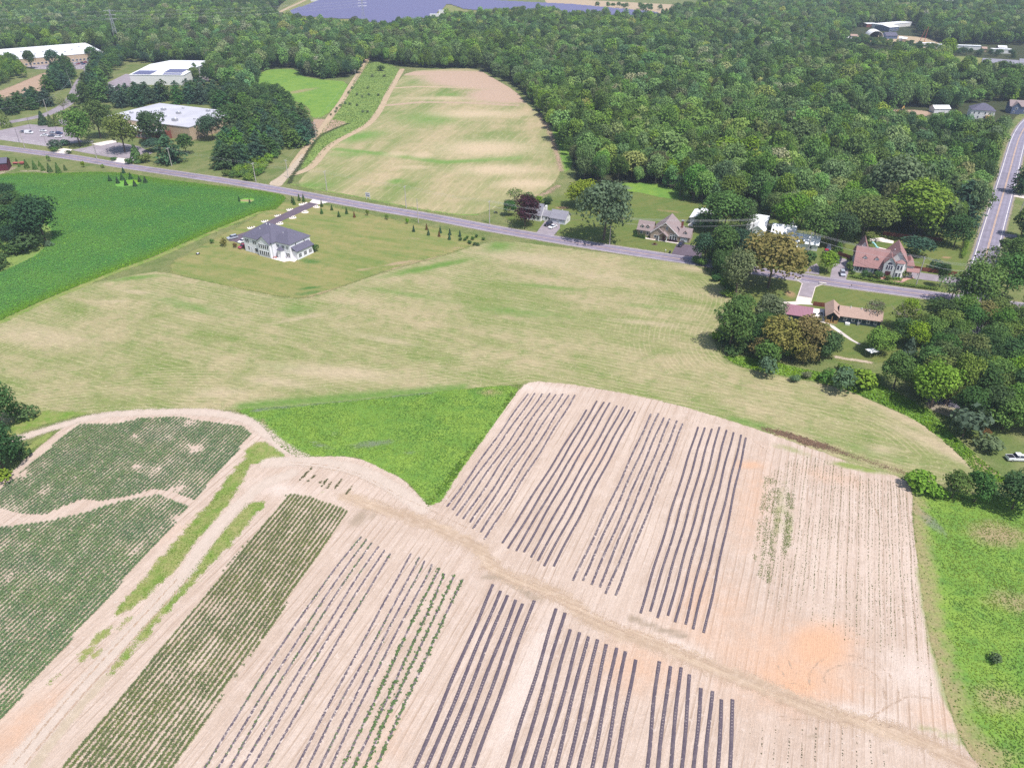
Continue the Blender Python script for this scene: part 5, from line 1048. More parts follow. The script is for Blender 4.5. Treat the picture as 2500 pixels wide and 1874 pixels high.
MEL = [[(-225, 1690), (0, 1320), (480, 560), (870, 0), (1110, -290)], [(-120, 1690), (0, 1500), (330, 960), (950, 0), (1160, -270)], [(-15, 1690), (240, 1230), (700, 500), (1030, 0), (1200, -240)],
       [(85, 1690), (400, 1150), (870, 380), (1110, 0), (1260, -210)], [(170, 1690), (610, 930), (900, 450), (1190, 0), (1310, -180)], [(287, 1690), (640, 1070), (1000, 440), (1270, 0), (1360, -150)],
       [(540, 1700), (870, 1070), (1330, 220), (1450, 0), (1530, -150)], [(635, 1700), (870, 1230), (1300, 450), (1540, 0), (1600, -120)], [(740, 1700), (1000, 1180), (1400, 370), (1610, 0), (1650, -90)],
       [(835, 1700), (1090, 1140), (1500, 340), (1690, 0), (1710, -60)], [(930, 1700), (1180, 1200), (1550, 400), (1770, -20)], [(1025, 1700), (1260, 1220), (1650, 400), (1815, 20)], [(1125, 1700), (1380, 1110), (1750, 350), (1892, 40)], [(1215, 1700), (1480, 1120), (1800, 420), (1965, 70)]]
VINE = [.55, .5, .75, .25, .1, .28, .05, .18, .22, .2, .85, .8, .9, .85]
for i, r_ in enumerate(MEL):
    ln = [W('N', *p) for p in r_]
    bed(ln, M['film_old'], ('torn thin film bed with trailing vines in the melon block beside the narrow corn' if i < 6 else 'torn thin film bed in the middle melon block') if i < 10 else 'torn film bed overgrown with melon vines beside the clean beds', 'left melon beds' if i < 6 else 'middle melon beds' if i < 10 else 'overgrown melon beds', .50, .08, .05)
    a = np.array(chaikin(ln, 2, False)); seg = np.hypot(*np.diff(a, axis=0).T); cum = np.r_[0, np.cumsum(seg)]; n = int(cum[-1] / .16); t = np.sort(rng.random(n)) * cum[-1]
    x = np.interp(t, cum, a[:, 0]); y = np.interp(t, cum, a[:, 1]); d = vnoise(np.stack([t, np.full(n, i * 9.)], 1), .35) * .5 + .5 + rng.normal(0, .12, n); k = d < VINE[i] * .9
    if k.sum() < 3: k[:3] = True
    big = (.8 if i < 10 else 1.5); P = np.stack([x, y], 1)[k] + rng.normal(0, .12 * big, (k.sum(), 2))
    scatter('melon_vines', P, rng.uniform(.26, .5, k.sum()) * big ** .6, rng.uniform(0, 6.28, k.sum()), np.array((.12, .20, .075)) * rng.uniform(.8, 1.3, (k.sum(), 1)), src_leafy, 'green melon vines growing along a torn film bed', 'vines')['group'] = 'melon vines'
# ------------------------------------------------------------------ buildings
M['white_wall'] = siding('white_siding', (.80, .79, .84)); M['white_wall2'] = siding('plain_white_siding', (.74, .72, .72)); M['tan_wall'] = siding('tan_panel', (.50, .38, .27), 3.2, .15)
M['beige_wall'] = siding('grey_beige_siding', (.62, .62, .62)); M['green_wall'] = siding('dark_green_siding', (.035, .06, .075)); M['red_wall'] = siding('dark_red_boards', (.11, .022, .035), .3)
M['blue_wall'] = siding('slate_blue_siding', (.10, .13, .22)); M['brick'] = siding('brick_wall', (.24, .085, .065), .09, .3)
M['grey_roof'] = shingle('grey_shingles', (.125, .118, .165), (.155, .145, .20)); M['light_roof'] = shingle('light_grey_shingles', (.27, .26, .31), (.31, .30, .35)); M['mauve_roof'] = shingle('brown_mauve_shingles', (.30, .235, .235), (.36, .285, .28))
M['red_roof'] = shingle('red_brown_shingles', (.345, .19, .18), (.41, .245, .23)); M['tan_roof'] = shingle('tan_shingles', (.42, .29, .235), (.47, .335, .275)); M['white_roof'] = plain('white_roof', (.80, .80, .82), .6, var=.06, scale=.15)
M['flat_roof'] = plain('grey_flat_roof', (.47, .46, .51), .9, var=.16, scale=.06, bump=.2); M['seam_roof'] = siding('maroon_metal_roof', (.30, .15, .19), .5, .0, .45)
M['trim'] = plain('white_trim', (.80, .79, .80), .6, var=.05); M['stone'] = plain('field_stone', (.37, .29, .235), .95, var=.45, scale=2.6, bump=.6); M['door'] = plain('dark_red_door', (.09, .025, .03), .5); M['white_door'] = plain('white_door', (.66, .67, .73), .5, var=.05)
M['metal'] = plain('galvanised_metal', (.45, .45, .47), .45, metal=.6); M['wood_deck'] = plain('golden_deck', (.42, .27, .11), .7, var=.2, scale=3); M['fence'] = plain('red_brown_fence', (.20, .065, .045), .85, var=.3, scale=2); M['pole'] = plain('weathered_pole', (.44, .40, .375), .95, var=.2, scale=2)
M['rubber'] = plain('tyre', (.02, .02, .022), .9); M['chrome'] = plain('rim', (.5, .5, .52), .35, metal=.7); M['black'] = plain('black_plastic', (.025, .025, .03), .5)
M['gravel'] = plain('white_gravel', (.76, .66, .58), .95, var=.2, scale=3, bump=.4); M['mulch'] = plain('dark_mulch', (.10, .065, .06), .95, var=.3, scale=3); M['yellow_iron'] = plain('yellow_machine_paint', (.62, .40, .12), .5); M['red_iron'] = plain('faded_red_paint', (.40, .10, .09), .6)
M['turquoise'] = plain('turquoise_plastic', (.30, .58, .60), .4); M['canvas'] = plain('white_canvas', (.82, .81, .80), .7, var=.05)
def glass_mat():
    n = NT('window_glass'); z = n.noise(n.obj(), 1.5, 2); return n.done(n.bsdf(n.mix(z, (.018, .02, .045), (.05, .055, .09)), .08, spec=.6))
M['glass'] = glass_mat()
M['car_paint'] = paint_mat(); M['car_glass'] = M['glass']; M['lamp'] = plain('headlight', (.75, .75, .78), .2)
_WIN = {}
def window(root, x, y, z, w, h, face='f', frame='trim', split=True):
    """window part: frame with recessed panes as its sub-part"""
    key = (w, h, frame, split)
    if key not in _WIN:
        a = .11; fm = MB().box(-w / 2 - a, w / 2 + a, -.06, .05, -a, h + a).mesh('window', M[frame]); pm = MB(); k = 2 if split and h > 1.0 else 1
        for i in range(k): pm.box(-w / 2 + .03, w / 2 - .03, -.085, -.055, h * i / k + .04, h * (i + 1) / k - .04)
        _WIN[key] = (fm, pm.mesh('pane', M['glass']))
    rz = dict(f=0, r=math.pi / 2, b=math.pi, l=-math.pi / 2)[face]; o = obj('window', _WIN[key][0], root, (x, y, z), rz); obj('pane', _WIN[key][1], o); return o
def door(root, x, y, z, w, h, mat='white_door', face='f', panels=0):
    rz = dict(f=0, r=math.pi / 2, b=math.pi, l=-math.pi / 2)[face]
    o = obj('door', MB().box(-w / 2, w / 2, -.07, .04, 0, h).mesh('door', M[mat]), root, (x, y, z), rz)
    if panels:
        for i in range(panels): px = -w / 2 + w * (i + .5) / panels; obj('pane', MB().box(px - w / panels * .32, px + w / panels * .32, -.1, -.06, h * .74, h * .9).mesh('pane', M['glass']), o)
    else: obj('handle', MB().box(w * .32, w * .38, -.12, -.06, h * .45, h * .5).mesh('handle', M['metal']), o)
    return o
def house(name, label, t, x, y, ang, cat='house', group=None):
    g = W(t, x, y); return thing(name, label, cat, (g[0], g[1], 0), R(ang), group)
def block(root, x0, x1, y0, y1, ze, zr, wall, roof, axis='x', hip=False, oh=.4):
    w = MB()
    if hip: w.box(x0, x1, y0, y1, -.3, ze - .01); r = MB().hip_roof(x0, x1, y0, y1, ze, zr, oh)
    else: w.gable_walls(x0, x1, y0, y1, ze, zr, axis); r = MB().gable_roof(x0, x1, y0, y1, ze, zr, axis, oh)
    wo = w.build('wall', M[wall], root); ro = r.build('roof', M[roof], root); return wo, ro
def dormer(root, x, y, z, w=1.4, h=1.5, d=2.2, wall='white_wall2', roof='mauve_roof'):
    MB().gable_walls(x - w / 2, x + w / 2, y, y + d, h, h + .6, 'y').build('dormer', M[wall], root).location.z = z
    MB().gable_roof(x - w / 2, x + w / 2, y, y + d, h, h + .6, 'y', .22, .1).build('dormer_roof', M[roof], root).location.z = z
    window(root, x, y, z + .35, w * .5, h * .6)
def chimney(root, x, y, z, w=.8, mat='brick'):
    c = MB().box(x - w / 2, x + w / 2, y - w / 2, y + w / 2, -.2, z).build('chimney', M[mat], root); MB().box(x - w * .62, x + w * .62, y - w * .62, y + w * .62, z, z + .25).build('chimney_cap', M['metal'], c)
def vents(root, pts, r=.16, h=.5, mat='trim'):
    for (x, y, z) in pts: MB().tube((x, y, z - .4), (x, y, z + h), r, r, 8).build('roof_vent', M[mat], root)

# large white house on the lawn
h = house('large_house', 'large two-storey white house with dark grey hip roofs alone on the lawn', 'a', 415, 1050, -30)
block(h, 0, 17, 0, 15, 6.7, 11.9, 'white_wall', 'grey_roof', hip=True); block(h, 13.5, 24.4, 2.4, 14.5, 6.6, 10.6, 'white_wall', 'grey_roof', hip=True)
block(h, 9.2, 16.2, -.9, 7, 6.5, 9.2, 'white_wall', 'grey_roof', 'y', oh=.35)
MB().box(24.4, 27.0, 3.6, 13.0, -.3, 3.6).build('wall', M['white_wall'], h); MB().extr([(24.38, 5.2), (27.5, 3.62), (27.5, 3.78), (24.38, 5.38)], 3.1, 13.5, 'y').build('roof', M['grey_roof'], h)
MB().prism([(17.6, 2.6), (18.4, .9), (20.4, .9), (21.2, 2.6)], -.3, 3.7).build('bay', M['white_wall'], h)
MB().add([(17.3, 2.6, 3.71), (18.2, .6, 3.71), (20.6, .6, 3.71), (21.5, 2.6, 3.71), (19.4, 2.39, 5.0)], [(0, 1, 4), (1, 2, 4), (2, 3, 4), (3, 2, 1, 0)]).build('bay_roof', M['grey_roof'], h)
for x in (1.6, 2.7, 5.9, 7.0): window(h, x, 0, 4.3, .8, 1.5)
for i in range(5): window(h, 10.3 + i * 1.2, -.9, 3.9, .75, 1.7); window(h, 10.3 + i * 1.2, -.9, .7, .75, 2.0)
window(h, 2.6, 0, 1.2, .7, 1.5); door(h, 4.2, 0, .2, 1.0, 2.2); window(h, 7.0, 0, .9, 1.6, 1.6)
for x in (17.3, 18.1, 20.3, 21.1, 23.0): window(h, x, 2.4, 4.4, .65, 1.2)
window(h, 22.4, 2.4, 1.0, .8, 1.7); window(h, 23.5, 2.4, 1.0, .8, 1.7)
for x in (16.75, 17.35): window(h, x, 2.4, .9, .55, 1.5)
for y in (5.2, 8.2, 11.2):
    for k in (-.6, 0, .6): window(h, 27.0, y + k, .9, .45, 1.6, 'r')
for y in (6, 11): window(h, 24.4, y, 5.3, .6, 1.0, 'r')
vents(h, [(6.6, 4.2, 9.6), (8.4, 6.6, 11.3), (10.2, 6.7, 11.3), (3.2, 4, 8.6), (18.0, 6.2, 9.2)])
for i, (x, y) in enumerate(((17.2, .3), (18.2, .1), (21.6, .5), (22.6, .9))):
    c = thing('patio_chair', 'small outdoor chair on the pale patio of the large white house', 'chair', (*W('a', 890 + 38 * i + (140 if i > 1 else 0), 1185), .1), R(-30 + 40 * i), 'patio chairs')
    MB().box(-.28, .28, -.28, .28, .4, .47).build('seat', M['red_iron' if i < 2 else 'metal'], c); MB().box(-.28, .28, .22, .28, .47, .95).build('backrest', M['red_iron' if i < 2 else 'metal'], c)
    for sx in (-.24, .24):
        for sy in (-.24, .24): MB().box(sx - .025, sx + .025, sy - .025, sy + .025, 0, .4).build('leg', M['metal'], c)

# white cape house with garage
h = house('cape_house', 'white cape house with light grey roof and attached garage by the purple maple', 'b', 1225, 770, -25)
block(h, 0, 7.6, 0, 6.6, 2.7, 5.5, 'white_wall2', 'light_roof'); block(h, -4.7, .02, 1.2, 5.4, 2.5, 4.5, 'white_wall2', 'light_roof', oh=.25); block(h, -13.8, -4.6, -.6, 6.2, 3.2, 7.4, 'white_wall2', 'light_roof')
door(h, 1.9, 0, .05, 2.7, 2.2, panels=4); door(h, 5.6, 0, .05, 2.7, 2.2, panels=4); window(h, -1.0, 1.2, .9, .9, 1.2); window(h, -2.5, 1.2, .9, .9, 1.2); door(h, -3.8, 1.2, .1, .9, 2.1)
window(h, 7.6, 3.3, 3.2, .8, 1.1, 'r'); window(h, 7.6, 3.3, .9, .8, 1.1, 'r'); window(h, -5.9, -.6, .9, .9, 1.4); window(h, -8, -.6, .9, .9, 1.4); window(h, -11, -.6, .9, .9, 1.4)
window(h, -4.6, 1.0, 1.0, .8, 1.3, 'r'); MB().box(-4.55, -3.7, 3.6, 5.4, -.2, 6.3).build('chimney', M['white_wall2'], h); vents(h, [(4.6, 3.6, 5.4), (-8.5, 3.0, 7.4)])  # tall white box by the gable is a wall of the rear addition

# stone house with gables
h = house('stone_house', 'tan stone house with three front gables, dormers and brick chimney', 'c', 530, 1010, -23.5)
block(h, 0, 12.3, 0, 12, 2.9, 8.3, 'stone', 'mauve_roof', 'y'); block(h, 0, 6.6, -.7, 5, 2.7, 5.4, 'stone', 'mauve_roof', 'y', oh=.3); block(h, -6.6, .02, 1.6, 8, 2.9, 6.0, 'stone', 'mauve_roof'); block(h, 12.28, 17.2, 1.0, 8, 2.6, 5.4, 'stone', 'mauve_roof')
MB().gable_roof(4.0, 7.8, -2.2, .5, 2.6, 4.2, 'y', .25).build('porch_roof', M['mauve_roof'], h)
for x in (4.15, 7.65): MB().box(x - .15, x + .15, -2.25, -1.95, 0, 2.6).build('porch_post', M['trim'], h)
door(h, 6.0, -.72, .2, 1.1, 2.2, 'door'); window(h, 2.2, -.7, .9, .9, 1.1); window(h, 3.2, -.7, .9, .9, 1.1)
for x in (9.0, 10.1, 11.2): window(h, x, 0, .6, .85, 1.9); window(h, x, 0, 2.75, .85, .45)
window(h, 6.9, 0, 4.9, .8, 1.2); door(h, 14.6, 1.0, .05, 3.1, 2.2, panels=4); window(h, -4.7, 1.6, .9, .8, 1.3); window(h, -1.9, 1.6, .9, .8, 1.3)
for x in (-4.6, -2.1): dormer(h, x, 2.2, 3.0, roof='mauve_roof', wall='stone')
dormer(h, 14.9, 1.9, 2.7, roof='mauve_roof', wall='stone'); chimney(h, 12.6, 4.6, 8.4, .9)
for sx in (0, 6.15): MB().extr([(0 + sx - .45, 2.6), (6.15 if sx == 0 else 12.75, 8.0 if sx == 0 else 2.6), (6.15 if sx == 0 else 12.75, 8.27 if sx == 0 else 2.9), (sx - .45, 2.9)] if sx == 0 else [(6.15, 8.02), (12.75, 2.6), (12.75, 2.9), (6.15, 8.29)], -.52, -.42, 'y').build('barge_board', M['trim'], h)

# white-roofed barn and workshop, white L-shaped house
h = house('barn', 'white-roofed low barn with pale front behind the stone house', 'c', 1590, 620, -23, 'barn'); block(h, 0, 8.4, 0, 12, 3.1, 4.2, 'white_wall2', 'white_roof', 'y', oh=.5); door(h, 1.6, 0, .05, 1.4, 2.2); door(h, 5, 0, .05, 3.0, 2.5, panels=3); MB().tube((2, 9.5, 3.4), (2, 9.5, 5.6), .14, .14, 8).build('flue', M['metal'], h)
h = house('workshop', 'white gabled workshop half hidden behind dark trees', 'f', 1110, 545, -27, 'workshop'); block(h, -2, 6.5, 0, 9.5, 3.2, 6.6, 'white_wall2', 'white_roof', oh=.3); window(h, 6.5, 3, 1, .9, 1.2, 'r'); window(h, 4.5, 0, 1, .9, 1.2)
h = house('white_house', 'white house with pale roofs and several wings behind the golden-brown tree', 'f', 1700, 740, -24)
block(h, -7.5, 2.2, 3.2, 9.2, 3.0, 6.0, 'white_wall2', 'white_roof'); block(h, 1.6, 12.8, -4.6, 2.2, 2.9, 5.6, 'white_wall2', 'white_roof'); block(h, -1.8, 2.2, 6, 12, 3.0, 6.4, 'white_wall2', 'white_roof', 'y', oh=.3); block(h, -17, -10.5, 2.5, 9, 2.8, 5.2, 'white_wall2', 'white_roof', 'y')
for x in (-6, -3.5): window(h, x, 3.2, .9, .9, 1.2)
window(h, 2.2, 6.2, 1.2, .8, 1.2, 'r'); window(h, 10, -4.6, .8, .9, 1.2); MB().box(9.0, 9.7, -1.5, -.8, 4, 6.6).build('chimney', M['trim'], h)

# red-roofed house
h = house('red_roofed_house', 'pale house with steep red-brown roof, two dormers and a two-storey bay', 'd', 215, 1040, -21); h.scale = (1.05, 1.05, 1.14)
block(h, 0, 11.2, 0, 10.5, 2.7, 7.9, 'beige_wall', 'red_roof'); block(h, 0.0, 5.2, 9, 15, 4.0, 9.0, 'beige_wall', 'red_roof', 'y'); block(h, 11.0, 17.8, .5, 12, 5.7, 9.6, 'beige_wall', 'red_roof', 'y'); block(h, 10.0, 13.9, -.9, 5, 5.3, 7.5, 'beige_wall', 'red_roof', 'y', oh=.3); block(h, 17.78, 20.5, 2, 9.5, 4.2, 6.2, 'beige_wall', 'red_roof', hip=True, oh=.3)
MB().prism([(14.0, .5), (14.4, -.9), (16.6, -.9), (17.3, .5)], -.3, 5.6).build('bay', M['trim'], h)
MB().add([(13.8, .49, 5.62), (14.25, -1.15, 5.62), (16.75, -1.15, 5.62), (17.5, .49, 5.62), (15.6, .3, 6.7)], [(0, 1, 4), (1, 2, 4), (2, 3, 4), (3, 2, 1, 0)]).build('bay_roof', M['red_roof'], h)
for z in (.6, 3.3): window(h, 15.0, -.9, z, .8, 1.5); window(h, 16.1, -.9, z, .55, 1.5)
for x in (1.4, 2.5, 3.6): window(h, x, 0, .7, .95, 1.5)
for x in (.7, 4.3, 6.6, 9.0): MB().box(x - .2, x + .2, -.05, .02, .7, 2.2).build('shutter', M['blue_wall'], h)
window(h, 7.8, 0, .3, 1.3, 2.0); door(h, 12.0, -.9, .2, 1.9, 2.1, 'door')
for x in (11.2, 12.0, 12.8): window(h, x, -.9, 3.0, .6, 1.5)
MB().extr([(11.95 + .85 * math.cos(t), 4.75 + .85 * math.sin(t)) for t in np.linspace(0, math.pi, 9)], -.97, -.88, 'y').build('fan_window', M['glass'], h)
for x in (3.3, 7.4): dormer(h, x, 1.9, 3.7, 1.3, 1.6, 2.6, 'trim', 'red_roof')
MB().gable_roof(18.5, 22.6, .6, 4.0, 2.6, 3.4, 'x', .2).build('porch_roof', M['red_roof'], h)
for x in (18.8, 22.3): MB().box(x - .1, x + .1, .7, .9, 0, 2.6).build('porch_post', M['trim'], h)
MB().box(10.6, 13.4, -2.4, -.95, -.1, .18).build('front_step', M['brick'], h); vents(h, [(7.5, 6.4, 7.5), (13.0, 5.2, 8.0)])

# green shed, tan-roofed ranch, canopy
h = house('green_shed', 'dark green shed with maroon metal roof and two white-framed windows', 'e', 200, 560, -20, 'shed'); block(h, -.4, 8.6, 0, 8.0, 3.3, 5.2, 'green_wall', 'seam_roof', oh=.3); window(h, 1.4, 0, 1.2, .8, .9); window(h, 5.9, 0, 1.2, .8, .9)
for i in range(19): MB().extr([(-.27, 3.30), (4.0, 5.36), (4.0, 5.42), (-.27, 3.36)], -.6 + i * .5, -.55 + i * .5, 'x').build('roof_seam', M['seam_roof'], h)
h = house('ranch_house', 'dark green ranch house with tan roof and a wooden porch', 'e', 1330, 560, -19); block(h, 0, 13.5, 0, 7.4, 2.7, 4.7, 'green_wall', 'tan_roof', oh=.45); block(h, -4.6, -.02, .4, 8, 2.8, 4.5, 'green_wall', 'tan_roof', 'y', oh=.35)
MB().gable_roof(-4.6, -.4, -2.0, .35, 2.72, 4.42, 'y', .3).build('porch_roof', M['tan_roof'], h)
for x in (-4.45, -2.5, -.55): MB().box(x - .09, x + .09, -1.95, -1.77, 0, 2.75).build('porch_post', M['wood_deck'], h)
MB().box(-4.6, -.4, -2.0, .38, -.1, .35).build('deck', M['wood_deck'], h); MB().box(-4.5, -3.0, -1.95, -1.85, .35, 1.25).build('railing', M['wood_deck'], h); MB().box(-1.7, -.5, -1.95, -1.85, .35, 1.25).build('railing', M['wood_deck'], h)
for x in (2.0, 4.6, 6.8, 9.5, 11.8): window(h, x, 0, 1.1, .9, 1.0)
MB().box(2.2, 3.7, -1.6, -.5, -.05, .7).build('cellar_hatch', M['trim'], h); MB().box(6.1, 6.8, -.9, -.2, -.05, .9).build('cooling_unit', M['metal'], h); vents(h, [(3.2, 3.2, 4.7), (6.8, 3.2, 4.7), (9.4, 2.8, 4.5), (11.2, 2.4, 4.3)])
def shade(name, label, t, x, y, w, d, hh, ang=0):
    h = house(name, label, t, x, y, ang, 'canopy'); MB().hip_roof(-w / 2, w / 2, -d / 2, d / 2, hh, hh + .9, .2, .05).build('roof', M['canvas'], h)
    for sx in (-1, 1):
        for sy in (-1, 1): MB().tube((sx * w * .45, sy * d * .45, 0), (sx * w * .45, sy * d * .45, hh), .05, .05, 6).build('leg', M['metal'], h)
shade('canopy', 'white canopy half hidden among trees behind the ranch house', 'L', 915, 35, 2.8, 2.4, 2.3, 20); shade('garden_umbrella', 'small white garden canopy among trees right of the red-roofed house', 'H', 1245, 730, 2.6, 2.6, 2.3, 10)
g = W('d', 760, 470); sl = thing('water_slide', 'turquoise curved slide on the patio behind the red-roofed house', 'slide', (g[0], g[1], .05), R(-20))
pts = [(-1.6, .9, 2.3), (-1.0, .9, 2.1), (-.3, .6, 1.6), (.2, .1, 1.1), (.8, -.3, .7), (1.6, -.4, .45)]
mb = MB()
for a, b in zip(pts[:-1], pts[1:]): mb.tube(a, b, .38, .38, 8, False)
mb.build('chute', M['turquoise'], sl, True)
for p in pts[1::2]: MB().tube((p[0], p[1], 0), (p[0], p[1], p[2]), .06, .06, 6).build('leg', M['metal'], sl)

# warehouses
h = house('warehouse', 'wide tan warehouse with flat grey roof beside the main road', 'g', 150, 560, -24.2, 'warehouse')
MB().box(0, 74.5, 0, 47, -.3, 8.2).build('wall', M['tan_wall'], h); MB().box(-.25, 74.75, -.25, 47.25, 8.21, 8.62).build('roof', M['flat_roof'], h)
for i in range(24): MB().box(1.5 + i * 3.1, 1.6 + i * 3.1, -.06, .04, .1, 8.15).build('panel_joint', M['stone'], h)
for i in range(15): MB().box(74.46, 74.56, 1.5 + i * 3.1, 1.6 + i * 3.1, .1, 8.15).build('panel_joint', M['stone'], h)
for (x, y, s) in ((22, 30, 1.6), (40, 26, 1.5), (53, 40, 1.3), (58, 41, 1.1), (60, 33, .9), (66, 38, 1.1), (54, 9, 1.8), (47, 6, .7), (21, 12, 1.5), (9, 14, 1.2), (38, 16, 1.0), (30, 40, .8), (71, 40, 1.4), (62, 18, .7)):
    u = MB().box(x - s, x + s, y - s * .7, y + s * .7, 8.62, 8.62 + s * .9).build('roof_unit', M['metal'], h); MB().tube((x + s * .3, y, 8.6), (x + s * .3, y, 8.7 + s * 1.3), s * .3, s * .3, 8).build('fan', M['trim'], u)
MB().box(20, 53, -9, -.1, -.3, 4.6).build('entrance_wall', M['brick'], h); MB().box(19.8, 53.2, -9.2, -.12, 4.61, 4.95).build('entrance_roof', M['white_roof'], h)
MB().prism([(54.5, -.1), (60, -11), (61, -10.5), (58, -.1)], -.3, 5.2).build('brick_wing', M['brick'], h)
for i in range(9): window(h, 22 + i * 3.3, -9, .8, 2.4, 2.2)
h = house('hall', 'white-roofed hall with solar panels behind the pines', 'A', 1112, 715, -4, 'hall'); block(h, 0, 48, 0, 78, 8.0, 10.5, 'white_wall2', 'white_roof', 'x', oh=.3)
sl_ = (10.5 - 8.0) / 39
for (x0, x1, y0, y1) in ((2, 18, 1, 15), (27, 46, 8, 22), (29, 46, 1, 6)):
    nx = int((x1 - x0) / 3.2); ny = max(1, int((y1 - y0) / 4.4))
    for i in range(nx):
        for j in range(ny):
            a, b = y0 + j * 4.5, y0 + j * 4.5 + 4.2; MB().extr([(a, 8.0 + a * sl_ + .35), (b, 8.0 + b * sl_ + .35), (b, 8.0 + b * sl_ + .45), (a, 8.0 + a * sl_ + .45)], x0 + i * 3.3, x0 + i * 3.3 + 3.1, 'x').build('solar_panel', M['panel'] if 'panel' in M else M['glass'], h)
def flat_hall(name, label, t, fl, fr, dep, hh, wall, roof, cat='warehouse', wins=0, gable=0):
    a, b = W(t, *fl), W(t, *fr); L = math.dist(a, b); ang = math.atan2(b[1] - a[1], b[0] - a[0]); h = thing(name, label, cat, (a[0], a[1], 0), ang)
    if gable: block(h, 0, L, 0, dep, hh, hh + gable, wall, roof)
    else: MB().box(0, L, 0, dep, -.3, hh).build('wall', M[wall], h); MB().box(-.3, L + .3, -.3, dep + .3, hh + .01, hh + .4).build('roof', M[roof], h)
    for i in range(wins): window(h, L * (i + .5) / wins, 0, .8, L / wins * .6, 1.6)
    return h, L
h, L = flat_hall('warehouse', 'very long low white-roofed warehouse beside the curving access road wood', 'A', (40, 575), (885, 500), 85, 6.5, 'tan_wall', 'white_roof', wins=26)
for k in range(10): MB().box(L * (k + .4) / 10, L * (k + .4) / 10 + 2, 20 + 14 * (k % 3), 22 + 14 * (k % 3), 6.9, 7.9).build('roof_unit', M['metal'], h)
flat_hall('shed', 'small white roof showing through the wood behind the hall', 'A', (1480, 440), (1600, 440), 9, 4, 'white_wall2', 'white_roof', 'shed')
flat_hall('barn', 'long low grey-roofed barn at the glade beyond the wood', 'D', (1850, 555), (2150, 575), 13, 3.4, 'white_wall2', 'light_roof', 'barn', 8, 2.6)
flat_hall('barn', 'second grey-roofed barn right of the long low barn', 'D', (2165, 560), (2330, 570), 13, 3.4, 'white_wall2', 'light_roof', 'barn', 4, 2.6)
flat_hall('industrial_hall', 'far white industrial hall with blue-grey front among trees', 'D', (1070, 270), (1150, 262), 22, 5, 'blue_wall', 'white_roof', 'hall', 3, 2)
flat_hall('industrial_hall', 'far long pale-roofed hall with dark roof panels', 'D', (1010, 245), (1260, 222), 16, 4.5, 'white_wall2', 'white_roof', 'hall')
flat_hall('shed', 'far brown shed with white roof left of the industrial halls', 'D', (880, 232), (965, 232), 12, 4, 'brick', 'white_roof', 'shed')
flat_hall('shed', 'far dark grey tent-roofed shed beside the arched shelter', 'D', (1045, 330), (1140, 330), 14, 3.5, 'blue_wall', 'grey_roof', 'shed', 0, 3)
flat_hall('far_building', 'lone white flat roof in the wood beyond the yard of sheds', 'D', (1525, 40), (1655, 25), 30, 6, 'white_wall2', 'white_roof', 'building')
for i, (a, b) in enumerate((((1310, 400), (1450, 400)), ((1590, 415), (1690, 420)), ((1700, 420), (1840, 425)), ((1930, 450), (2100, 455)), ((1470, 410), (1510, 412)))):
    flat_hall('trailer', 'white box trailer in the far row of trailers and sheds', 'D', a, b, 5, 4.0, 'white_wall2', 'white_roof', 'trailer')[0]['group'] = 'far white trailers'
for i, (x0, y0, x1, ln) in enumerate(((745, 330, 800, 10), (1180, 355, 1215, 8), (1225, 385, 1262, 7), (1150, 350, 1180, 7), (1850, 440, 1890, 8), (1990, 430, 2060, 8), (1520, 395, 1560, 7), (690, 345, 725, 7))):
    flat_hall('shed', 'small pale shed in the far yard of sheds and trailers', 'D', (x0, y0), (x1, y0 + 2), ln, 3.4, ('white_wall2', 'tan_wall', 'red_wall')[i % 3], 'white_roof' if i % 2 else 'tan_roof', 'shed', 0, 1.4)[0]['group'] = 'small far sheds'
a, b = W('D', 895, 335), W('D', 1020, 338); h = thing('arched_shelter', 'white arched canvas shelter with open dark front among far trees', 'shelter', (a[0], a[1], 0), math.atan2(b[1] - a[1], b[0] - a[0])); L = math.dist(a, b)
arc = [(L / 2 - L / 2 * math.cos(t), 2.5 + 7.0 * math.sin(t)) for t in np.linspace(0, math.pi, 13)]; arc = [(0, 0)] + arc + [(L, 0)]; inn = [(L / 2 + (x - L / 2) * .97, z * .97) for x, z in arc]
MB().extr(arc + inn[::-1], 0, 22, 'y').build('cover', M['canvas'], h); MB().box(1, L - 1, 21.0, 21.3, 0, 8).build('back_wall', M['black'], h)
h = house('roadside_house', 'pale house with dark hip roof half hidden by trees near the county road bend', 'D', 1750, 1000, -20); block(h, 0, 15, 0, 13, 6, 10, 'white_wall2', 'grey_roof', hip=True)
for x in (2, 5, 9, 12): window(h, x, 0, 3.6, .9, 1.4); window(h, x, 0, .8, .9, 1.4)
MB().box(9.5, 13.5, -2.6, -.1, -.2, 3.0).build('porch', M['wood_deck'], h)
h = house('blue_house', 'slate blue gabled house with brown roof at the county road bend', 'D', 2075, 955, -18); block(h, 0, 13, 0, 10, 5.2, 8.5, 'blue_wall', 'mauve_roof'); block(h, 1, 7, -2, 6, 5.0, 8.0, 'blue_wall', 'mauve_roof', 'y'); window(h, 4, -2, 3.2, 1.2, 1.4); window(h, 3, -2, .8, .9, 1.3); window(h, 10, 0, 1, .9, 1.3)
h = house('farmhouse', 'small white farmhouse peeping out of the trees above the weedy strip', 'B', 1050, 480, -10); block(h, 0, 8, 0, 9, 5.5, 9, 'white_wall2', 'mauve_roof', 'y'); window(h, 4, 0, 5.6, 1.0, 1.5); window(h, 2.5, 0, 2.0, 1.0, 1.5); window(h, 5.5, 0, 2.0, 1.0, 1.5); block(h, 8, 18, 3, 9, 3, 5.5, 'white_wall2', 'mauve_roof')
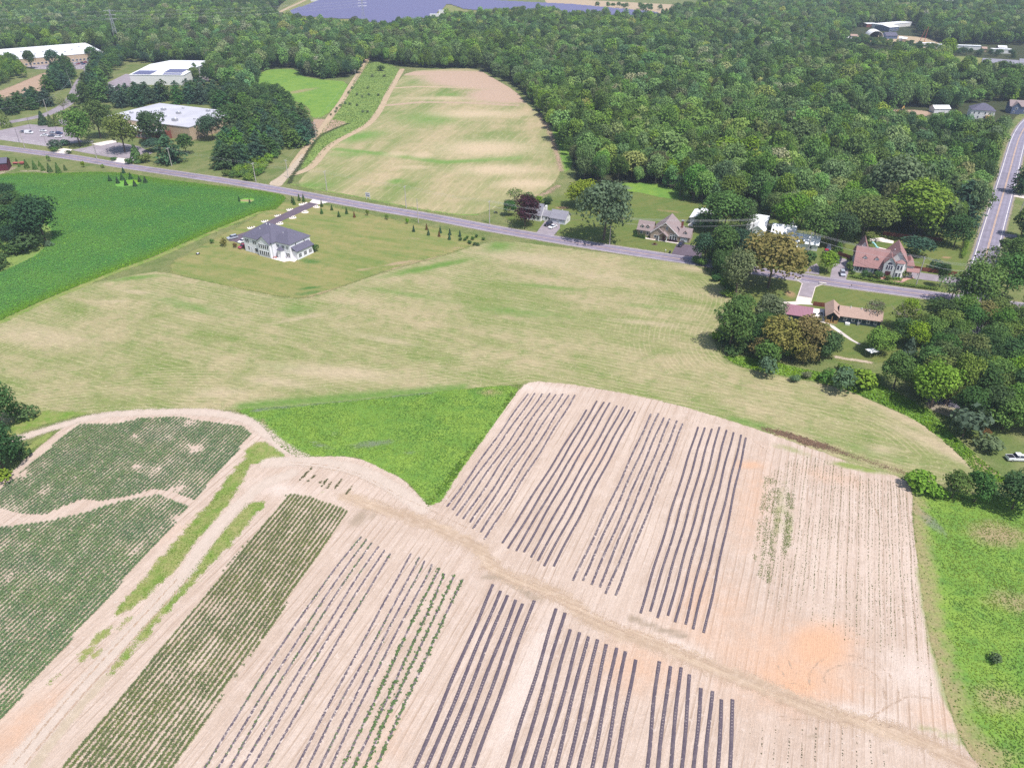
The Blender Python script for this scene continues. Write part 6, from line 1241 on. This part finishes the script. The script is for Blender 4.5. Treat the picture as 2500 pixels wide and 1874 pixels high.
h = house('red_barn', 'dark red barn cut by the left picture edge across from the parking lot'.replace(' cut by the left picture edge', ' with grey roof'), 'h', 215, 1075, 200, 'barn'); block(h, 0, 16, 0, 9, 4.2, 6.2, 'red_wall', 'grey_roof', oh=.3)
flat_hall('shed', 'low tan shed roof glimpsed in the back wood clearing', 'H', (1370, 215), (1490, 220), 6, 2.8, 'stone', 'light_roof', 'shed', 0, 1.2)
flat_hall('house', 'white-roofed house showing through the wood beside the digger clearing', 'D', (1450, 955), (1580, 955), 8, 3.2, 'white_wall2', 'white_roof', 'house', 0, 1.6)
for (x, y, w) in ((1485, 152, 5), (1560, 118, 4), (480, 14, 5)):
    g = W('B', x, y); h = thing('inverter_hut', 'small white inverter hut standing beside the solar rows', 'hut', (g[0], g[1], 0), 0, 'inverter huts'); MB().box(0, w * 3, 0, 5, 0, 4.5).build('wall', M['white_wall2'], h); MB().box(-.2, w * 3 + .2, -.2, 5.2, 4.51, 4.9).build('roof', M['white_roof'], h)

# stone beds along the drive of the large house
BEDS = [(420, 655, 610, 635, 470, 700), (655, 545, 830, 530, 710, 590), (880, 455, 1040, 430, 925, 490), (1085, 345, 1245, 335, 1125, 395), (1300, 255, 1500, 230, 1320, 305), (905, 605, 1010, 555, 1065, 600, 980, 620), (1125, 510, 1225, 455, 1285, 500, 1200, 520), (1335, 410, 1430, 360, 1490, 410, 1410, 425), (1530, 320, 1620, 275, 1680, 325, 1610, 335)]
for i, bq in enumerate(BEDS):
    pl = chaikin(WP('a', *bq), 1); c = np.mean(pl, 0); h = thing('stone_bed', 'white gravel planting bed on the field side of the driveway' if i < 5 else 'white gravel planting bed on the lawn side of the driveway', 'garden bed', (c[0], c[1], 0), 0, 'gravel beds, field side' if i < 5 else 'gravel beds, lawn side')
    MB().prism([(x - c[0], y - c[1]) for x, y in pl], 0, .12).build('gravel', M['gravel'], h)
    for k in range(3): q = obj('bush', KIND['s'][0][k], h, ((k - 1) * .8, .3 * (k - 1), .1), k, (.55, .55, .6)); q['tint'] = TINT['o']
for a, b in ((0, 1), (1, 2), (2, 3), (3, 4), (5, 6), (6, 7), (7, 8)): pass
h = house('flower_bed', 'oval bed of grey-green shrubs on the lawn of the ranch house', 'H', 970, 1180, 0, 'garden bed'); MB().prism([(2.9 * math.cos(t), 1.7 * math.sin(t)) for t in np.linspace(0, 6.283, 17)[:-1]], 0, .12).build('mulch', M['mulch'], h)
for k in range(12): q = obj('bush', KIND['s'][0][k % 3], h, (vr.uniform(-2, 2), vr.uniform(-1.1, 1.1), .1), k, (.9, .9, .55)); q['tint'] = TINT['a']
h = house('flower_bed', 'round bed with a small shrub on the lawn of the stone house', 'c', 640, 1180, 0, 'garden bed'); MB().prism([(1.4 * math.cos(t), 1.0 * math.sin(t)) for t in np.linspace(0, 6.283, 13)[:-1]], 0, .1).build('mulch', M['mulch'], h)
q = obj('bush', KIND['s'][0][0], h, (0, 0, .08), 0, (1.3, 1.3, .9)); q['tint'] = TINT['n']
# clipped hedge along the road
def hedge(line, w, hh, label):
    L = chaikin(line, 1, False); c = L[0]; a = [(x - c[0], y - c[1]) for x, y in L]; root = thing('hedge', label, 'hedge', (c[0], c[1], 0)); seg = np.array(a); d = np.r_[0, np.cumsum(np.hypot(*np.diff(seg, axis=0).T))]; n = int(d[-1] * 90); t = rng.random(n) * d[-1]
    P = np.stack([np.interp(t, d, seg[:, 0]), np.interp(t, d, seg[:, 1])], 1) + rng.uniform(-w / 2, w / 2, (n, 2)); zt = rng.random(n) ** .4 * hh
    o = obj('foliage', quads('hedge_leaves', np.column_stack([P, zt]), rng.normal(0, .6, (n, 3)) + np.array([0, -.2, .7]), .14, .8, np.clip(rng.normal(.5, .2, n), 0, 1), rng), root); o['tint'] = TINT['l']
hedge(WP('H', 745, 955, 900, 985, 1100, 1015, 1300, 1045, 1480, 1065), 1.2, 1.1, 'clipped green hedge along the road before the red-roofed house')
hedge(WP('H', 1730, 640, 1715, 720, 1690, 800), 1.6, 2.0, 'tall dark hedge between the fenced lawn and the county road')
# ------------------------------------------------------------------ vehicles
def car_mesh(kind):
    """side profile lofted across the width, cabin narrower than the body"""
    P = dict(sedan=dict(L=4.7, W=1.82, low=[(-2.35, .35), (-2.3, .72), (-2.05, .86), (-.95, .95), (1.35, .98), (2.2, .92), (2.35, .7), (2.33, .35)], cab=[(-1.15, .93), (-.45, 1.42), (.75, 1.45), (1.65, .98)]),
             suv=dict(L=4.7, W=1.88, low=[(-2.35, .38), (-2.32, .85), (-2.1, 1.02), (-1.05, 1.08), (2.1, 1.08), (2.33, .95), (2.35, .38)], cab=[(-1.25, 1.06), (-.55, 1.70), (1.85, 1.72), (2.25, 1.06)]),
             van=dict(L=5.6, W=2.0, low=[(-2.8, .38), (-2.78, .95), (-2.3, 1.2), (2.75, 1.25), (2.8, .38)], cab=[(-2.25, 1.18), (-1.5, 2.05), (2.6, 2.1), (2.74, 1.2)]),
             pickup=dict(L=5.7, W=1.98, low=[(-2.85, .42), (-2.82, .95), (-2.6, 1.1), (-1.4, 1.15), (2.8, 1.12), (2.85, .42)], cab=[(-1.45, 1.12), (-.75, 1.82), (.75, 1.84), (1.05, 1.12)]))[kind]
    hw = P['W'] / 2; mb = MB(); n = len(P['low'])
    secs = [(-hw, .93), (-hw * .97, 1.0), (hw * .97, 1.0), (hw, .93)]; V = []
    for y, s in secs: V += [(x * (1 if s == 1 else .985), y, .35 + (z - .35) * s) for x, z in P['low']]
    F = []
    for k in range(3): F += [(k * n + i, (k + 1) * n + i, (k + 1) * n + i + 1, k * n + i + 1) for i in range(n - 1)] + [(k * n + n - 1, (k + 1) * n + n - 1, (k + 1) * n, k * n)]
    F += [tuple(range(n)), tuple(range(3 * n, 4 * n))[::-1]]; mb.add(V, F)
    c = P['cab']; V = [(x, sy * hw * (.90 if i in (0, 3) else .74), z) for sy in (-1, 1) for i, (x, z) in enumerate(c)]; glass = MB().add(V, [(3, 2, 1, 0), (4, 5, 6, 7), (0, 1, 5, 4), (2, 3, 7, 6), (1, 2, 6, 5)])
    (x1, z1), (x2, z2) = c[1], c[2]; roof = MB().box(x1 + .05, x2 - .05, -hw * .73, hw * .73, z1 - .02, max(z1, z2) + .05)
    if kind == 'van': roof.box(-.9, 2.55, -hw * .93, hw * .93, 1.2, 2.08)
    for x, z in ((.15, 0),): roof.box(x - .06, x + .06, -hw * .86, hw * .86, c[0][1], z1 - .02)
    parts = [('body', mb.mesh('body', M['car_paint']), (0, 0, 0)), ('cabin_glass', glass.mesh('cabin_glass', M['glass']), (0, 0, 0)), ('roof_panel', roof.mesh('roof_panel', M['car_paint']), (0, 0, 0))]
    if kind == 'pickup': parts.append(('cargo_bed', MB().box(1.15, 2.75, -hw * .8, hw * .8, .9, 1.16).mesh('cargo_bed', M['black']), (0, 0, 0)))
    wx = P['L'] * .31; wm = MB().tube((0, -.11, 0), (0, .11, 0), .34, .34, 14).mesh('wheel', M['rubber']); rm = MB().tube((0, -.125, 0), (0, .125, 0), .2, .2, 10).mesh('rim', M['chrome']); lm = MB().box(-.05, .03, -.17, .17, 0, .14).mesh('headlight', M['lamp'])
    return parts, [(sx * wx, sy * (hw - .08), .34) for sx in (-1, 1) for sy in (-1, 1)], wm, rm, lm, P
_CAR = {}
def car(kind, t, x, y, ang, color, label, name='parked_car', cat='car', group=None):
    if kind not in _CAR: _CAR[kind] = car_mesh(kind)
    parts, wh, wm, rm, lm, P = _CAR[kind]; g = W(t, x, y); r = thing(name, label, cat, (g[0], g[1], .045), R(ang), group)
    for nm, me, lo in parts: obj(nm, me, r, lo).color = (*color, 1)
    for p in wh: obj('rim', rm, obj('wheel', wm, r, p))
    for sy in (-1, 1): obj('headlight', lm, r, (-P['L'] / 2 - .01, sy * P['W'] * .36, .62))
    return r
SIL, WHT, BLK, RED_, BLU, DGR = (.42, .44, .5), (.80, .80, .82), (.015, .015, .025), (.35, .03, .05), (.03, .05, .16), (.10, .11, .15)
car('suv', 'a', 195, 850, 40, SIL, 'silver car parked on the dark drive left of the large white house')
car('sedan', 'a', 372, 905, 60, WHT, 'white car half hidden at the left end of the large white house')
car('sedan', 'a', 372, 995, 60, RED_, 'red car parked against the left wall of the large white house')
car('suv', 'b', 1185, 830, 50, BLK, 'black car parked by the garage of the white cape house'); car('sedan', 'b', 1285, 885, 48, WHT, 'white car parked on the grey drive of the cape house')
car('suv', 'c', 1345, 1215, 58, BLK, 'black car before the garage of the stone house'); car('suv', 'H', 678, 935, 75, SIL, 'silver car at the road end of the drive by the red-roofed house')
car('pickup', 'L', 2150, 905, 178, WHT, 'white pickup truck parked at the edge of the wood by the silvery bushes', 'pickup_truck', 'truck')
h = car('suv', 'H', 645, 825, 60, BLK, 'black vehicle with white cover at the top of the drive by the red-roofed house')
car('van', 'h', 525, 490, 172, WHT, 'white van parked alone in the lot by the main road', 'parked_van', 'van'); car('sedan', 'h', 425, 470, 172, DGR, 'dark car hidden behind the white van')
car('sedan', 'h', 780, 455, 170, WHT, 'white car in the back pair of the parking lot'); car('sedan', 'h', 800, 535, 14, WHT, 'white car in the front row next to the dark grey car'); car('sedan', 'h', 930, 545, 14, DGR, 'dark grey car between two white cars'); car('sedan', 'h', 1055, 560, 14, WHT, 'white car at the end of the front row beside the big tree')
car('suv', 'h', 1070, 500, 165, BLU, 'dark blue car parked behind the front row'); car('sedan', 'h', 950, 490, 165, SIL, 'silver car beside the dark blue car'); car('sedan', 'A', 945, 740, 10, WHT, 'white car in the lot left of the white-roofed hall')
for i, (x, y, c) in enumerate(((660, 545, RED_), (690, 535, BLK), (720, 530, RED_), (745, 520, SIL), (735, 555, WHT), (650, 535, SIL), (430, 552, BLK), (705, 545, BLU))): car('sedan', 'A', x, y, 80, c, 'car parked before the very long warehouse', group='cars at the long warehouse')
car('sedan', 'A', 930, 805, 80, RED_, 'red car in the lot left of the white-roofed hall')
for i, (x, y, c) in enumerate(((290, 700, WHT), (320, 690, DGR), (560, 720, DGR), (540, 760, RED_))): car('suv', 'H', x, y, 70, c, 'car parked beneath trees beside the white house with wings', group='cars by the white house')
g = W('G', 35, 420); t_ = thing('motorcycle', 'motorcycle standing on the grass left of the purple maple', 'motorcycle', (g[0], g[1], .02), R(-10))
for x in (-.75, .75): obj('rim', MB().tube((0, -.07, 0), (0, .07, 0), .2, .2, 10).mesh('rim', M['chrome']), MB().tube((x, -.06, .34), (x, .06, .34), .34, .34, 14).build('wheel', M['rubber'], t_)).location = (x, 0, .34)
MB().box(-.5, .6, -.16, .16, .45, .9).build('body', M['black'], t_); MB().box(-.75, -.5, -.4, .4, .95, 1.05).build('handlebar', M['chrome'], t_); MB().box(0, .8, -.18, .18, .88, 1.0).build('seat', M['black'], t_)
# machines in the clearings
def digger(t, x, y, ang, label):
    g = W(t, x, y); d = thing('excavator', label, 'excavator', (g[0], g[1], 0), R(ang))
    for s in (-1, 1): MB().box(-1.8, 1.8, s * 1.1 - .3, s * 1.1 + .3, 0, .8).build('crawler', M['black'], d)
    MB().box(-1.6, 1.2, -1.2, 1.2, .9, 2.0).build('body', M['yellow_iron'], d); MB().box(-.2, 1.1, -1.1, -.1, 2.0, 3.1).build('cab', M['glass'], d); MB().tube((1, .3, 1.6), (4.0, .3, 4.6), .3, .25, 6).build('boom', M['yellow_iron'], d); MB().tube((4.0, .3, 4.6), (5.4, .3, 2.2), .22, .18, 6).build('arm', M['yellow_iron'], d); MB().box(5.0, 5.8, -.3, .9, 1.4, 2.3).build('bucket', M['black'], d)
digger('D', 1160, 955, 30, 'yellow digger in the far clearing of the wood'); digger('D', 1255, 390, 150, 'yellow digger among the far sheds')
g = W('D', 1040, 950); d = thing('tractor', 'dark tractor with pale roof in the far clearing', 'tractor', (g[0], g[1], 0), 0)
for x, y, r_ in ((-1.2, -.9, .8), (-1.2, .9, .8), (1.3, -.8, .5), (1.3, .8, .5)): MB().tube((x, y - .25, r_), (x, y + .25, r_), r_, r_, 12).build('wheel', M['rubber'], d)
MB().box(-.4, 2.0, -.5, .5, .8, 1.7).build('body', M['blue_wall'], d); MB().box(-1.7, -.3, -.8, .8, 2.5, 2.7).build('roof', M['canvas'], d); MB().box(-1.6, -.4, -.7, .7, 1.0, 2.5).build('cab', M['glass'], d)
g = W('h', 340, 1040); d = thing('farm_wagon', 'faded red farm wagon beside the dark red barn', 'wagon', (g[0], g[1], 0), R(-8)); MB().box(-3.4, 3.4, -1.0, 1.0, .7, 1.0).build('deck', M['red_iron'], d); MB().box(1.4, 3.4, -1.0, 1.0, 1.0, 1.5).build('load', M['red_iron'], d)
for x in (-2.4, 2.4):
    for y in (-.85, .85): MB().tube((x, y - .12, .4), (x, y + .12, .4), .4, .4, 10).build('wheel', M['rubber'], d)
for (x, y, tx, ty, lab) in ((1310, 395, 1345, 318, 'thin leaning crane boom rising from the far sheds'), (1365, 370, 1367, 305, 'upright mast standing among the far sheds')):
    g = W('D', x, y); d = thing('crane', lab, 'crane', (g[0], g[1], 0)); MB().box(-1.5, 1.5, -1.2, 1.2, 0, 2.2).build('base', M['yellow_iron'], d); MB().tube((0, 0, 2), ((tx - x) * .13, 0, 18), .35, .2, 6).build('boom', M['red_iron'], d)

# ------------------------------------------------------------------ signs, mailboxes, bins, fences
g = W('F', 1172, 300); d = thing('roadside_sign', 'white board on two posts standing in the verge of the upper field', 'sign', (g[0], g[1], 0), R(-22))
for x in (-1.0, 1.0): MB().box(x - .08, x + .08, -.08, .08, -.1, 3.4).build('post', M['trim'], d)
MB().box(-1.35, 1.35, -.16, -.09, 1.3, 3.6).build('board', M['white_wall2'], d); MB().box(-1.0, 1.0, -.18, -.155, 2.9, 3.25).build('board_stripe', M['light_roof'], d); MB().box(-1.0, 1.0, -.18, -.155, 1.7, 2.4).build('board_stripe', M['light_roof'], d)
def mailbox(t, x, y, lab, big=1.0, mat='black'):
    g = W(t, x, y); d = thing('mailbox', lab, 'mailbox', (g[0], g[1], 0), R(-22)); MB().box(-.06, .06, -.06, .06, -.1, 1.0).build('post', M['pole'], d); MB().extr([(-.14 * big, 1.0), (.14 * big, 1.0), (.14 * big, 1.18), (.09, 1.3), (-.09, 1.3), (-.14 * big, 1.18)], -.28, .28, 'y').build('box', M[mat], d)
mailbox('b', 1355, 1060, 'black mailbox at the road by the drive of the cape house', 1.3); mailbox('c', 935, 1395, 'pale-topped mailbox beside the drive of the stone house', 1.2, 'trim'); mailbox('d', 175, 1430, 'small dark mailbox across the road from the red-roofed house')
g = W('c', 1055, 1420); d = thing('rubbish_bin', 'dark wheeled bin at the road end of the stone house drive', 'bin', (g[0], g[1], 0), R(-20)); MB().extr([(-.3, .05), (.3, .05), (.36, 1.0), (-.36, 1.0)], -.35, .35, 'y').build('body', M['black'], d); MB().box(-.4, .4, -.4, .4, 1.0, 1.08).build('lid', M['black'], d)
g = W('E', 1670, 762); d = thing('fire_pit', 'small dark round fire pit on the lawn left of the large white house', 'fire pit', (g[0], g[1], 0)); MB().tube((0, 0, 0), (0, 0, .45), .75, .8, 14).build('bowl', M['black'], d); MB().tube((0, 0, .45), (0, 0, .5), .45, .45, 12).build('ash', M['trim'], d)
g = W('e', 1195, 765); d = thing('fire_pit', 'small black fire bowl on the grass before the ranch porch', 'fire pit', (g[0], g[1], 0)); MB().tube((0, 0, .05), (0, 0, .4), .35, .5, 12).build('bowl', M['black'], d); MB().tube((0, 0, 0), (0, 0, .06), .3, .3, 8).build('base', M['black'], d)
for i, (x, y) in enumerate(((820, 420), (965, 410), (780, 510), (855, 525))):
    g = W('e', x, y); d = thing('patio_table', 'dark table or lounger on the white patio between shed and ranch', 'table', (g[0], g[1], .06), R(-20), 'patio furniture'); MB().box(-.7, .7, -.5, .5, .55, .65).build('top', M['black'], d)
    for sx in (-.6, .6):
        for sy in (-.4, .4): MB().box(sx - .04, sx + .04, sy - .04, sy + .04, 0, .55).build('leg', M['black'], d)
for (x, y, lab) in ((300, 978, 'low white name stone at the left of the concrete drive'), (512, 1015, 'low white name stone at the right of the concrete drive')):
    g = W('H', x, y); d = thing('entrance_stone', lab, 'marker', (g[0], g[1], 0), R(-20)); MB().box(-1.2, 1.2, -.3, .3, 0, .55).build('stone', M['trim'], d); MB().box(-1.3, 1.3, -.4, .4, .55, .65).build('cap', M['concrete'], d)
def fence(line, label, hh=1.7):
    c = line[0]; root = thing('wood_fence', label, 'fence', (c[0], c[1], 0))
    for a, b in zip(line[:-1], line[1:]):
        L = math.dist(a, b); n = max(1, round(L / 2.4)); ang = math.atan2(b[1] - a[1], b[0] - a[0])
        for i in range(n):
            p = (a[0] + (b[0] - a[0]) * i / n - c[0], a[1] + (b[1] - a[1]) * i / n - c[1])
            o = MB().box(.07, L / n - .07, -.03, .03, .08, hh).build('fence_panel', M['fence'], root); o.location = (*p, 0); o.rotation_euler = (0, 0, ang)
            o = MB().box(-.07, .07, -.07, .07, -.1, hh + .12).build('post', M['fence'], root); o.location = (*p, 0); o.rotation_euler = (0, 0, ang)
fence(WP('H', 1215, 880, 1350, 905, 1500, 925, 1640, 945), 'red-brown board fence behind the paved side drive')
fence(WP('H', 1020, 600, 1200, 625, 1350, 640, 1520, 655), 'red-brown board fence at the back of the red-roofed house garden')
fence(WP('H', 1255, 1365, 1350, 1380, 1450, 1390), 'red-brown board fence on the lawn right of the ranch house')
fence(WP('H', 430, 1195, 500, 1205, 562, 1210), 'red-brown board fence between shed and ranch house')
fence(WP('H', 640, 770, 700, 790, 745, 805), 'red-brown board fence at the head of the drive')

# ------------------------------------------------------------------ poles, wires, lamps, pylon
def upole(t, x, y, hh, lab, ang=-22, arms=1, trans=False, group=None):
    g = W(t, x, y); d = thing('utility_pole', lab, 'utility pole', (g[0], g[1], 0), R(ang), group); MB().tube((0, 0, -.3), (0, 0, hh), .22, .15, 8).build('pole', M['pole'], d)
    for k in range(arms):
        z = hh - .4 - k * 1.0; a = MB().box(-.06, .06, -1.2, 1.2, z - .06, z + .06).build('crossarm', M['pole'], d)
        for yy in (-1.1, -.5, .5, 1.1): MB().tube((0, yy, z + .06), (0, yy, z + .3), .05, .04, 6).build('insulator', M['trim'], a)
    if trans: MB().tube((.35, 0, hh - 3.2), (.35, 0, hh - 2.2), .26, .26, 10).build('transformer', M['metal'], d)
    return (g[0], g[1], hh, R(ang))
M['cable'] = plain('weathered_cable', (.42, .41, .43), .8)
def wire(p, q, label, dy=(-1.1, .5, 1.1), sag=.9, dz=-.1, group='power lines'):
    for k in dy:
        a = (p[0] - math.sin(p[3]) * k, p[1] + math.cos(p[3]) * k, p[2] + dz); b = (q[0] - math.sin(q[3]) * k, q[1] + math.cos(q[3]) * k, q[2] + dz); mb = MB(); n = 12; pr = None
        for i in range(n + 1):
            t = i / n; c = tuple(a[j] + (b[j] - a[j]) * t for j in range(3)); c = (c[0], c[1], c[2] - sag * 4 * t * (1 - t))
            if pr: mb.tube(pr, c, .021, .021, 4, False)
            pr = c
        tag(mb.build('power_line', M['cable'], None), label, 'wire', group)
PL = [upole('h', -600, 640, 10.5, 'wooden utility pole along the main road left of the parking lot'), upole('h', 455, 765, 10.5, 'wooden utility pole in the grass before the parking lot with the white van'), upole('h', 1745, 945, 10.5, 'wooden utility pole between the two concrete aprons'), upole('A', 1450, 1402, 10.5, 'wooden utility pole on the mown grass by the warehouse pine'),
      upole('A', 2160, 1538, 10.5, 'wooden utility pole at the thicket by the dirt drive'), upole('B', 617, 1610, 10.5, 'wooden utility pole at the corner of the upper field'), upole('F', 1492, 372, 11, 'wooden utility pole in the verge right of the white roadside board'), upole('F', 2195, 505, 11, 'dark wooden utility pole left of the purple maple'),
      upole('G', 995, 682, 12.5, 'tall utility pole with transformer before the silvery tree', arms=2, trans=True), upole('f', 1100, 800, 12.5, 'utility pole rising from the roadside trees', arms=2, trans=True), upole('f', 1995, 1010, 12, 'utility pole in front of the white house with wings'), upole('H', 1297, 1032, 12, 'utility pole on the grass right of the red-roofed house', arms=2), upole('H', 1790, 1100, 12, 'utility pole at the road crossing'), upole('H', 2350, 1195, 12, 'utility pole beyond the road crossing')]
for i, (p, q) in enumerate(zip(PL[:-1], PL[1:])): wire(p, q, 'power line strung along the main road', (-1.1, 1.1) if i < 7 else (-1.1, -.4, .4, 1.1))
for p, q in zip(PL[7:-1], PL[8:]): wire(p, q, 'lower cable strung along the main road by the houses', (0, .25), 1.2, -2.4, 'lower cables')
upole('F', 1595, 497, 11.5, 'pale utility pole on the lawn side of the road', arms=0)
AP = [upole('A', -150, 1060, 11, 'utility pole at the start of the access road'), upole('A', 412, 985, 12, 'leaning pale utility pole beside the access road', arms=0), upole('A', 625, 790, 11, 'utility pole inside the bend of the access road', arms=0), upole('A', 590, 705, 11, 'utility pole below the far parking lot', arms=0), upole('A', 655, 560, 11, 'utility pole at the far parking lot', arms=0)]
for p, q in zip(AP[:-1], AP[1:]): wire(p, q, 'sagging cable along the access road', (0, .2), 2.0, -.3, 'access road cables')
FP = [upole('B', 862, 690, 10, 'utility pole at the dark clump by the oval field', 60), upole('B', 525, 1165, 10, 'utility pole at the ploughed strip by the dirt track', 60), upole('B', 290, 1502, 10, 'utility pole at the mouth of the dirt drive', 60)]
for p, q in zip(FP[:-1], FP[1:]): wire(p, q, 'thin cable along the dirt track', (0,), 1.2, -.2, 'dirt track cables')
CP = [upole('H', 2165, 445, 11, 'utility pole on the lawn right of the county road', 70), upole('H', 1905, 400, 11, 'utility pole left of the county road', 70), upole('H', 1808, 605, 11, 'utility pole with crossarm beside the county road hedge', 70)]
for i, (x, y, hh) in enumerate(((350, 642, 8), (857, 748, 8), (1735, 862, 8), (550, 402, 7), (1022, 452, 7))):
    g = W('h', x, y); d = thing('lamp_post', 'thin dark lamp post standing in the parking lot', 'lamp post', (g[0], g[1], 0), R(-20), 'parking lot lamps'); MB().tube((0, 0, -.2), (0, 0, hh), .09, .06, 8).build('post', M['black'], d); MB().box(-.15, .9, -.15, .15, hh, hh + .14).build('lamp_head', M['black'], d)
def pylon(t, x, y, hh, lab):
    g = W(t, x, y); d = thing('pylon', lab, 'pylon', (g[0], g[1], 0), R(10)); b = 3.2; lv = [0, .3, .55, .75, 1]; wd = [b, b * .62, b * .38, b * .28, .3]
    for sx, sy in ((-1, -1), (-1, 1), (1, 1), (1, -1)):
        m = MB()
        for k in range(4): m.tube((sx * wd[k], sy * wd[k], lv[k] * hh), (sx * wd[k + 1], sy * wd[k + 1], lv[k + 1] * hh), .16, .14, 5)
        m.build('leg', M['metal'], d)
    m = MB()
    for k in range(4):
        for (a, c) in (((-1, -1), (1, -1)), ((1, -1), (1, 1)), ((1, 1), (-1, 1)), ((-1, 1), (-1, -1))):
            m.tube((a[0] * wd[k], a[1] * wd[k], lv[k] * hh), (c[0] * wd[k + 1], c[1] * wd[k + 1], lv[k + 1] * hh), .1, .1, 4); m.tube((c[0] * wd[k], c[1] * wd[k], lv[k] * hh), (a[0] * wd[k + 1], a[1] * wd[k + 1], lv[k + 1] * hh), .1, .1, 4)
    m.build('bracing', M['metal'], d)
    for z in (.74, .85, .96): MB().tube((-6, 0, hh * z), (6, 0, hh * z), .18, .18, 5).build('crossarm', M['metal'], d)
    return g
py = pylon('A', 1000, 392, 38, 'lattice steel pylon rising from the wood behind the long warehouse'); py2 = pylon('B', 930, 215, 32, 'lattice pylon at the edge of the solar farm')
for z in (28, 32, 36):
    for s in (-5.5, 5.5):
        for a, b in (((py[0] - 330, py[1] - 40 + s, z, 0), (py[0], py[1] + s, z, 0)), ((py[0], py[1] + s, z, 0), (py2[0], py2[1] + s, z * 32 / 38, 0))):
            mb = MB(); pr = None
            for i in range(15):
                q = i / 14; c = (a[0] + (b[0] - a[0]) * q, a[1] + (b[1] - a[1]) * q, a[2] + (b[2] - a[2]) * q - 24 * q * (1 - q) * .5)
                if pr: mb.tube(pr, c, .035, .035, 4, False)
                pr = c
            tag(mb.build('power_line', M['metal'], None), 'high voltage line crossing the wood behind the long warehouse', 'wire', 'high voltage lines')

# ------------------------------------------------------------------ solar farm
field('solar_ground', WP('Z', 590, 34, 690, -30, 1000, -50, 1000, -2, 1100, 4, 1240, 11, 1430, 29, 1420, 52, 1240, 44, 1130, 36, 1010, 24, 965, 28, 955, 60, 850, 70, 700, 66), 3, M['lawn'], 8.0, 0, pad=6)
nr = 0
SOL = WP('s', 690, 36, 770, 8, 860, -40, 1130, -45, 1130, 0, 1240, 7, 1400, 15, 1610, 35, 1600, 50, 1400, 46, 1240, 36, 1130, 24, 1095, 12, 1072, 34, 1040, 46, 930, 64, 880, 50, 780, 46)
y = min(p[1] for p in SOL)
pm = {}
while y < max(p[1] for p in SOL) and nr < 150:
    xs = np.arange(-700, 500, 4.0); P = np.stack([xs, np.full(len(xs), y)], 1); ins = inside(SOL, P); run = None
    for i in range(len(xs) + 1):
        v = i < len(xs) and ins[i]
        if v and run is None: run = xs[i]
        if not v and run is not None:
            L = xs[i - 1] - run
            if L > 16:
                key = round(L / 4); d = thing('solar_row', 'long row of blue-violet solar panels in the far solar farm', 'solar panels', (run, y, 0), 0, 'solar panel rows'); nr += 1
                MB().extr([(0, 1.0), (4.6, 2.9), (4.6, 3.0), (0, 1.1)], 0, L, 'x').build('panel', M['panel'], d)
                m = MB()
                for k in range(int(L / 12) + 1): m.box(k * 12 - .08, k * 12 + .08, 2.2, 2.36, -.2, 1.9)
                m.build('support', M['metal'], d)
            run = None
    y += 7.4

# ------------------------------------------------------------------ hazy summer air
hm = bpy.data.materials.new('haze_air'); hm.use_nodes = True; hn = hm.node_tree; hn.nodes.clear(); ho = hn.nodes.new('ShaderNodeOutputMaterial'); hv = hn.nodes.new('ShaderNodeVolumePrincipled')
hv.inputs['Color'].default_value = (.72, .82, 1.0, 1); hv.inputs['Density'].default_value = HAZE; hv.inputs['Anisotropy'].default_value = .2; hn.links.new(hv.outputs[0], ho.inputs['Volume'])
hz = MB().box(-7100, 7100, -1600, 9100, -1.0, 126).build('haze', hm); stuff(hz, 'pale summer haze in the air over the whole farmland', 'haze')
